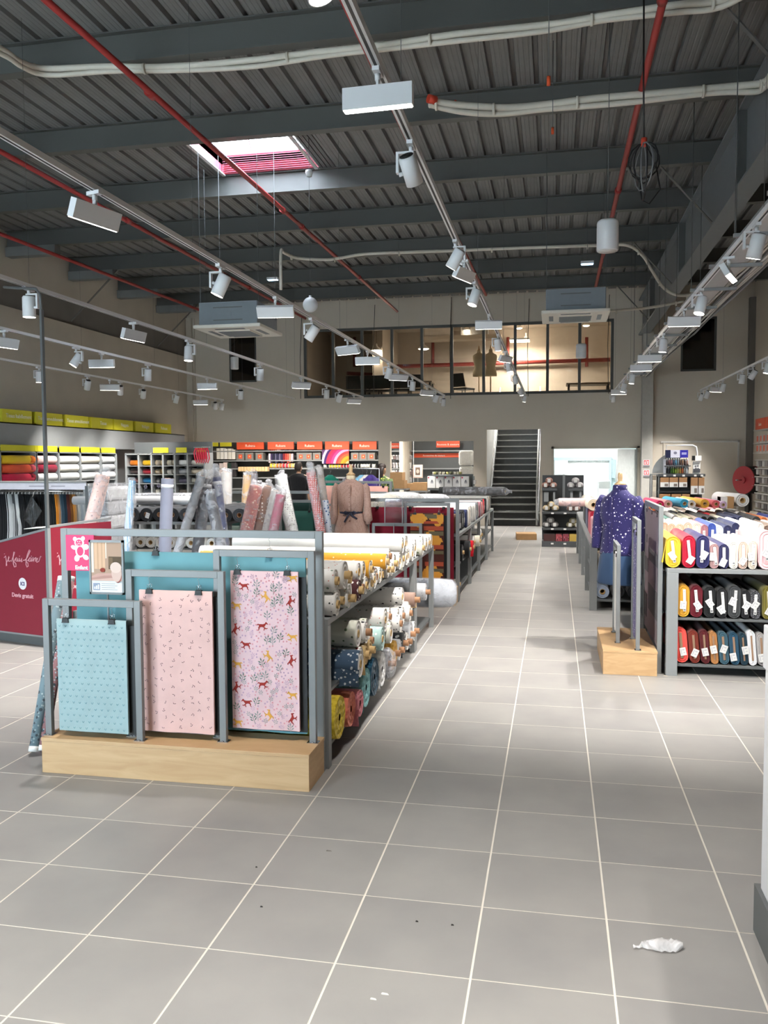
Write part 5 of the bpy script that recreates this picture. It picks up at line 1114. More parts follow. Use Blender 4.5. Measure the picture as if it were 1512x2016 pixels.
# ================================================================ LEFT SIDE
BORD = mat('bordeaux_board', (134, 34, 52), .55, 0, .02)
B0 = PZ(100, 1275, 0); A0 = PZ(0, 1262, 0); dirv = (B0 - A0); ang = math.atan2(dirv.y, dirv.x)
dirn = dirv.normalized(); KL = .78; O0 = B0 - dirn * KL
def ku(px, py): # pixel on the front board turned into board coordinates
    n = Vector((dirn.y, -dirn.x, 0)); d = _ray(px, py); t_ = (O0 - _C).dot(n) / d.dot(n); q = _C + d * t_; return ((q - O0).dot(dirn), q.z)
t = thing('quote_desk', 'bordeaux quote desk lettered je fais faire with a tall grey feed pole', 'desk', (O0.x, O0.y, 0), None, (0, 0, ang))
D2 = .78; zr = ku(97, 1040)[1]; zl_ = ku(0, 1066)[1]; zl_ = zr - (zr - zl_) * KL / .66
kb = MB()
def slab_(mb, x0, x1, y0, y1, za, zb_, zc, m): mb.hexa([(x0, y0, za), (x1, y0, za), (x1, y1, za), (x0, y1, za), (x0, y0, zb_), (x1, y0, zc), (x1, y1, zc), (x0, y1, zb_)], m)
slab_(kb, .012, KL - .022, .0, .02, .1, zl_ - .02, zr - .02, BORD); kb.obj('front_board', t)
MB().box(KL - .022, KL - .002, .02, D2, .1, zr + .01, BORD).obj('side_board', t)
MB().box(.02, KL - .03, .03, D2, 0, .098, DGREY).box(.0, KL, -.004, D2, .085, .1, GREY).obj('base', t)
e = MB(); slab_(e, 0, KL - .02, -.004, .024, zl_ - .02, zl_, zr, GREY) if False else e.hexa([(0, -.004, zl_ - .02), (KL - .02, -.004, zr - .02), (KL - .02, .024, zr - .02), (0, .024, zl_ - .02), (0, -.004, zl_), (KL - .02, -.004, zr), (KL - .02, .024, zr), (0, .024, zl_)], GREY)
e.hexa([(KL - .024, .02, zr - .0), (KL + .002, .02, zr), (KL + .002, D2, zr + .03), (KL - .024, D2, zr + .03), (KL - .024, .02, zr + .02), (KL + .002, .02, zr + .02), (KL + .002, D2, zr + .05), (KL - .024, D2, zr + .05)], GREY); e.box(KL - .02, KL + .014, -.012, .022, 0, zr, GREY); e.obj('edge_trim', t)
MB().hexa([(.03, .03, zl_ - .05), (KL - .03, .03, zr - .05), (KL - .03, D2 - .02, zr - .02), (.03, D2 - .02, zl_ - .02), (.03, .03, zl_ - .03), (KL - .03, .03, zr - .03), (KL - .03, D2 - .02, zr), (.03, D2 - .02, zl_)], GREY).obj('desk_top', t)
# feed pole with its bent cable arm
pz = TZ + .02
MB().box(KL - .014, KL + .012, -.01, .016, zr, pz - .25, DGREY).tube([(KL, 0, pz - .25), (KL - .01, 0, pz - .12), (KL - .06, .0, pz - .06), (KL - .3, .02, pz - .03), (KL - .5, .03, pz)], .012, DGREY, 8).obj('feed_pole', t)
SCR = mat('pale_pink_lettering', (232, 178, 186), .6, 0, .01)
def script_stroke(mb, pts, r=.0042): mb.tube([(u, -.003, z) for u, z in pts], r, SCR, 5)
kz = lambda x, y: ku(x / 10.8, 1060 + y / 10.8)
STROKES = ([(100, 320), (104, 335)], [(95, 410), (125, 370), (140, 470), (150, 570), (140, 585), (140, 520), (170, 470), (205, 400), (190, 380), (178, 440), (195, 490), (240, 470)],
            [(250, 490), (290, 380), (318, 290), (300, 285), (285, 400), (290, 540), (310, 605), (345, 600), (345, 540), (300, 490), (330, 440), (355, 400), (340, 480), (365, 490), (385, 420), (390, 490), (415, 480), (420, 420), (425, 490), (450, 470), (470, 420), (465, 470), (480, 490), (455, 495)],
            [(500, 465), (540, 460), (590, 400), (650, 260), (630, 240), (590, 340), (560, 470), (560, 560), (580, 610), (605, 590), (600, 530), (555, 480), (600, 470), (650, 400), (625, 430), (620, 490), (660, 480), (672, 410), (675, 490), (700, 470), (708, 400), (715, 490), (740, 420), (770, 400), (760, 490), (790, 470), (810, 410), (785, 430), (790, 510), (830, 490), (870, 380), (885, 390)],
            [(418, 372), (424, 380)], [(672, 372), (678, 380)])
W_ = MB()
for st_ in STROKES: script_stroke(W_, [kz(*q) for q in st_])
W_.obj('lettering', t)
u, z = kz(485, 962); cb = MB(); disc(cb, u, z, .052, .055, SIGNW, -.003, 0, 28); cb.obj('badge', t)
lettering('ICI', .046, mat('badge_letter', (96, 92, 130), .6), t, (u, -.0042, z - .016), bold=.0015)
u, z = kz(485, 1255); lettering('Devis gratuit', .054, SCR, t, (u, -.003, z), bold=.0012)
# the same lettering on the receding side
W2 = MB(); us = [kz(*q)[0] for st_ in STROKES for q in st_]
for st_ in STROKES: W2.tube([(KL, .1 + (kz(*q)[0] - min(us)), kz(*q)[1] + .02) for q in st_], .0042, SCR, 5)
W2.obj('lettering', t); lettering('Devis gratuit', .054, SCR, t, (KL - .0005, .4, .5), (R_(90), 0, R_(90)), bold=.002)
cb = MB(); cb.poly([(KL - .0005, .4 + .05 * math.cos(k * math.pi / 12), .62 + .055 * math.sin(k * math.pi / 12)) for k in range(24)], SIGNW); cb.obj('badge', t)
MB().hexa([(.36, .1, zr - .03), (.62, .08, zr - .01), (.6, .2, zr - .005), (.4, .22, zr - .02), (.36, .1, zr - .025), (.62, .08, zr - .005), (.6, .2, zr), (.4, .22, zr - .015)], PAPER).obj('paper_sheet', t)

# ---------------------------------------------------------------- curtain display with header
CX0, CX1, CY = -7.6, PY(172, 960, 10.0).x, 10.0
zc = PY(100, 951, CY).z; zb = PY(100, 963, CY).z
t = thing('curtain_stand', 'grey curtain stand with a pale header board behind the quote desk', 'curtain stand', (CX0, CY, 0))
w = CX1 - CX0
MB().box(0, .05, -.02, .3, 0, zc + .02, GREY).obj('post', t); MB().box(w - .05, w, -.02, .3, 0, zc + .02, GREY).obj('post', t)
hd = MB().box(0, w, -.03, -.01, zb - .004, zc, mat('header_lilac_white', (206, 206, 216), .6)).box(0, w, -.034, .3, zc, zc + .02, GREY)
hd = hd.obj('header_board', t)
fb = MB(); rr = random.Random(8)
for k in range(7): motif(fb, 'sprig', 2.0 - CX0 * 0 + w - 1.35 + k * .09, (zb + zc) / 2 + rr.uniform(-.012, .012), .06, rr.uniform(-.8, .8), ink('grey_sprig', (128, 122, 140)), lambda a, c: -.0315)
for x0, x1 in ((w - .82, w - .55), (w - .5, w - .3), (w - 2.2, w - 1.9)): fb.box(x0, x1, -.0315, -.03, (zb + zc) / 2 - .008, (zb + zc) / 2 + .008, ink('header_words', (160, 160, 172)))
stuff(fb.obj('printed_sprigs', hd))
MB().tube([(0, .08, zb - .03), (w, .08, zb - .03)], .012, CHROME, 8).obj('hanging_rail', t)
def curtain(label, px, c, wd=.1, sheer=False, zlow=.3):
    p = PY(px, 980, CY + .08); n = 13; mb = MB(); H = zb - .07
    m = F(c) if not sheer else film('sheer_%d' % c[0], c, .8)
    for side in (0,):
        for i in range(n):
            for k in range(5):
                x = (i / (n - 1) - .5) * wd * (1 + .25 * k / 4); mb.v.append((x, .022 * math.sin(i * 1.6) * (1 + .2 * k) + .04 * math.sin(k), -(H - zlow) * k / 4))
    for i in range(n - 1):
        for k in range(4): mb.face((i * 5 + k, (i + 1) * 5 + k, (i + 1) * 5 + k + 1, i * 5 + k + 1), m, True)
    t = thing('curtain', label, 'curtain', (p.x, CY + .08, H), 'curtain samples on the hanging rail')
    o = mb.obj('cloth', t); sd = o.modifiers.new('thickness', 'SOLIDIFY'); sd.thickness = .004
    for s in (-.3, .3): MB().tube([(s * wd, 0, -.005), (s * wd, -.006, .012), (s * wd, 0, .022), (s * wd, .006, .05), (s * wd, 0, .058), (s * wd, -.006, .05)], .0035, WHITE, 5).obj('hook', t)
    return t
CUR = [(2, (40, 40, 44), .1, 'charcoal'), (9, (30, 30, 32), .08, 'black'), (15, (214, 214, 214), .07, 'white'), (21, (200, 200, 200), .07, 'pale grey'), (27, (90, 90, 92), .06, 'mid grey'), (33, (222, 222, 222), .07, 'bright white'), (40, (44, 44, 46), .08, 'soft black'), (47, (26, 26, 28), .08, 'dense black'), (54, (30, 31, 33), .09, 'glossy black'), (62, (34, 34, 36), .09, 'dull black'), (70, (46, 46, 48), .08, 'smoky black'), (77, (28, 28, 30), .08, 'deep black'), (84, (36, 36, 38), .08, 'matt black'), (92, (50, 50, 52), .08, 'anthracite'), (101, (40, 42, 44), .08, 'slate black'), (112, (214, 138, 48), .07, 'orange'), (117, (120, 120, 122), .05, 'ash grey'), (122, (56, 78, 92), .05, 'slate blue'), (128, (34, 52, 66), .06, 'dark petrol'), (134, (92, 44, 38), .06, 'russet'), (140, (120, 76, 36), .05, 'bronze'), (145, (190, 130, 58), .045, 'ochre'), (149, (140, 128, 116), .05, 'taupe'), (155, (196, 192, 186), .05, 'ivory'), (160, (170, 172, 176), .05, 'silver'), (165, (206, 208, 210), .05, 'off-white')]
for px, c, wd, nm in CUR: curtain('%s curtain sample hanging on the rail behind the quote desk' % nm, px, c, wd)
p = PY(62, 985, 9.93); t = thing('curtain', 'dark sheer curtain corner pulled out over the black curtains', 'curtain', (p.x, 9.97, zb - .08))
mb = MB(); mb.poly([(-.03, 0, 0), (.06, -.03, -.1), (.16, -.06, -.2), (.05, -.05, -.36), (.02, -.04, -.45), (-.14, -.03, -.3)], film('dark_sheer', (70, 74, 78), 1.0)); o = mb.obj('cloth', t); sd = o.modifiers.new('thickness', 'SOLIDIFY'); sd.thickness = .003
MB().tube([(-.01, 0, -.02), (-.01, .03, .03), (-.01, .06, .06)], .0035, WHITE, 5).obj('hook', t)

# ---------------------------------------------------------------- wall shelving along the left wall
YEL = mat('lime_yellow_sign', (206, 198, 44), .5, 0, .02); LET = mat('sign_lettering', (240, 240, 226), .6)
FX = -9.42
def pxl(px, X=FX, py=860): return PX(px, py, X).y
ws = thing('wall_shelving', 'grey wall shelving with a deep fascia along the left wall', 'shelving', (LX, 12.9, 0))
Y0 = 12.9; YE = 20.6; UPE = PX(237, 930, -9.2).y; zf0 = PX(335, 887, FX).z; zf1 = PX(335, 854, FX).z
MB().box(.44, .48, 0, YE - Y0, zf0, zf1, GREY).box(0, .48, 0, YE - Y0, zf1 - .02, zf1, GREY).obj('fascia', ws)
MB().box(0.01, .03, 0, YE - Y0, 0, zf0, DGREY).obj('back_panel', ws)
YS = UPE - Y0 + .02
for z in (.35, .85, 1.33): MB().box(.03, .6, 0, YS, z - .025, z, GREY).obj('shelf', ws)
MB().box(.03, .62, 0, YS, 1.86, 1.88, GREY).obj('shelf', ws)
UP = [12.92, 13.95] + [PX(px, 930, -9.2).y for px in (81, 124.5, 167, 207, 237)]
for y in UP: MB().box(.03, .62, y - Y0 - .02, y - Y0 + .02, 0, 1.88, GREY).obj('upright', ws)
for k, (a, b_) in enumerate(zip(UP[:-1], UP[1:])):
    MB().box(.6, .615, a - Y0 + .04, b_ - Y0 - .04, 1.885, 1.99, YEL).obj('shelf_sign', ws)
SW = ['Tissus habillement', 'Tissus ameublement', 'Tissus ameublement', 'Tissus', 'Nappes', 'Voilages', 'Rideaux']
PXS = [(3, 61), (69, 121), (127, 172), (178, 220), (223, 260), (265, 300), (304, 335)]
NMS = ['nearest', 'second', 'third', 'middle', 'fifth', 'sixth', 'farthest']
for k, (a, b_) in enumerate(PXS):
    ya, yb = pxl(a, -9.5), pxl(b_, -9.5)
    t = thing('box_sign', '%s lime yellow box sign on the left wall fascia, seven in the row' % NMS[k], 'sign', (-9.47, ya, zf1 + .002), 'lime yellow box signs on the left wall')
    MB().box(-.14, 0, 0, yb - ya, 0, .235, YEL).obj('panel', t); MB().box(-.15, -.14, -.02, yb - ya, 0, .235, BLACK).obj('back_board', t)
    lettering(SW[k], .1 if k < 3 else .11, LET, t, (.001, (yb - ya) * .55, .09), (R_(90), 0, R_(90)))
WS = [[('yellow', (230, 190, 44)), ('coral orange', (224, 90, 56)), ('raspberry', (200, 40, 70))], [('orange', (226, 120, 50)), ('rose', (196, 80, 90)), ('dark red', (130, 34, 44))], [('white-and-pink', (228, 196, 190)), ('wine red', (132, 28, 50)), ('white', (222, 222, 222))], [('white', (230, 230, 228)), ('ivory', (228, 224, 214)), ('lace white', (214, 214, 214))], [('speckled beige', (206, 200, 186)), ('pale grey', (186, 188, 190)), ('pearl', (200, 200, 200))], [('silver', (180, 182, 184)), ('grey', (150, 152, 154)), ('white', (220, 220, 222))], [('black', (40, 40, 44)), ('charcoal', (70, 70, 74)), ('grey', (120, 120, 124))]]
for k, (a, b_) in enumerate(zip(UP[:-1], UP[1:])):
    L = b_ - a - .1
    for j, (nm, c) in enumerate(WS[min(k, 6)]):
        r = .078; z = 1.33 + r + .002 + (2 - j) * (2 * r + .006); bayn = 'nearest second third fourth fifth sixth seventh'.split()[min(k, 6)]
        t = thing('fabric_roll', '%s upholstery roll in the %s bay of the left wall shelving, %s' % (nm, bayn, ('top row', 'middle row', 'bottom row')[j]), 'fabric roll', (-9.36 + .0, b_ - .05, z), 'upholstery rolls on the left wall shelving', (0, 0, R_(90)))
        mb, cb = roll_parts(L, r, F(c), CORE2, .03, -.005, None, 0, k * 3 + j); mb.obj('fabric', t); cb.obj('cardboard_core', t)

# shelving of short rolls facing the camera at the far left corner
fs = thing('roll_shelving', 'grey shelving of short rolls facing out in the far left corner', 'shelving', (PY(246, 930, 17.0).x, 17.0, 0)); SX = fs.location.x; SX1 = PY(402, 930, 17.0).x
zsh = [PY(320, y, 17.0).z for y in (952, 934, 917, 897)]
MB().box(0, SX1 - SX, .45, .48, 0, zsh[3] + .3, DGREY).obj('back_panel', fs)
MB().box(0, SX1 - SX, 0, .48, zsh[3] + .02, zsh[3] + .04, GREY).obj('top_shelf', fs)
pos = [PY(px, 930, 17.0).x for px in (248, 273, 298, 321, 344, 369, 402)]
for x in pos: MB().box(x - SX - .018, x - SX + .018, 0, .45, 0, zsh[3] + .06, GREY).obj('upright', fs)
for z in zsh[:3] + [.6]: MB().box(0, SX1 - SX, .02, .45, z - .012, z, GREY).obj('shelf', fs)
for k, (a, b_) in enumerate(((385, 402), (345, 366), (300, 330))): 
    MB().box(PY(a, 880, 16.95).x - SX, PY(b_, 880, 16.95).x - SX, -.02, -.005, zsh[3] + .06, zsh[3] + .17, YEL).obj('shelf_sign', fs)
GRID = [[(236, 134, 40), (238, 186, 34), (226, 204, 164), (226, 214, 190), (222, 222, 222), (232, 222, 210)], [(74, 60, 60), (150, 38, 50), (206, 176, 130), (222, 216, 204), (170, 172, 176), (222, 206, 184)], [(120, 80, 80), (36, 110, 156), (50, 50, 52), (210, 206, 190), (84, 80, 96), (206, 200, 186)], [(56, 56, 60), (46, 50, 56), (226, 222, 206), (90, 120, 110), (96, 90, 84), (200, 196, 180)]]
GN = [['orange', 'sunflower yellow', 'sand', 'cream', 'white', 'flowered cream'], ['dark brown', 'crimson', 'camel', 'cream flowered', 'steel grey', 'wheat'], ['mauve brown', 'ocean blue', 'black', 'bone white', 'aubergine grey', 'oat'], ['charcoal', 'ink black', 'chalk', 'sage', 'stone', 'linen']]
for j in range(4):
    zt_ = [zsh[2], zsh[1], zsh[0], zsh[0] - .24][j]
    if j == 3: MB().box(0, SX1 - SX, .02, .45, zt_ - .012, zt_, GREY).obj('shelf', fs)
    for k in range(6):
        a, b_ = pos[k] + .025, pos[k + 1] - .025; r = .062
        t = thing('fabric_roll', '%s short roll in the far left corner shelving, %s row' % (GN[j][k], 'top second third bottom'.split()[j]), 'fabric roll', (b_, 17.2, zt_ + r + .001), 'short rolls in the far left corner shelving')
        mb, cb = roll_parts(b_ - a, r, F(GRID[j][k]), CORE, .03, -.004, None, 0, j * 6 + k); mb.obj('fabric', t); cb.obj('cardboard_core', t)
# red ribbon reels hanging above it
p = PY(398, 893, 16.6); t = thing('ribbon_hank', 'bundle of bright pink-red tape loops hanging at the far left corner', 'ribbon', p)
for k in range(6): MB().tube([(.05 * k - .14, 0, .12), (.05 * k - .17, -.02, .02), (.05 * k - .15, -.02, -.12), (.05 * k - .13, 0, -.2), (.05 * k - .1, .02, -.1), (.05 * k - .12, .02, .05), (.05 * k - .14, 0, .12)], .014, mat('pink_red_tape', (206, 48, 72), .6), 6).obj('loop', t)
MB().box(-.18, .16, -.02, .02, .12, .14, GREY).box(-.01, .01, -.01, .42, .13, .15, GREY).obj('arm', t)

# ---------------------------------------------------------------- rack of black rolls seen end on
bk = rack((-5.2, 8.9, 0), 'grey rack of black and white rolls seen end on behind the upright rolls', 1.6, 1.5, 1, [0, 1.44], 1.0, [.1, .7])
for k, px in enumerate((262, 277, 293, 312, 331, 351, 369, 387, 405)):
    p = PY(px, 1014, 8.86); r = .078
    t = thing('fabric_roll', '%s black roll seen end on, in the row behind the upright rolls' % ORD[k], 'fabric roll', (max(-5.2 + .1, p.x) if k == 0 else p.x, 8.86, 1.0 + r + .002), 'black rolls seen end on', (0, 0, R_(-90)))
    if k and p.x - lastx < 2 * r + .003: t.location.x = lastx + 2 * r + .003
    lastx = t.location.x
    mb, cb = roll_parts(1.5, r, F((40, 41, 44) if k % 4 else (60, 62, 66)), CORE2, .028, -.004, None, 0, k); mb.obj('fabric', t); cb.obj('cardboard_core', t)
    if k in (1, 4): link('price_tag', TAG, t, (.004, .02, -.01), 0, (0, .3, R_(90)))
lastx = -9
for k, px in enumerate((255, 271, 284, 297, 312, 328, 345, 362, 380, 398)):
    p = PY(px, 1068, 8.86); r = .06; x = max(p.x, lastx + 2 * r + .003); lastx = x
    t = thing('fabric_roll', '%s white roll seen end on, on the shelf below the black rolls' % ORD[k], 'fabric roll', (x, 8.88, .7 + r + .002), 'white rolls seen end on', (0, 0, R_(-90)))
    mb, cb = roll_parts(1.2, r, F((222, 222, 220)), CORE, .026, -.004, None, 0, k + 20); mb.obj('fabric', t); cb.obj('cardboard_core', t)
for k, (pxr, py, Y, L, c, r, nm) in enumerate(((335, 992, 9.3, 1.25, (176, 178, 182), .05, 'silver grey'), (420, 998, 9.45, 1.1, (214, 214, 216), .05, 'white'), (332, 972, 9.75, .95, (52, 54, 58), .06, 'film wrapped black'), (426, 975, 9.9, 1.0, (96, 98, 104), .06, 'film wrapped grey'), (318, 975, 10.15, 1.2, (222, 222, 222), .05, 'chalk white'))):
    p = PY(pxr, py, Y); z = 1.165 + r + (0 if k < 2 else .0)
    t = add_roll('fabric_roll', '%s long roll lying crosswise over the black rolls' % nm, p.x, Y, z, L, r, F(c), 'long rolls lying over the black rolls', CORE2, .005)
    if 'film' in nm:
        w_ = MB().lathe([(r * .5, -L - .05), (r + .006, -L + .06), (r + .008, -.04), (r * .5, .06)], WRAP, 14); w_.v = [(z_, x_, y_) for x_, y_, z_ in w_.v]; w_.obj('plastic_wrap', t)

# ---------------------------------------------------------------- upright rolls leaning between the racks
def upright(label, pt, pb, Y, r, m, wrap=0, lean=.12, hl=None, group='upright rolls standing behind the front stand'):
    top = PY(pt[0], pt[1], Y + lean); low = PY(pb[0], pb[1], Y + lean * .45); d = (top - low).normalized(); bot = top - d * (top.z / d.z)
    t = thing('upright_roll', label, 'fabric roll', bot, group); L = (top - bot).length
    MB().tube([d * (r * .25), d * (L * .5), d * (L - .01), d * L], [r, r, r, r * .96], m, 18).obj('fabric', t)
    MB().tube([d * (L - .05), d * (L + .004)], r * .42, CORE2, 10).obj('cardboard_core', t)
    if hl: MB().tube([d * (L - hl), d * (L - hl + .035)], r * 1.012, mat('pale_band', (206, 210, 216), .5), 18).obj('tape_band', t)
    if wrap:
        n = 14; pr = [(r + .004, .04), (r + .006, L * .5), (r + .008, L - .04), (r * 1.1, L + .02), (r * .75, L + wrap * .4), (r * .95, L + wrap * .75), (r * .6, L + wrap)]
        mb = MB(); rr = random.Random(int(pt[0])); pts = [d * q[1] + Vector((rr.uniform(-.02, .02), 0, 0)) * (q[1] > L) for q in pr]; mb.tube(pts, [q[0] for q in pr], WRAP, n); mb.obj('plastic_wrap', t)
    return t
upright('pale pink ladder-print roll in clear film leaning left of the blue roll', (203, 936), (172, 1060), 7.85, .07, fabric((232, 196, 186), 'floral', ((150, 128, 128),), 26, .26), .1, .1)
upright('slim sky blue striped roll standing left of the grey roll', (261, 946), (250, 1060), 7.6, .033, fabric((140, 186, 224), 'stripe', ((220, 232, 244),), 14, .3), .02, .05)
upright('fat slate grey roll standing alone behind the turquoise fabric', (330, 942), (325, 1075), 7.3, .058, F((116, 120, 136)), 0, .04, .09)
upright('grey roll in clear film leaning right, first of the wrapped rolls', (397, 937), (358, 1060), 7.7, .04, F((132, 138, 146)), .06, .1)
upright('black roll in crumpled film, second of the wrapped rolls', (407, 942), (392, 1060), 7.85, .055, F((44, 48, 58)), .09, .1, .09)
upright('navy roll with pale band in crumpled film, third of the wrapped rolls', (425, 940), (440, 1060), 8.0, .05, F((46, 56, 100)), .14, .1, .08)
upright('short dark roll in film with a white label before the navy roll', (412, 972), (432, 1060), 7.65, .05, F((50, 52, 60)), .03, .08)
upright('rose red floral roll in film, leftmost of the leaning printed rolls', (505, 956), (482, 1060), 8.8, .072, fabric((170, 92, 84), 'floral', ((214, 176, 150), (206, 130, 120)), 26, .26), .05, .1)
upright('brown roll with white dashes beside the rose red roll', (525, 956), (503, 1060), 8.95, .062, fabric((128, 92, 74), 'dots', ((228, 224, 216),), 24, .22), .05, .1)
upright('white roll in film between the brown and pink rolls', (544, 966), (522, 1060), 8.75, .055, F((206, 204, 200)), .06, .1)
upright('raspberry pink roll in film at the right of the leaning printed rolls', (553, 974), (535, 1060), 8.6, .052, F((188, 86, 112)), .07, .1)
upright('grey dotted roll leaning left against the printed rolls', (552, 938), (578, 1060), 9.2, .068, fabric((196, 200, 196), 'dots', ((120, 110, 124),), 40, .3), .04, .1)
upright('red gingham roll in cloudy film standing near the dress form', (612, 930), (634, 1060), 9.0, .052, fabric((214, 206, 200), 'check', ((190, 60, 56), (190, 60, 56)), 16, .45), .12, .06, None, 'upright rolls standing near the dress form')
upright('slim beige wrapped roll standing right of the red gingham roll', (629, 920), (648, 1050), 9.3, .036, F((184, 176, 166)), .02, .06, None, 'upright rolls standing near the dress form')
upright('blue flowered roll leaning behind the dress form', (640, 985), (648, 1060), 9.1, .04, fabric((190, 196, 206), 'floral', ((80, 100, 140),), 30, .3), 0, .05, None, 'upright rolls standing near the dress form')
upright('tan roll in film standing behind the rose red roll', (487, 935), (480, 1040), 10.2, .05, F((196, 150, 74)), .04, .05, None, 'upright rolls standing further back')
upright('lilac grey roll in film standing beside the tan roll', (500, 932), (494, 1040), 10.4, .05, F((160, 156, 166)), .05, .05, None, 'upright rolls standing further back')
upright('stone grey film-wrapped roll standing behind the navy roll', (446, 930), (446, 1040), 10.0, .065, F((168, 162, 156)), .03, .03, None, 'upright rolls standing further back')
# loose film heap on the top of the front rack's left end
t = thing('film_heap', 'loose heap of clear wrapping film behind the turquoise fabric', 'packaging', (-2.45, 4.62, .9)); mb = MB(); rr = random.Random(9)
for i in range(9):
    for j in range(9):
        u, v = i / 8 - .5, j / 8 - .5; mb.v.append((u * .42, v * .26, .24 * (1 - 4 * u * u) * (1 - 4 * v * v) + rr.uniform(-.015, .02) + .02))
for i in range(8):
    for j in range(8): mb.face((i * 9 + j, (i + 1) * 9 + j, (i + 1) * 9 + j + 1, i * 9 + j + 1), WRAP, True)
mb.obj('film', t)
# wrapped grey stack at the left
t = thing('wrapped_stack', 'tall stack of grey bolts in clear film right of the pink roll', 'stack', PY(222, 960, 8.6).xy.to_3d())
for k in range(9): MB().box(-.1, .1, -.3, .3, .02 + k * .155, .165 + k * .155, F((150, 152, 156) if k % 2 else (176, 178, 180))).obj('bolt', t, (0, 0, 0), .03)
MB().box(-.115, .115, -.315, .315, .015, 1.44, WRAP).obj('plastic_wrap', t); MB().box(-.16, -.125, -.3, .3, 0, 1.42, DGREY).obj('side_panel', t)

# ---------------------------------------------------------------- second left island with its display stand
display((-2.21, 9.67, 0), 0, 'oak plinth with grey frames before the zigzag fabric, second stand left of the aisle', .3,
        [(.09, .69, .12, .942), (.46, 1.01, .19, 1.178)], (-.035, 1.102, .31, 1.226), L=1.09)
cloth_panel('hanging_fabric', 'bordeaux backing fabric filling the second tall frame', -2.19, -1.17, 9.97, .22, 1.12, F((122, 28, 46)), (.1, .5, .9), 1.19, .004, False)
AZ = F((96, 40, 36)); 
c4, f4 = cloth_panel('hanging_fabric', 'zigzag fabric with ochre diamonds on brown and rust bands', -1.675, -1.272, 9.855, .235, 1.06, F((74, 40, 36)), (.06, .345), 1.14, .002)
zg = MB(); OCH = ink('kilim_ochre', (206, 144, 56)); RUS = ink('kilim_rust', (158, 70, 46)); OLV = ink('kilim_olive', (96, 88, 66)); DKR = ink('kilim_dark', (76, 40, 36))
y4 = lambda a, c: f4(a, c) - .0085
for z, h_, m_ in ((.76, .05, OLV), (.7, .03, RUS), (.62, .05, RUS), (.56, .05, OLV), (.4, .05, RUS), (.34, .04, OLV), (.2, .05, RUS), (.12, .05, OLV)): tri_fan(zg, [(.004, z), (.399, z), (.399, z + h_), (.004, z + h_)], m_, y4)
def stepdia(cx, cz, rw, rh, m_):
    n = 9
    for i in range(-n, n):
        hw = rw * (1 - (abs(i + .5)) / n) + rw * .06 * (i % 2); a0, a1 = max(cx - hw, .004), min(cx + hw, .399); b0, b1 = max(cz + rh * i / n, .004), min(cz + rh * (i + 1) / n, .82)
        if a1 > a0 and b1 > b0: tri_fan(zg, [(a0, b0), (a1, b0), (a1, b1), (a0, b1)], m_, lambda a, c: y4(a, c) - .0006)
stepdia(.255, .5, .135, .15, OCH); stepdia(.255, .1, .135, .15, OCH); stepdia(.1, .76, .11, .11, OCH); stepdia(.33, .76, .1, .11, OCH); stepdia(.03, .3, .09, .11, OCH); tri_fan(zg, [(.24, .48), (.27, .48), (.27, .52), (.24, .52)], DKR, lambda a, c: y4(a, c) - .0012)
stuff(zg.obj('printed_zigzag', c4))
t = thing('label_holder', 'clear acrylic label holder on a rod before the bordeaux fabric', 'holder', (PY(775, 1005, 9.75).x, 9.75, .192)); a = PY(757, 1030, 9.75); b_ = PY(793, 982, 9.75); hw = (b_.x - a.x) / 2
MB().box(-hw, hw, -.003, .003, a.z - .192, b_.z - .192, glass('acrylic', (240, 232, 240), .06)).obj('sheet', t)
h_ = MB(); 
for q in ((-hw, hw, a.z - .2, a.z - .188), (-hw, hw, b_.z - .196, b_.z - .184), (-hw, -hw + .01, a.z - .192, b_.z - .192), (hw - .01, hw, a.z - .192, b_.z - .192)): h_.box(q[0], q[1], -.006, .006, q[2], q[3], STEEL)
h_.obj('frame', t); MB().box(-.005, .005, -.005, .005, 0, a.z - .2, STEEL).obj('rod', t)
ri = rack((-2.62, 10.02, 0), 'long grey rack of bolts left of the aisle before the staircase', 1.51, 5.75, 1, [0, 1.45, 2.85, 4.3, 5.69], .8, [.12, .42])
seq = ['brown', 'tan', 'navy', 'navy', 'black', 'black', 'black', 'navy', 'black', 'white', 'cream', 'white', 'white', 'white', 'grey', 'white', 'white', 'pale blue', 'blue', 'white', 'grey', 'white', 'mauve', 'white', 'white', 'rose', 'white', 'charcoal', 'white', 'red', 'white', 'black', 'white', 'white', 'white', 'white', 'white', 'white', 'beige', 'white', 'white', 'white']
y = 10.06; k = 0; nn = {}
rr = random.Random(31)
while y < 15.55 and k < len(seq):
    nm = seq[k]; w = .125 * rr.uniform(.85, 1.15); hh = .24 * rr.uniform(.92, 1.08); nn[nm] = nn.get(nm, 0) + 1; o = ORD[nn[nm] - 1] + ' ' if seq.count(nm) > 1 else ''
    bolt('%s%s bolt on the second left rack, facing the aisle' % (o, nm), -1.14 + rr.uniform(-.02, .02), y + w / 2, .802 + hh / 2, w, hh, .74, F(C_[nm]), 'bolts on the second left rack facing the aisle', R_(90), seed=k); y += w + .004; k += 1
y = 10.1; k = 0
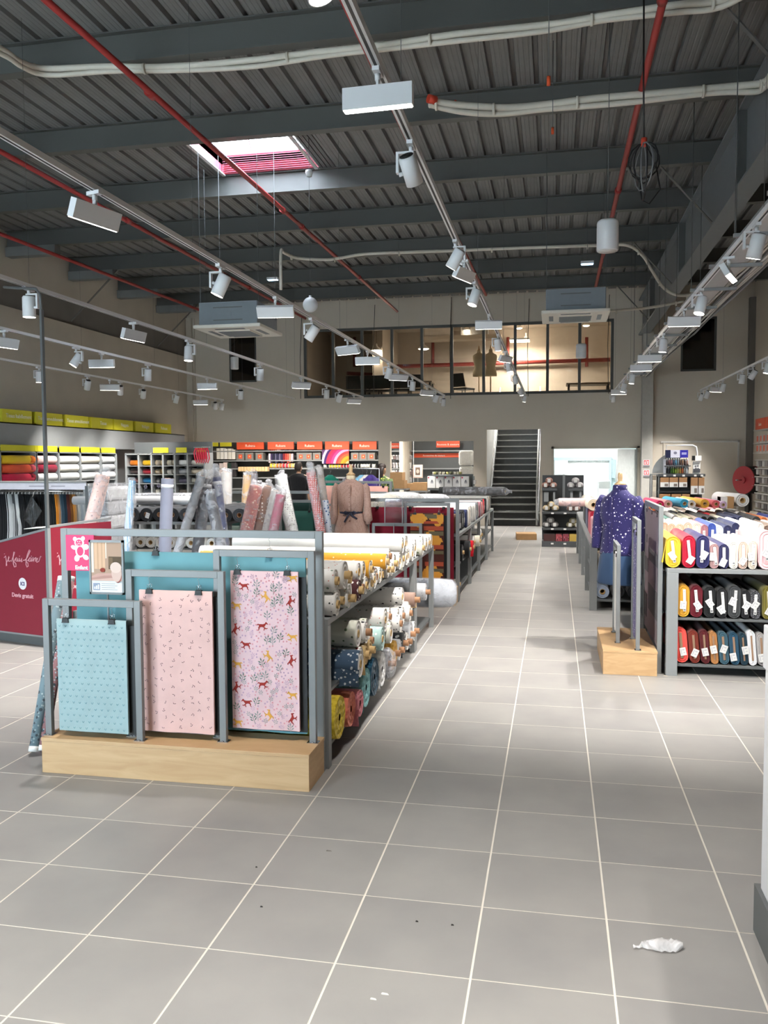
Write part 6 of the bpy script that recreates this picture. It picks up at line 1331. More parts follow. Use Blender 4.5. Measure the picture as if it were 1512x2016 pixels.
for nm, c, r in (('tan core', (206, 200, 190), .06), ('black', (30, 30, 32), .1), ('glossy black', (36, 36, 38), .11), ('scarlet', (190, 20, 34), .09), ('pearl white', (224, 222, 216), .08), ('snow white', (232, 232, 230), .09), ('cream', (226, 218, 200), .08), ('dark grey', (80, 80, 84), .08), ('ivory', (228, 224, 212), .08), ('milk white', (224, 224, 222), .09)):
    yy = y + r; zsh_ = .42 if k not in (0,) else .12
    add_roll('fabric_roll', '%s roll on the lower shelves of the second left rack' % nm, -1.13 + (.06 if k in (2, 3, 6) else 0), yy, zsh_ + r + .003, .9, r, F(c), 'rolls on the lower shelves of the second left rack', CORE, .02, seed=k, flap=.1 if k in (1, 3, 5) else None); y = yy + r + (.28 if k in (0, 2, 4, 7) else .1); k += 1
t = add_roll('fabric_roll', 'black roll in glossy film sticking out over the aisle before the stairs', -.86, 15.1, 1.13, 1.2, .075, F((40, 44, 46)), None, CORE, .0, yaw=R_(-8))
w_ = MB().lathe([(.05, -1.2), (.083, -1.1), (.085, -.03), (.06, .03), (.02, .08), (.03, .12), (0, .13)], WRAP, 16); w_.v = [(z_, x_, y_) for x_, y_, z_ in w_.v]; w_.obj('plastic_wrap', t)
# pillows and wadding packed in film on the island
for k, (px, py, Y, sx, sz, c, nm) in enumerate(((742, 972, 11.0, .34, .13, (236, 232, 216), 'fat cream wadding pack in film behind the dress form'), (790, 974, 11.5, .3, .1, (232, 232, 230), 'long white wadding pack in film right of the cream pack'), (845, 974, 12.4, .3, .07, (226, 226, 230), 'flat white wadding pack in film nearest the white boxes'), (700, 985, 10.6, .2, .09, (226, 222, 214), 'small ivory wadding pack in film beside the dress form'))):
    p = PY(px, py, Y); t = thing('wadding_pack', nm, 'wadding', (p.x, Y, (.985, 1.05, 1.05, .802)[k]), 'wadding packs on the second left rack')
    mb = MB(); n = 10
    for i in range(n + 1):
        for j in range(n):
            a = 2 * math.pi * j / n; u = i / n * 2 - 1; s = max(.05, (1 - abs(u) ** 4)) ** .5; mb.v.append((u * sx, .2 * s * math.cos(a), sz * (1 + s * math.sin(a))))
    for i in range(n):
        for j in range(n): j2 = (j + 1) % n; mb.face((i * n + j, i * n + j2, (i + 1) * n + j2, (i + 1) * n + j), F(c), True)
    mb.obj('wadding', t); o = mb.mesh('plastic_wrap'); o.materials.clear(); o.materials.append(WRAP); w2_ = link('plastic_wrap', o, t); w2_.scale = (1.04, 1.06, 1.05)
# ---------------------------------------------------------------- further stands left of centre
display((-4.62, 10.9, 0), 0, 'oak plinth with frames of dark green fabric, behind the navy roll', .3, [(0, .56, .055, .9), (.5, 1.06, .12, 1.05), (.92, 1.47, .19, 1.15)], (-.035, 1.495, .31, 1.27))
DG = F((38, 66, 62)); cloth_panel('hanging_fabric', 'dark green fabric filling the tall frame behind the navy roll', -4.56, -3.18, 11.2, .22, 1.12, DG, (.3, .8), 1.23, .004, False)
cloth_panel('hanging_fabric', 'grey green fabric in the low frame behind the navy roll', -4.55, -4.14, 10.96, .23, .8, F((92, 104, 98)), (.06, .35), .86, .002, False)
cloth_panel('hanging_fabric', 'pine green fabric in the right frame behind the rose red roll', -3.62, -3.22, 11.09, .23, 1.0, F((48, 92, 84)), (.06, .35), 1.11, .002, False)
display((-4.0, 13.2, 0), R_(-20), 'oak plinth with frames of pink and teal fabric near the man in black', .3, [(0, .56, .055, 1.0), (.5, 1.06, .12, 1.12), (.92, 1.47, .19, 1.2)], (-.035, 1.495, .31, 1.36))
for k, (lx, ly, w_, z1_, c, nm) in enumerate(((.06, .31, 1.36, 1.28, (224, 170, 156), 'salmon pink fabric filling the tall frame near the man in black'), (.06, .055, .42, .88, (28, 88, 104), 'teal fabric in the low frame near the man in black'), (.56, .12, .42, 1.02, (170, 130, 100), 'camel fabric in the middle frame near the man in black'))):
    ca, sa = math.cos(R_(-20)), math.sin(R_(-20)); cloth_panel('hanging_fabric', nm, 0, w_, 0, .23, z1_, F(c), (.06, w_ - .08), z1_ + .06, .003, False, parent_rot=R_(-20), loc=(-4.0 + lx * ca - ly * sa, 13.2 + lx * sa + ly * ca, .23))
# ================================================================ BACK OF THE SHOP
ORG = mat('orange_sign', (218, 84, 48), .5, 0, .02)
def lamp_area(name, label, x, y, z, sx, sy, watts, col, vis=True):
    t = thing(name, label, 'ceiling light', (x, y, z)); MB().box(-sx / 2, sx / 2, -sy / 2, sy / 2, .01, .05, LAMPW).obj('housing', t)
    MB().box(-sx / 2 + .02, sx / 2 - .02, -sy / 2 + .02, sy / 2 - .02, 0, .012, GLOW).obj('diffuser', t)
    l = bpy.data.lights.new('lamp_beam', 'AREA'); l.shape = 'RECTANGLE'; l.size = sx; l.size_y = sy; l.energy = watts; l.color = col
    o = bpy.data.objects.new('lamp_beam', l); COL.objects.link(o); o.parent = t; o.location = (0, 0, -.01); return t
for k, (x, y) in enumerate(((-8.6, 23.6), (-6.9, 23.6), (-5.3, 23.6), (-3.2, 23.4))): lamp_area('ceiling_panel', 'flat white ceiling panel over the haberdashery shelves, %s from the corner' % ORD[k], x, y, 2.56, .6, .6, 90, (1, .93, .84))
lamp_area('ceiling_panel', 'flat cool white ceiling panel in the stockroom behind the open door', .9, 23.6, 2.56, 1.1, .6, 120, (.86, .97, 1.0))
lamp_area('ceiling_panel', 'flat white light panel added out of view above the upper stairs', -1.05, 25.6, 5.2, .6, .6, 260, (1, .96, .92))  # unseen lamp added to brighten the stair treads
BKY = 25.4
def bx(px, py, Y=BKY): p = PY(px, py, Y); return p.x, p.z
def gondola(name, label, px0, px1, ytop, Y, shelves, depth=.4, m=DGREY, group=None, zbase=0.0):
    x0 = bx(px0, 900, Y)[0]; x1 = bx(px1, 900, Y)[0]; zt_ = bx((px0 + px1) / 2, ytop, Y)[1]
    t = thing(name, label, 'shelving', (x0, Y, zbase), group); w = x1 - x0
    MB().box(0, w, depth, depth + .03, 0, zt_, m).obj('back_panel', t)
    for x in (0, w - .03): MB().box(x, x + .03, depth - .05, depth, 0, zt_, m).obj('upright', t)
    zs = [bx((px0 + px1) / 2, y, Y)[1] for y in shelves]
    for z in zs: MB().box(.0, w, 0, depth, z - .025, z, m).box(0, w, -.006, 0, z - .03, z + .006, GREY).obj('shelf', t)
    return t, zs, x0
g1, zs1, gx = gondola('haberdashery_shelving', 'dark haberdashery wall shelving under orange header signs in the left opening', 396, 748, 864, BKY, (887, 906, 922, 940, 962))
def box_thing(name, label, cat, group, px0, px1, py0, py1, Y, m, d=.16, text=None, parts=None):
    a = PY(px0, py1, Y); b_ = PY(px1, py0, Y); t = thing(name, label, cat, (a.x, Y, a.z), group); w = b_.x - a.x; h = b_.z - a.z
    MB().box(0, w, 0, d, 0, h, m).obj('body', t, (0, 0, 0), .003)
    if text: lettering(text, min(h * .45, w * .2), mat('sign_lettering', (240, 240, 226)), t, (w / 2, -.002, h * .32))
    return t, w, h
for k, (a, b_) in enumerate(((466, 519), (527, 578), (585, 634), (640, 687), (694, 741))):
    box_thing('header_sign', 'orange header sign lettered Rubans over the shelving, %s from the left' % ORD[k], 'sign', 'orange header signs in the left opening', a, b_, 869, 885, BKY - .05, ORG, .05, 'Rubans')
for k, (a, b_) in enumerate(((398, 429), (433, 455))): box_thing('header_sign', 'lime yellow header sign in the left opening, %s from the corner' % ORD[k], 'sign', 'lime header signs in the left opening', a, b_, 868, 879, BKY - .05, YEL, .05)
n = 0
for a in (473, 491, 511, 592, 607, 624, 699, 715, 731):
    n += 1; t, w, h = box_thing('drawer_box', 'grey drawer box with an orange square label, %s along the haberdashery shelf' % ORD[n - 1], 'box', 'grey drawer boxes on the haberdashery shelf', a - 8, a + 7, 891, 906, BKY - .02, mat('box_grey', (120, 118, 114), .6), .3)
    lb_ = MB().box(w * .32, w * .78, -.004, -.0005, h * .22, h * .74, ORG).box(w * .48, w * .62, -.006, -.004, h * .4, h * .58, mat('label_peach', (236, 170, 130), .6)).obj('label', t)
colr = [(120, 40, 52), (190, 70, 60), (204, 90, 76), (214, 150, 130), (216, 190, 200), (224, 200, 210), (60, 50, 84), (40, 40, 60), (84, 84, 110), (44, 44, 70), (96, 92, 120), (52, 50, 80)]
for j, (y0, y1) in enumerate(((880, 889), (893, 911))):
    for k in range(12): box_thing('ribbon_pack', '%s slim ribbon pack in the %s row of the second haberdashery bay' % (ORD[k], ('upper', 'lower')[j]), 'pack', 'ribbon packs in the second haberdashery bay', 529 + k * 4, 532.2 + k * 4, y0, y1 - (k % 3), BKY + .02, F(colr[(k + j * 5) % 12]), .12)
for k, c in enumerate(((236, 190, 60), (232, 180, 70), (226, 130, 60), (224, 110, 70), (206, 50, 60), (210, 60, 70), (226, 150, 70), (236, 200, 120))):
    p = PY(531 + k * 6.2, 918, BKY - .1); t = thing('ribbon_spool', '%s bright ribbon spool in the yellow to red row by the man in black' % ORD[k], 'spool', (p.x, BKY + .1, zs1[2] + .081), 'bright ribbon spools by the man')
    MB().cyl((-.038, 0, 0), (.038, 0, 0), .072, F(c), 16).obj('ribbon', t); MB().cyl((-.044, 0, 0), (-.038, 0, 0), .08, WHITE, 16).obj('flange', t); MB().cyl((.038, 0, 0), (.044, 0, 0), .08, WHITE, 16).obj('flange', t)
for k in range(18):
    c = [(230, 226, 214), (40, 40, 44), (236, 190, 60), (236, 190, 60), (230, 180, 60), (226, 180, 60), (210, 60, 56), (120, 30, 40), (190, 40, 60), (206, 140, 150), (60, 30, 34), (30, 30, 32), (34, 34, 36), (228, 224, 214), (230, 226, 220), (226, 222, 212), (36, 36, 38), (232, 228, 220)][k]
    p = PY(637 + k * 5.7, 917, BKY - .1); t = thing('ribbon_spool', '%s ribbon spool along the shelf under the rainbow poster' % ORD[k], 'spool', (p.x, BKY + .1, zs1[2] + .065), 'ribbon spools under the rainbow poster')
    MB().cyl((-.034, 0, 0), (.034, 0, 0), .055, F(c), 14).obj('ribbon', t); MB().cyl((-.04, 0, 0), (-.034, 0, 0), .064, WHITE, 14).obj('flange', t); MB().cyl((.034, 0, 0), (.04, 0, 0), .064, WHITE, 14).obj('flange', t)
t, w, h = box_thing('rainbow_poster', 'poster of pink, red and orange rainbow bands above the ribbon spools', 'poster', None, 634, 687, 885, 913, BKY - .04, mat('poster_plum', (76, 44, 90), .5), .02)
rb = MB()
for k, c in enumerate(((190, 170, 206), (60, 36, 90), (206, 44, 70), (206, 36, 90), (214, 60, 120), (230, 150, 190), (214, 60, 60), (226, 90, 56), (224, 140, 40), (190, 120, 30), (206, 170, 120))):
    R0 = w * 1.05 * (1 - k * .085); R1 = w * 1.05 * (1 - (k + 1) * .085); pts = []
    cx, cz = w * 1.02, -h * .1
    arc = [(cx + R * math.cos(math.pi * (.5 + .5 * i / 14)), cz + R * .98 * math.sin(math.pi * (.5 + .5 * i / 14))) for R, rng in ((R0, range(15)), (R1, range(14, -1, -1))) for i in rng]
    arc = [(min(max(a, 0.003), w - .003), min(max(c_, .003), h - .003)) for a, c_ in arc]; tri_fan(rb, arc, ink('rainbow_%d' % k, c), lambda a, c_: -.0015 - k * .0004)
stuff(rb.obj('rainbow_print', t))
for k in range(10): box_thing('card_box', '%s beige card box in the tray left of the man in black' % ORD[k], 'box', 'beige card boxes in the haberdashery tray', 469 + k * 5.8, 474 + k * 5.8, 919, 928, BKY - .16, mat('beige_card', (206, 176, 132), .8), .2)
rr = random.Random(12)
for k in range(8): box_thing('folded_stock', '%s folded stock piece at the left corner of the haberdashery' % ORD[k], 'pack', 'folded stock at the haberdashery corner', 404 + k * 7.5, 410 + k * 7.5, 882 + rr.uniform(0, 4), 904, BKY + .0, F([(60, 58, 58), (90, 88, 86), (70, 66, 64), (226, 222, 214), (236, 234, 230), (240, 238, 236), (230, 226, 218), (236, 232, 224)][k]), .2)
for k in range(7): box_thing('folded_stock', '%s folded stock piece on the second shelf at the haberdashery corner' % ORD[k], 'pack', 'folded stock on the second haberdashery shelf', 408 + k * 8, 415 + k * 8, 910 + rr.uniform(0, 3), 938, BKY + .0, F([(60, 60, 62), (84, 84, 88), (74, 70, 72), (206, 196, 196), (226, 206, 200), (40, 60, 54), (60, 56, 58)][k]), .2)
# hanging garments near the shoppers
def garment(label, px, py, Y, c, h, w=.34):
    Y = 15.4; p = PY(px, py, Y); t = thing('hanging_garment', label, 'garment', (p.x, Y, PY(690, 927, 15.4).z + .04 - .115 - h), 'garments on the rail before the ribbon shelving', (0, 0, R_(62)))
    loft(MB(), [(h, .05, .04, 0), (h - .03, .1, .06, 0), (h - .07, w * .5, .08, 0), (h * .6, w * .44, .09, 0), (.1, w * .5, .1, 0), (0, w * .52, .1, 0)], F(c), 18, 0, .15, 6).obj('cloth', t)
    for s in (-1, 1): MB().tube([(s * w * .45, 0, h - .08), (s * w * .6, -.01, h * .72), (s * w * .62, -.02, h * .45)], [.045, .05, .04], F(c), 10).obj('sleeve', t)
    MB().tube([(0, 0, h), (0, 0, h + .05), (.025, 0, h + .08), (.0, 0, h + .1), (-.02, 0, h + .085)], .004, CHROME, 6).obj('hook', t); return t
garment('emerald green garment hanging left of the beige dress', 650, 938, 14.6, (20, 120, 100), .75)
garment('pale blue garment hanging right of the beige dress', 713, 931, 15.2, (120, 176, 206), .7)
garment('white garment hanging by the pale blue one', 722, 928, 15.6, (220, 218, 212), .7)
garment('deep purple garment hanging before the woman', 730, 946, 14.8, (64, 48, 120), .7)
garment('grey garment hanging behind the dress form cap', 690, 930, 15.9, (120, 118, 122), .7)
p = PY(690, 927, 15.4); t = thing('garment_rail', 'chrome garment rail running before the ribbon shelving', 'rail', (p.x, 15.4, 0))
MB().tube([(-.75, 0, 0), (-.75, 0, p.z + .04), (.55, 0, p.z + .04), (.55, 0, 0)], .014, CHROME, 8).obj('frame', t); MB().box(-.78, -.72, -.25, .25, 0, .03, GREY).box(.52, .58, -.25, .25, 0, .03, GREY).obj('foot', t)

# second opening
g2, zs2, gx2 = gondola('notions_shelving', 'dark notions wall shelving under an orange banner in the right opening', 766, 934, 862, BKY, (887, 922, 958))
box_thing('header_sign', 'orange header sign at the left of the right opening', 'sign', None, 766, 807, 872, 883, BKY + .335, ORG, .06, 'Boutons & couture')
box_thing('header_sign', 'orange header sign lettered Boutons at the right of the right opening', 'sign', None, 859, 905, 868, 881, BKY - .06, ORG, .05, 'Boutons & couture')
t, w, h = box_thing('shelf_banner', 'long narrow orange banner across the notions shelving', 'banner', None, 814, 904, 892, 901, BKY + .37, ORG, .03); lettering('Accessoires de couture', h * .55, mat('sign_lettering', (0, 0, 0)), t, (w * .45, -.002, h * .3))
n = 0
for j, y in enumerate((896, 911, 926, 940, 953)):
    for k in range(8):
        n += 1; a = 769 + k * 5.4; pw_ = rr.uniform(3.2, 4.8)
        t, w, h = box_thing('hook_pack', '%s notions pack on hook row %s of the pegboard, from its left' % (ORD[k], 'one two three four five'.split()[j]), 'pack', 'notions packs on the pegboard', a, a + pw_, y, y + rr.uniform(8, 11.5), BKY + .05, F([(206, 204, 202), (160, 156, 160), (226, 224, 222), (140, 120, 120), (190, 186, 190)][(k * 3 + j) % 5]), .03)
        MB().box(w * .3, w * .7, -.1, .3, h * .86, h * .9, CHROME).box(w * .2, w * .8, -.104, -.1, h * .8, h * 1.02, PAPER).obj('hook', t)
MB().box(PY(814, 880, 24.2).x - .01, PY(814, 880, 24.2).x + .01, 24.2, 24.22, 0, 2.6, GREY).obj('trim_6')['kind'] = 'structure'
t, w, h = box_thing('framed_print', 'small framed print before the notions shelving', 'picture', None, 813, 832, 915, 941, 23.6, mat('pale_pink_frame', (216, 190, 180), .6), .02)
pc = MB().box(w * .1, w * .9, -.003, 0, h * .08, h * .92, PAPER).box(w * .26, w * .74, -.005, -.003, h * .22, h * .8, ink('print_brown', (120, 100, 88))); disc(pc, w * .5, h * .5, w * .16, h * .16, ink('print_pale', (206, 196, 186)), -.0065); pc.obj('print', t)
MB().box(w * .45, w * .55, .005, .02, -t.location.z, 0, GREY).obj('stem', t)
for k, (a, b_, y0, y1) in enumerate(((903, 932, 886, 917), (904, 932, 917, 945))):
    a_ = PY(a, y1, 22.8); b2 = PY(b_, y0, 22.8); t = thing('pillow_pack', '%s white pillow pack stacked at the right edge of the right opening' % ('upper', 'lower')[k], 'pack', ((a_.x + b2.x) / 2, 22.8, a_.z), 'white pillow packs'); w = b2.x - a_.x; h = b2.z - a_.z
    o = MB().box(-w / 2, w / 2, 0, .3, 0, h * .98, F((226, 224, 220))).obj('pillow', t, (0, 0, 0), .07); MB().box(-w / 2 - .01, w / 2 + .01, -.01, .31, 0, h * .985, film('pillow_film', (236, 238, 240), .12)).obj('plastic_wrap', t, (0, 0, 0), .05)
t = thing('pillow_shelf', 'grey shelf unit carrying the white pillow packs', 'shelving', (PY(901, 945, 22.8).x, 22.7, 0)); zz = PY(915, 945, 22.8).z
MB().box(0, .5, 0, .45, zz - .03, zz, GREY).obj('shelf', t); MB().box(.47, .5, .4, .45, 0, 2.1, GREY).obj('upright', t); MB().box(0, .03, 0, .45, 0, zz - .03, GREY).obj('upright', t); MB().box(0, .5, 0, .45, .0, .1, GREY).obj('base', t)
for k, (a, b_, y0, y1) in enumerate(((768, 792, 930, 946), (770, 796, 946, 962), (812, 840, 950, 966), (797, 812, 952, 966))): box_thing('carton', 'brown carton in the right opening, %s of four' % ORD[k], 'carton', 'brown cartons in the right opening', a, b_, y0, y1, (19.35, 19.35, 19.8, 19.8)[k], CARD, .4)
for k, (a, b_, y_, Y) in enumerate(((764, 800, 962, 19.3), (795, 842, 966, 19.75))):
    a_ = PY(a, y_, Y); b2 = PY(b_, y_, Y); t = thing('packing_table', 'grey packing table under the brown cartons, %s of two' % ('left', 'right')[k], 'table', (a_.x, Y, 0), 'packing tables'); w = b2.x - a_.x
    MB().box(0, w, 0, .75, a_.z - .035, a_.z - .002, GREY).obj('tabletop', t)
    for x in (.02, w - .06):
        for yy in (.02, .68): MB().box(x, x + .04, yy, yy + .04, 0, a_.z - .035, GREY).obj('leg', t)
# gondola of white boxes near the stairs
g3, zs3, gx3 = gondola('box_gondola', 'dark gondola of white boxes before the staircase', 841, 928, 934, 16.6, (962, 985), .4)
for k in range(5):
    t, w, h = box_thing('gift_box', '%s white box with a red corner sticker on the gondola by the stairs' % ORD[k], 'box', 'white boxes on the gondola', 841.5 + k * 16.6, 857 + k * 16.6, 937.5, 961, 16.56, PAPER, .25)
    pb = MB(); disc(pb, w * .14, h * .88, w * .1, h * .07, mat('sticker_red', (190, 60, 80), .5), -.002); pb.obj('sticker', t)
    pb = MB().box(w * .4, w * .75, -.003, -.0005, h * .4, h * .6, ink('box_grey_print', (170, 170, 172))).box(w * .5, w * .66, -.004, -.003, h * .5, h * .7, INK).obj('printed_motif', t)
p = PY(880, 931, 16.7); t = thing('spool_ring', 'ring tray of small pale and dark spools on top of the white box gondola', 'tray', (p.x, 16.75, p.z - .03)); MB().lathe([(.3, -.03), (.3, 0), (.0, 0)], GREY, 24).obj('tray', t)
for k in range(22): a = 2 * math.pi * k / 22; MB().cyl((.27 * math.cos(a), .27 * math.sin(a), .001), (.27 * math.cos(a), .27 * math.sin(a), .05), .026, F([(220, 214, 190), (190, 186, 120), (90, 90, 70), (206, 200, 180)][k % 4]), 10).obj('spool', t)
MB().box(-.02, .02, -.02, .02, -(p.z - .03 - .0), -.03, GREY).obj('stem', t)
t = thing('hook_strip', 'side strip of hanging packs on the white box gondola', 'rack', (PY(929, 960, 16.5).x, 16.55, 0)); MB().box(0, .02, 0, .3, 0, PY(929, 938, 16.5).z, DGREY).obj('panel', t)
for k in range(7): MB().box(.02, .06, .02, .2, .5 + k * .12, .58 + k * .12, PAPER).obj('pack', t)

# yarn gondola
GY = 16.75; gx0 = PY(1067, 1000, GY).x; gx1 = PY(1150, 1000, GY).x; gw = gx1 - gx0; gz = lambda y: PY(1108, y, GY).z
t = thing('yarn_gondola', 'dark grey gondola of wool balls at the end of the aisle', 'shelving', (gx0, GY, 0)); DK = mat('gondola_dark', (74, 76, 78), .5, 0, .03)
MB().box(0, gw, .36, .42, 0, gz(936), DK).obj('back_panel', t)
for z in (gz(1008), gz(1040)): MB().box(0, gw, -.02, .36, z - .035, z, DK).obj('shelf', t)
MB().box(0, gw, -.05, .4, 0, .11, DK).obj('base', t)
for k in range(9): 
    zq = (gz(1010), gz(1041), .07)[k // 3]; MB().box(gw * (.22 + .3 * (k % 3)), gw * (.22 + .3 * (k % 3)) + .05, -.026 - .03 * (k // 3 == 2), -.02 - .03 * (k // 3 == 2), zq - .02, zq + .008, PAPER).obj('price_label', t)
for xa, xb in ((1067, 1097), (1119, 1149)): MB().box(PY(xa, 960, GY).x - gx0, PY(xb, 960, GY).x - gx0, .02, .36, gz(966), gz(961), DK).obj('tray', t)
MB().box(PY(1108, 950, GY).x - gx0, PY(1113, 950, GY).x - gx0, .33, .36, gz(982), gz(935), GREY).obj('strip', t)
for k, (a, y0, y1, b_) in enumerate(((1071, 969, 988, 1080), (1089, 969, 989, 1093), (1123, 967, 982, 1128), (1141, 967, 980, 1145))): MB().box(PY(a, y0, GY).x - gx0, PY(b_, y0, GY).x - gx0, .05, .06, gz(y1), gz(y0), GREY).obj('leaflet', t)
def ball(label, px, py, r, c, band=True):
    p = PY(px, py, GY + .14); t = thing('wool_ball', label, 'wool ball', p, 'wool balls on the dark gondola')
    mb = MB(); mb.lathe([(0, -r * .9)] + [(r * 1.12 * math.cos(R_(a)), r * .9 * math.sin(R_(a))) for a in range(-75, 80, 15)] + [(0, r * .9)], F(c, 'stripe', (tuple(int(v * .8) for v in c),), 26, .4), 14); mb.obj('yarn', t)
    MB().box(-r * .45, r * .45, -r * 1.16, -r * .95, -r * .55, r * .55, TAGM).obj('paper_band', t, (0, 0, 0), .004); return t
grp = [((1080, 1066.5), 1075, (1074, 956), (1089, 956), (1081, 946), (176, 130, 116), 'rose brown', 'upper left tray'), (0, 0, (1124, 956), (1141, 956), (1133, 946), (186, 180, 182), 'silver', 'upper right tray'), (0, 0, (1076, 1001), (1093, 1001), (1085, 993), (206, 184, 146), 'honey beige', 'left of the second shelf'), (0, 0, (1123, 1002), (1135, 1002), (1129, 993), (150, 120, 112), 'cocoa', 'right of the second shelf'), (0, 0, (1076, 1033.5), (1092, 1033.5), (1084, 1024), (170, 166, 164), 'pewter', 'left of the third shelf'), (0, 0, (1122, 1034), (1136, 1034), (1128, 1025), (196, 186, 150), 'straw', 'right of the third shelf')]
for g in grp:
    for k in range(3): ball('%s wool ball, %s, %s' % (g[6], ('left below', 'right below', 'top of three')[k], g[7]), g[2 + k][0], g[2 + k][1] - (1 if k < 2 else 0), .066, g[5])
for k, (a, b_, c, nm) in enumerate(((1070, 1093, (78, 52, 50), 'brown'), (1094, 1107, (150, 70, 76), 'rose patterned'), (1108, 1120, (130, 60, 70), 'red patterned'), (1121, 1137, (190, 160, 80), 'straw yellow'), (1138, 1149, (176, 150, 84), 'dull yellow'))): box_thing('yarn_bin', '%s storage box on the base of the wool gondola' % nm, 'box', 'storage boxes under the wool', a, b_, 1052, 1066.5, GY - .02, F(c, 'floral', ((40, 34, 36), (206, 150, 150)), 20, .3) if 'pattern' in nm else F(c), .3)
a = PZ(1017, 1063, 0); t = thing('floor_carton', 'flat brown carton lying on the aisle before the stairs', 'carton', a, None, (0, 0, .08)); MB().box(0, .42, 0, .5, 0, .13, CARD).obj('body', t, (0, 0, 0), .004); MB().box(.0, .42, .22, .28, .1295, .1315, mat('tape_beige', (206, 180, 140), .4)).obj('tape', t)

# stockroom behind the open door
BL = mat('pale_blue_grey_steel', (150, 162, 166), .5)
a = PY(1091, 904, 25.3); b_ = PY(1202, 904, 25.3); t = thing('roller_frame', 'pale grey roller shutter frame on the stockroom wall', 'shutter', (a.x, 25.3, 0)); w = b_.x - a.x
MB().box(-.3, w + .03, -.08, .1, a.z - .05, a.z + .05, BL).obj('head_rail', t); MB().box(w - .04, w + .03, -.08, .1, 0, a.z - .05, BL).obj('guide', t); MB().box(-.3, -.23, -.08, .1, 0, a.z - .05, BL).obj('guide', t)
MB().box(w + .03, w + .14, -.06, .1, a.z - .55, a.z - .02, BL).obj('motor_box', t)
sh = MB().box(-.23, w - .04, .04, .06, 0, a.z - .05, WHITE).obj('curtain', t)
for k in range(14): MB().tube([(-.2 + k * (w + .1) / 14, .0, a.z - .05), (-.15 + k * (w + .1) / 14, -.02, a.z - .075)], .02, WHITE, 6).obj('clip', t)
box_thing('wall_cabinet', 'white cabinet with a small dark screen in the stockroom', 'cabinet', None, 1092, 1118, 907, 934, 24.9, WHITE, .3)
a = PY(1177, 990, 23.4); b_ = PY(1202, 945, 23.4); w = b_.x - a.x; h = b_.z; t = thing('folding_chair', 'white folding chair standing folded in the stockroom', 'chair', (a.x, 23.4, 0))
MB().tube([(0, 0, 0), (0, .12, h - .04), (.03, .125, h), (w - .03, .125, h), (w, .12, h - .04), (w, 0, 0)], .012, WHITE, 8).obj('frame', t); MB().box(.02, w - .02, .09, .11, h - .24, h - .04, WHITE).obj('backrest', t); MB().box(.02, w - .02, .03, .06, .35, .72, WHITE).obj('seat', t); MB().tube([(.02, .2, 0), (.02, .05, .6), (w - .02, .05, .6), (w - .02, .2, 0)], .011, WHITE, 8).obj('rear_leg', t)
# signs on the column
for k, y in enumerate((912, 932)):
    a = PY(1266.5, y + 8, FARY - .31); b_ = PY(1279, y - 7, FARY - .31); t = thing('fire_sign', 'red and white fire sign on the column, %s of two' % ('upper', 'lower')[k], 'sign', (a.x + .0, FARY - .312, a.z), 'fire signs on the column'); w = b_.x - a.x; h = b_.z - a.z
    MB().box(0, w, 0, .008, 0, h, mat('sign_pale', (222, 214, 214), .5)).obj('board', t); s_ = MB().box(w * .1, w * .42, -.002, 0, h * .34, h * .92, mat('fire_red', (200, 40, 52), .5)).box(w * .5, w * .9, -.002, 0, h * .34, h * .92, mat('fire_red', (0, 0, 0))).box(0, w, -.002, 0, 0, h * .26, mat('sign_grey', (110, 108, 112), .6))
    s_.box(w * .2, w * .32, -.003, -.002, h * .42, h * .8, SIGNW).box(w * .56, w * .84, -.003, -.002, h * .7, h * .8, SIGNW).box(w * .62, w * .78, -.003, -.002, h * .42, h * .66, SIGNW).obj('pictogram', t)
# rack of kraft boxes with a blue header stand
KY = 15.9; kx0 = PY(1282, 960, KY).x; kx1 = PY(1388, 960, KY).x; kw = kx1 - kx0; kz = lambda y, x=1335: PY(x, y, KY).z
t = thing('kraft_rack', 'grey rack of hanging kraft packs behind the right hand bolts', 'shelving', (kx0, KY, 0))
MB().box(.14, kw, .3, .33, 0, kz(933), DK).obj('back_panel', t); MB().box(.12, kw, -.02, .3, kz(938), kz(933), DK).obj('top_tray', t)
for x in (0, .12): MB().box(x, x + .02, 0, .02, 0, kz(934), STEEL).box(x, x + .02, .28, .3, 0, kz(934), STEEL).obj('upright', t)
MB().box(0, .14, 0, .3, kz(935), kz(933), STEEL).obj('side_top', t)
for y in (970, 985): MB().box(.14, kw, .05, .3, kz(y), kz(y - 3), DK).obj('shelf', t)
for k, x in enumerate((1308, 1327, 1345, 1368, 1381)): MB().box(PY(x - 2, 935, KY).x - kx0, PY(x + 3, 935, KY).x - kx0, -.028, -.02, kz(938), kz(934.5), PAPER).obj('price_label', t)
for k, (a, b_, y0, y1, nm) in enumerate(((1300, 1317, 940, 959, 'first square'), (1318, 1335, 940, 959, 'second square'), (1337, 1353, 940, 959, 'third square'), (1360, 1374, 940, 973, 'first tall'), (1375, 1387, 940, 973, 'second tall'), (1298, 1320, 973, 990, 'first lower'), (1322, 1341, 973, 990, 'second lower'), (1343, 1358, 973, 990, 'third lower'))):
    tt, w, h = box_thing('kraft_pack', '%s kraft pack with a white lower half on the grey rack' % nm, 'pack', 'kraft packs on the grey rack', a, b_, y0, y1, KY - .02, mat('kraft_brown', (166, 124, 86), .8), .06)
    MB().box(0, w, -.004, -.0005, 0, h * .5, PAPER).box(w * .5, w * .9, -.006, -.004, h * .08, h * .36, ink('pack_photo', (130, 120, 112))).obj('label_sleeve', tt)
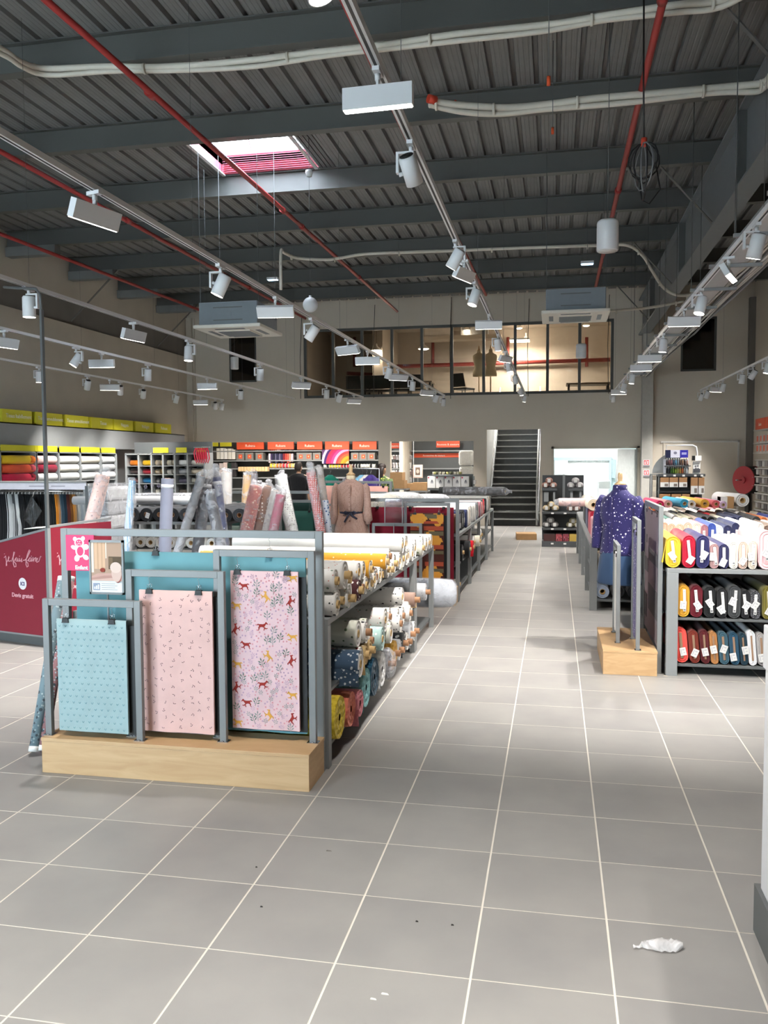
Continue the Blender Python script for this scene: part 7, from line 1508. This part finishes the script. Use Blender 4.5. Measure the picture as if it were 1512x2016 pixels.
for k in range(5): box_thing('side_pack', '%s beige pack on the side of the kraft rack, counted downwards' % ORD[k], 'pack', 'beige packs on the side of the kraft rack', 1285, 1292, 936 + k * 11, 945 + k * 11, KY - .03, F([(140, 130, 116), (206, 196, 176), (216, 206, 186), (190, 180, 166), (220, 216, 206)][k]), .06)
t, w, h = box_thing('thread_stand', 'white counter stand with navy and royal blue header blocks over thread bottles', 'stand', None, 1306, 1356, 904, 933, KY + .12, mat('stand_pale', (196, 198, 206), .5), .02)
px_ = lambda x, y: (PY(x, y, KY + .12).x - t.location.x, PY(x, y, KY + .12).z - t.location.z)
for (x0, x1, c, nm) in ((1310, 1319.5, (26, 30, 62), 'navy_block'), (1319.5, 1338, (214, 214, 230), 'white_block'), (1338, 1354, (44, 40, 150), 'blue_block')):
    a, b_ = px_(x0, 901), px_(x1, 886); o = MB().box(a[0], b_[0], -.05, .06, a[1], b_[1], mat(nm, c, .5)).obj(nm, t)
    if nm == 'blue_block':
        for q in (.42, .58): MB().box(a[0] + (b_[0] - a[0]) * .2, a[0] + (b_[0] - a[0]) * .8, -.052, -.05, a[1] + (b_[1] - a[1]) * q, a[1] + (b_[1] - a[1]) * (q + .09), mat('pale_blue_letter', (200, 200, 236), .6)).obj('lettering', o)
    if nm == 'white_block': 
        e_ = MB(); disc(e_, (a[0] + b_[0]) / 2, a[1] + (b_[1] - a[1]) * .62, .03, .025, ink('emblem_grey', (120, 120, 140)), -.051); e_.obj('emblem', o)
for y in (917, 933): a, b_ = px_(1308, y + 1.5), px_(1358, y - .5); MB().box(a[0], b_[0], -.12, .06, a[1], b_[1], DK).obj('shelf', t)
BC = [(60, 50, 52), (90, 60, 64), (120, 80, 90), (60, 70, 90), (90, 140, 170), (110, 120, 130), (80, 60, 50), (130, 100, 80), (60, 44, 42), (140, 110, 100)]; BC2 = [(40, 40, 44), (60, 60, 64), (70, 110, 50), (110, 150, 60), (150, 170, 70), (190, 190, 110), (206, 160, 90), (214, 120, 80), (200, 196, 190), (220, 220, 222)]
for j, (y, cs) in enumerate(((908.5, BC), (924.5, BC2))):
    for k, c in enumerate(cs):
        p = PY(1313 + k * 4.4, y + 7.5, KY + .06); q = thing('thread_bottle', '%s small thread bottle on the %s shelf of the blue header stand' % (ORD[k], ('upper', 'lower')[j]), 'bottle', p, 'thread bottles under the blue header')
        MB().lathe([(.018, 0), (.018, .07), (.009, .085), (.009, .1), (0, .1)], F(c), 10).obj('bottle', q); MB().lathe([(.0105, .1), (.0105, .122), (0, .122)], mat('cap_white', (220, 218, 214), .5), 10).obj('cap', q)
MB().tube([(.05, .03, h - .02), (.05, .03, h + .25), (.5, .03, h + .25), (.56, .03, h + .22), (.58, .03, h + .1), (.58, .03, 0)], .012, WHITE, 8).obj('frame_tube', t)
t2, w, h = box_thing('leaflet_holder', 'white leaflet holder with dark trays beside the blue header stand', 'holder', None, 1364, 1379, 908, 933, KY + .05, PAPER, .03)
MB().box(w * .05, w * .95, -.03, 0, .03, .09, mat('tray_dark', (80, 82, 88), .5)).box(-.02, w * 1.1, -.03, .0, h + .01, h + .1, PAPER).box(-.02, w * .25, -.032, -.0, h + .012, h + .098, BLACK).obj('tray', t2); pb = MB()
for q in ((.35, .6), (.65, .62), (.4, .42), (.7, .4)): disc(pb, w * q[0], h * q[1], .018, .018, INK, -.001, 0, 10)
pb.obj('printed_motif', t2)
t = thing('curved_sign', 'grey quarter circle panel left of the blue header stand', 'panel', (PY(1284, 931, KY + .15).x, KY + .15, PY(1284, 932, KY).z)); R0 = .5
MB().prism([(R0 - R0 * math.cos(R_(a)), R0 * .8 * math.sin(R_(a))) for a in range(0, 91, 10)] + [(R0 - R0 * .6 * math.cos(R_(a)), R0 * .48 * math.sin(R_(a))) for a in range(90, -1, -10)], 0, .02, GREY).obj('panel', t)
# fire hose reel and right wall shelving
p = PY(1463, 945, 21.3); t = thing('hose_reel', 'big red fire hose reel with black hose by the right wall', 'fire hose', (p.x, 21.3, p.z), None, (0, 0, R_(-56)))
RD = mat('reel_red', (168, 44, 56), .45)
def dsk(y0, y1, r, m, nm): MB().cyl((0, y0, 0), (0, y1, 0), r, m, 30).obj(nm, t)
dsk(0, .03, .33, RD, 'disc'); dsk(-.03, 0, .08, RD, 'hub'); MB().cyl((-.02, -.2, 0), (-.02, -.03, 0), .014, CHROME, 8).obj('axle', t); dsk(.31, .33, .33, RD, 'disc')
for k in range(7):
    y = .055 + k * .036; MB().tube([((.3) * math.cos(R_(a)), y, .3 * math.sin(R_(a))) for a in range(0, 361, 18)], .029, BLACK, 8).obj('hose', t)
MB().box(-.05, .05, .12, .2, -p.z, -.25, BLACK).obj('stand', t)
WX = RX - .02
t = thing('notions_wall', 'grey wall shelving of notions on the right wall at the photo edge', 'shelving', (WX - .36, 16.2, 0)); MB().box(.33, .36, 0, 3.9, 0, 2.7, GREY).obj('back_panel', t)
zq = [PX(1500, y, 4.4).z for y in (846, 872, 891)]
for z in zq: MB().box(0, .33, 0, 3.9, z - .02, z, LF).obj('shelf', t)
for k in range(9): MB().box(.0, .33, 0.6, 3.7, zq[2] - .17 - k * .18, zq[2] - .15 - k * .18, LF).obj('hook_rail', t)
for k in range(4): 
    q = thing('box_sign', 'orange box sign on the right wall shelf, %s from the photo edge' % ORD[k], 'sign', (WX - .34, 20.05 - (k + 1) * .9, zq[0] + .001), 'orange box signs on the right wall'); MB().box(0, .3, 0, .86, 0, .24, ORG).obj('body', q, (0, 0, 0), .003); lettering('Laines', .1, mat('sign_lettering', (0, 0, 0)), q, (-.002, .43, .08), (R_(90), 0, R_(-90)))
for j in (1, 2):
    for k in range(10): q = thing('drawer_box', '%s clear box with coral label on the %s right wall shelf' % (ORD[k], ('upper', 'lower')[j - 1]), 'box', (WX - .33, 20.0 - (k + 1) * .3, zq[j] + .001), 'coral labelled boxes on the right wall'); MB().box(0, .2, 0, .24, 0, .17, mat('box_pale', (200, 190, 184), .5)).obj('body', q, (0, 0, 0), .003); MB().box(-.004, 0, .05, .19, .03, .15, mat('coral_label', (222, 116, 92), .6)).obj('label', q)
for j in range(9):
    for k in range(9):
        q = thing('hook_pack', '%s blister pack on rail %s of the right wall shelving' % (ORD[k], 'one two three four five six seven eight nine'.split()[j]), 'pack', (WX - .3, 19.85 - k * .27, zq[2] - .3 - j * .18), 'blister packs on the right wall rails')
        MB().box(0, .02, 0, .18, 0, .125, F([(206, 204, 202), (120, 116, 118), (226, 224, 222), (160, 150, 146)][(k + 2 * j) % 4])).obj('card', q); MB().box(-.1, .3, .08, .1, .115, .122, CHROME).obj('hook', q)

# ---------------------------------------------------------------- office behind the mezzanine glass
OZ = 3.2
def office_lamp(label, px, py, Y, r=.16, on=True):
    p = PY(px, py, Y); t = thing('office_pendant', label, 'lamp', p, 'pendant lamps in the office')
    MB().lathe([(r, -.0), (r * .8, .05), (r * .35, .1), (.03, .13), (.03, .19), (0, .19)], mat('pendant_white', (220, 214, 206), .5), 18).obj('shade', t); MB().lathe([(0, -.035), (r * .7, -.02), (r * .98, .0)], GLOW, 16).obj('bulb', t); MB().cyl((0, 0, .19), (0, 0, 5.72 - p.z), .006, BLACK, 6).obj('cord', t)
    l = bpy.data.lights.new('lamp_beam', 'POINT'); l.energy = 26; l.color = (1, .92, .82); l.shadow_soft_size = .12; o = bpy.data.objects.new('lamp_beam', l); COL.objects.link(o); o.parent = t; o.location = (0, 0, -.1)
office_lamp('large glowing pendant behind the third office pane', 741, 690, 24.0)
office_lamp('large glowing pendant behind the fifth office pane', 834, 687, 24.0)
office_lamp('small glowing pendant high in the sixth office pane', 919, 650, 25.6, .1)
office_lamp('small glowing pendant high in the eighth office pane', 1022, 646, 25.6, .1)
office_lamp('second small pendant below it in the eighth office pane', 1036, 668, 26.0, .09)
office_lamp('small glowing pendant behind the right air conditioner', 1154, 641, 25.0, .1)
pipe('office_pipe', [PY(683, 735, 26.4), PY(742, 738, 26.4), PY(752, 734, 26.4), PY(760, 722, 26.4), PY(1205, 708, 26.4)], .06, RUST, 'dark red heating pipe crossing the office wall', 'pipe')
for k, px in enumerate((698, 852, 1000, 1155)): pipe('office_riser', [PY(px, 722, 26.45), PY(px, 664, 26.45)], .05, RUST, 'dark red riser pipe on the office wall, %s from the left' % ORD[k], 'pipe', 'risers on the office wall')
for k, px in enumerate((943, 966)):
    p = PY(px, 771, 23.6); t = dress_form((p.x, 23.6, OZ), 'bare linen dress form behind the office glass, %s of two' % ('left', 'right')[k], 0, .3 * k, None, 1.0); t['group'] = 'bare dress forms in the office'
def office_table(label, px0, px1, Y, ztop):
    a, b_ = PY(px0, 760, Y), PY(px1, 760, Y); w = b_.x - a.x; t = thing('office_table', label, 'table', (a.x, Y, OZ)); zt_ = ztop - OZ
    MB().box(0, w, 0, .7, zt_ - .04, zt_, mat('office_table_top', (120, 104, 90), .5)).obj('tabletop', t)
    for x in (.04, w - .09):
        for y in (.04, .6): MB().box(x, x + .05, y, y + .05, 0, zt_ - .04, BLACK).obj('leg', t)
    MB().box(.05, w - .05, .3, .34, .25, .29, BLACK).obj('stretcher', t)
office_table('brown office table behind the right office pane', 1115, 1203, 23.4, PY(1160, 753, 23.4).z)
office_table('long office table behind the left office panes', 714, 850, 24.0, 3.95)
def office_chair(label, px, Y, rot=0):
    p = PY(px, 770, Y); t = thing('office_chair', label, 'chair', (p.x, Y, OZ), 'dark chairs in the office', (0, 0, rot))
    MB().box(-.23, .23, -.22, .22, .43, .48, BLACK).obj('seat', t, (0, 0, 0), .02); MB().hexa([(-.22, .2, .5), (.22, .2, .5), (.22, .24, .5), (-.22, .24, .5), (-.2, .28, .86), (.2, .28, .86), (.2, .32, .86), (-.2, .32, .86)], BLACK).obj('backrest', t, (0, 0, 0), .015)
    for sx in (-.2, .2):
        for sy in (-.19, .2): MB().cyl((sx, sy, 0), (sx, sy, .44), .014, BLACK, 8).obj('leg', t)
for k, px in enumerate((700, 735, 762, 792, 822)): office_chair('dark chair by the long office table, %s from the left' % ORD[k], px, 23.5, math.pi)
office_chair('dark chair left of the bare dress forms', 913, 23.5, 2.6)
for k, (a, b_, y0, y1) in enumerate(((766, 782, 760, 776), (788, 806, 752, 766))): box_thing('office_screen', 'bright white sheet on the long office table, %s of two' % ('left', 'right')[k], 'screen', 'white sheets on the office table', a, b_, y0, y1, 24.3, PAPER, .02)
t = thing('office_unit', 'white air handling unit under the office ceiling', 'air conditioner', PY(900, 668, 25.5)); MB().box(-1.1, 1.3, 0, .5, .0, .12, MEZW).box(-1.0, -.2, .1, .6, .12, .5, mat('unit_white', (206, 196, 186), .6)).box(.1, .9, .1, .6, .12, .5, mat('unit_grey', (150, 148, 144), .6)).obj('unit', t)
# black cables hanging down the face of the far wall
for k, (px, y0, y1) in enumerate(((593, 622, 785), (737, 600, 783), (888, 585, 785), (1041, 588, 780), (1199, 580, 775))): 
    a, b_ = PY(px + 1, y0, 21.9), PY(px - 1, y1, 21.9); t = pipe('wall_cable', [a, (a + b_) / 2 + Vector((-.03, 0, 0)), b_], .008, BLACK, 'thin black cable hanging down over the office window, %s from the left' % ORD[k], 'cable', 'black cables over the office window', 6)

# ================================================================ PEOPLE
SKIN = mat('skin_tone', (206, 160, 132), .6, 0, .03); HAIR = mat('dark_hair', (44, 34, 30), .6, 0, .1, 40); 
def skin_body(name, joints, edges, m, parent, sub=2):
    me = bpy.data.meshes.new(name); me.from_pydata([j[0] for j in joints], edges, []); o = bpy.data.objects.new(name, me); COL.objects.link(o)
    sk_ = o.modifiers.new('skin', 'SKIN'); sk_.use_smooth_shade = True
    for i, j in enumerate(joints): me.skin_vertices[0].data[i].radius = j[1]
    me.skin_vertices[0].data[0].use_root = True
    sb = o.modifiers.new('smooth', 'SUBSURF'); sb.levels = sub; sb.render_levels = sub
    bpy.context.view_layer.update(); ev = o.evaluated_get(bpy.context.evaluated_depsgraph_get()); m2 = bpy.data.meshes.new_from_object(ev); m2.name = name
    bpy.data.objects.remove(o); m2.materials.clear(); m2.materials.append(m); m2.polygons.foreach_set('use_smooth', [True] * len(m2.polygons)); return link(name, m2, parent)
def person(label, loc, rot, top_m, leg_m, hair_long, H=1.72, arm_pose=0.0, lean=0.0):
    s = H / 1.72; t = thing('person', label, 'person', loc, None, (lean, 0, rot)); t.scale = (s,) * 3
    J = [((0, 0, .92), (.15, .11)), ((0, 0, 1.08), (.135, .1)), ((0, 0, 1.25), (.155, .11)), ((0, 0, 1.38), (.15, .1)), ((0, 0, 1.47), (.055, .055)), ((0, -.01, 1.53), (.05, .052))]
    E = [(0, 1), (1, 2), (2, 3), (3, 4), (4, 5)]
    for sd in (-1, 1):
        b = len(J); J += [((sd * .19, 0, 1.4), (.06, .06)), ((sd * .24, .02 - .02 * arm_pose, 1.13), (.044, .044)), ((sd * .22, -.06 - .2 * arm_pose, .92 + .2 * arm_pose), (.034, .034)), ((sd * .21, -.1 - .26 * arm_pose, .84 + .25 * arm_pose), (.036, .02))]; E += [(3, b), (b, b + 1), (b + 1, b + 2), (b + 2, b + 3)]
        for f in range(4):
            k = len(J); J += [((sd * .21 + (f - 1.5) * .019, -.12 - .28 * arm_pose, .79 + .25 * arm_pose), (.009, .009)), ((sd * .21 + (f - 1.5) * .02, -.135 - .3 * arm_pose, .75 + .25 * arm_pose + (f == 3) * .012), (.008, .008))]; E += [(b + 3, k), (k, k + 1)]
        k = len(J); J += [((sd * .21 - sd * .035, -.13 - .27 * arm_pose, .82 + .25 * arm_pose), (.01, .01)), ((sd * .21 - sd * .045, -.15 - .28 * arm_pose, .79 + .25 * arm_pose), (.009, .009))]; E += [(b + 3, k), (k, k + 1)]
        b = len(J); J += [((sd * .095, 0, .84), (.1, .1)), ((sd * .1, -.01, .48), (.066, .066)), ((sd * .1, .02, .1), (.044, .044)), ((sd * .105, -.03, .04), (.04, .036)), ((sd * .11, -.14, .032), (.036, .028))]; E += [(0, b), (b, b + 1), (b + 1, b + 2), (b + 2, b + 3), (b + 3, b + 4)]
    skin_body('body', J, E, SKIN, t)
    # head with face
    hd = MB(); n = 18
    prof = [(1.515, .03, .04, -.02), (1.53, .05, .062, -.018), (1.56, .062, .082, -.012), (1.6, .07, .092, -.004), (1.64, .073, .095, .002), (1.68, .068, .088, .006), (1.705, .05, .064, .008), (1.718, .02, .03, .008)]
    loft(hd, prof, SKIN, n)
    hd.hexa([(-.012, -.088, 1.588), (.012, -.088, 1.588), (.012, -.082, 1.588), (-.012, -.082, 1.588), (-.006, -.094, 1.63), (.006, -.094, 1.63), (.006, -.085, 1.63), (-.006, -.085, 1.63)], SKIN)
    h = hd.obj('head', t)
    MB().hexa([(-.016, -.102, 1.592), (.016, -.102, 1.592), (.014, -.085, 1.588), (-.014, -.085, 1.588), (-.006, -.098, 1.632), (.006, -.098, 1.632), (.006, -.088, 1.632), (-.006, -.088, 1.632)], SKIN).obj('nose', h, (0, 0, 0), .004)
    for sd in (-1, 1):
        MB().lathe([(0, -.007), (.009, -.003), (.009, .003), (0, .007)], mat('eye_dark', (40, 30, 28), .3), 10, (sd * .029, -.086, 1.622)).obj('eye', h); MB().lathe([(.0, -.03), (.012, -.018), (.014, .01), (.008, .028), (0, .03)], SKIN, 10, (sd * .075, .005, 1.61), sx=.6).obj('ear', h)
    MB().box(-.02, .02, -.09, -.084, 1.559, 1.566, mat('lip_tone', (150, 84, 80), .5)).obj('mouth', h)
    hr = MB(); loft(hr, [(1.54, .058, .03, .05), (1.58, .07, .045, .05), (1.6, .074, .05, .05), (1.62, .078, .075, .03), (1.65, .08, .1, .006), (1.69, .074, .096, .004), (1.72, .056, .072, .006), (1.735, .02, .03, .008)], HAIR, n)
    if hair_long: loft(hr, [(1.66, .082, .06, .045), (1.58, .085, .05, .06), (1.48, .09, .045, .07), (1.4, .08, .035, .08), (1.36, .05, .02, .085)], HAIR, n)
    hr.obj('hair', h)
    # clothing shells follow the body
    loft(MB(), [(1.485, .072, .075, 0), (1.46, .125, .1, 0), (1.43, .2, .125, 0), (1.38, .235, .135, 0), (1.25, .2, .135, 0), (1.08, .165, .12, 0), (.95, .18, .13, 0), (.88, .185, .135, 0)], top_m, 20).obj('top', t)
    for sd in (-1, 1): MB().tube([(sd * .175, 0, 1.4), (sd * .225, .01, 1.26), (sd * .24, .015, 1.12 - .02 * arm_pose)], [.088, .076, .068], top_m, 12).obj('sleeve', t)
    for sd in (-1, 1): MB().tube([(sd * .09, 0, .92), (sd * .1, -.008, .5), (sd * .1, .01, .1)], [.12, .085, .062], leg_m, 14).obj('trouser_leg', t)
    for sd in (-1, 1): MB().tube([(sd * .105, .05, .035), (sd * .108, -.05, .04), (sd * .112, -.17, .03)], [.045, .05, .035], BLACK, 10).obj('shoe', t)
    return t
p = PY(588, 943, 17.0); person('person in a black shirt seen from behind at the haberdashery shelving', (p.x, 17.0, 0), R_(175), F((24, 24, 27)), F((50, 56, 70)), False, 1.66)
p = PY(752, 935, 15.9); w_ = person('person with long dark hair in a green and yellow top beyond the wadding packs', (p.x, 15.9, 0), R_(150), F((92, 112, 72), 'floral', ((40, 60, 40), (190, 196, 90)), 10, .3), F((40, 42, 50)), True, 1.62, .6)
MB().bar((.08, -.125, 1.42), (.02, -.15, 1.08), .07, .02, F((206, 214, 110))).obj('scarf', w_)
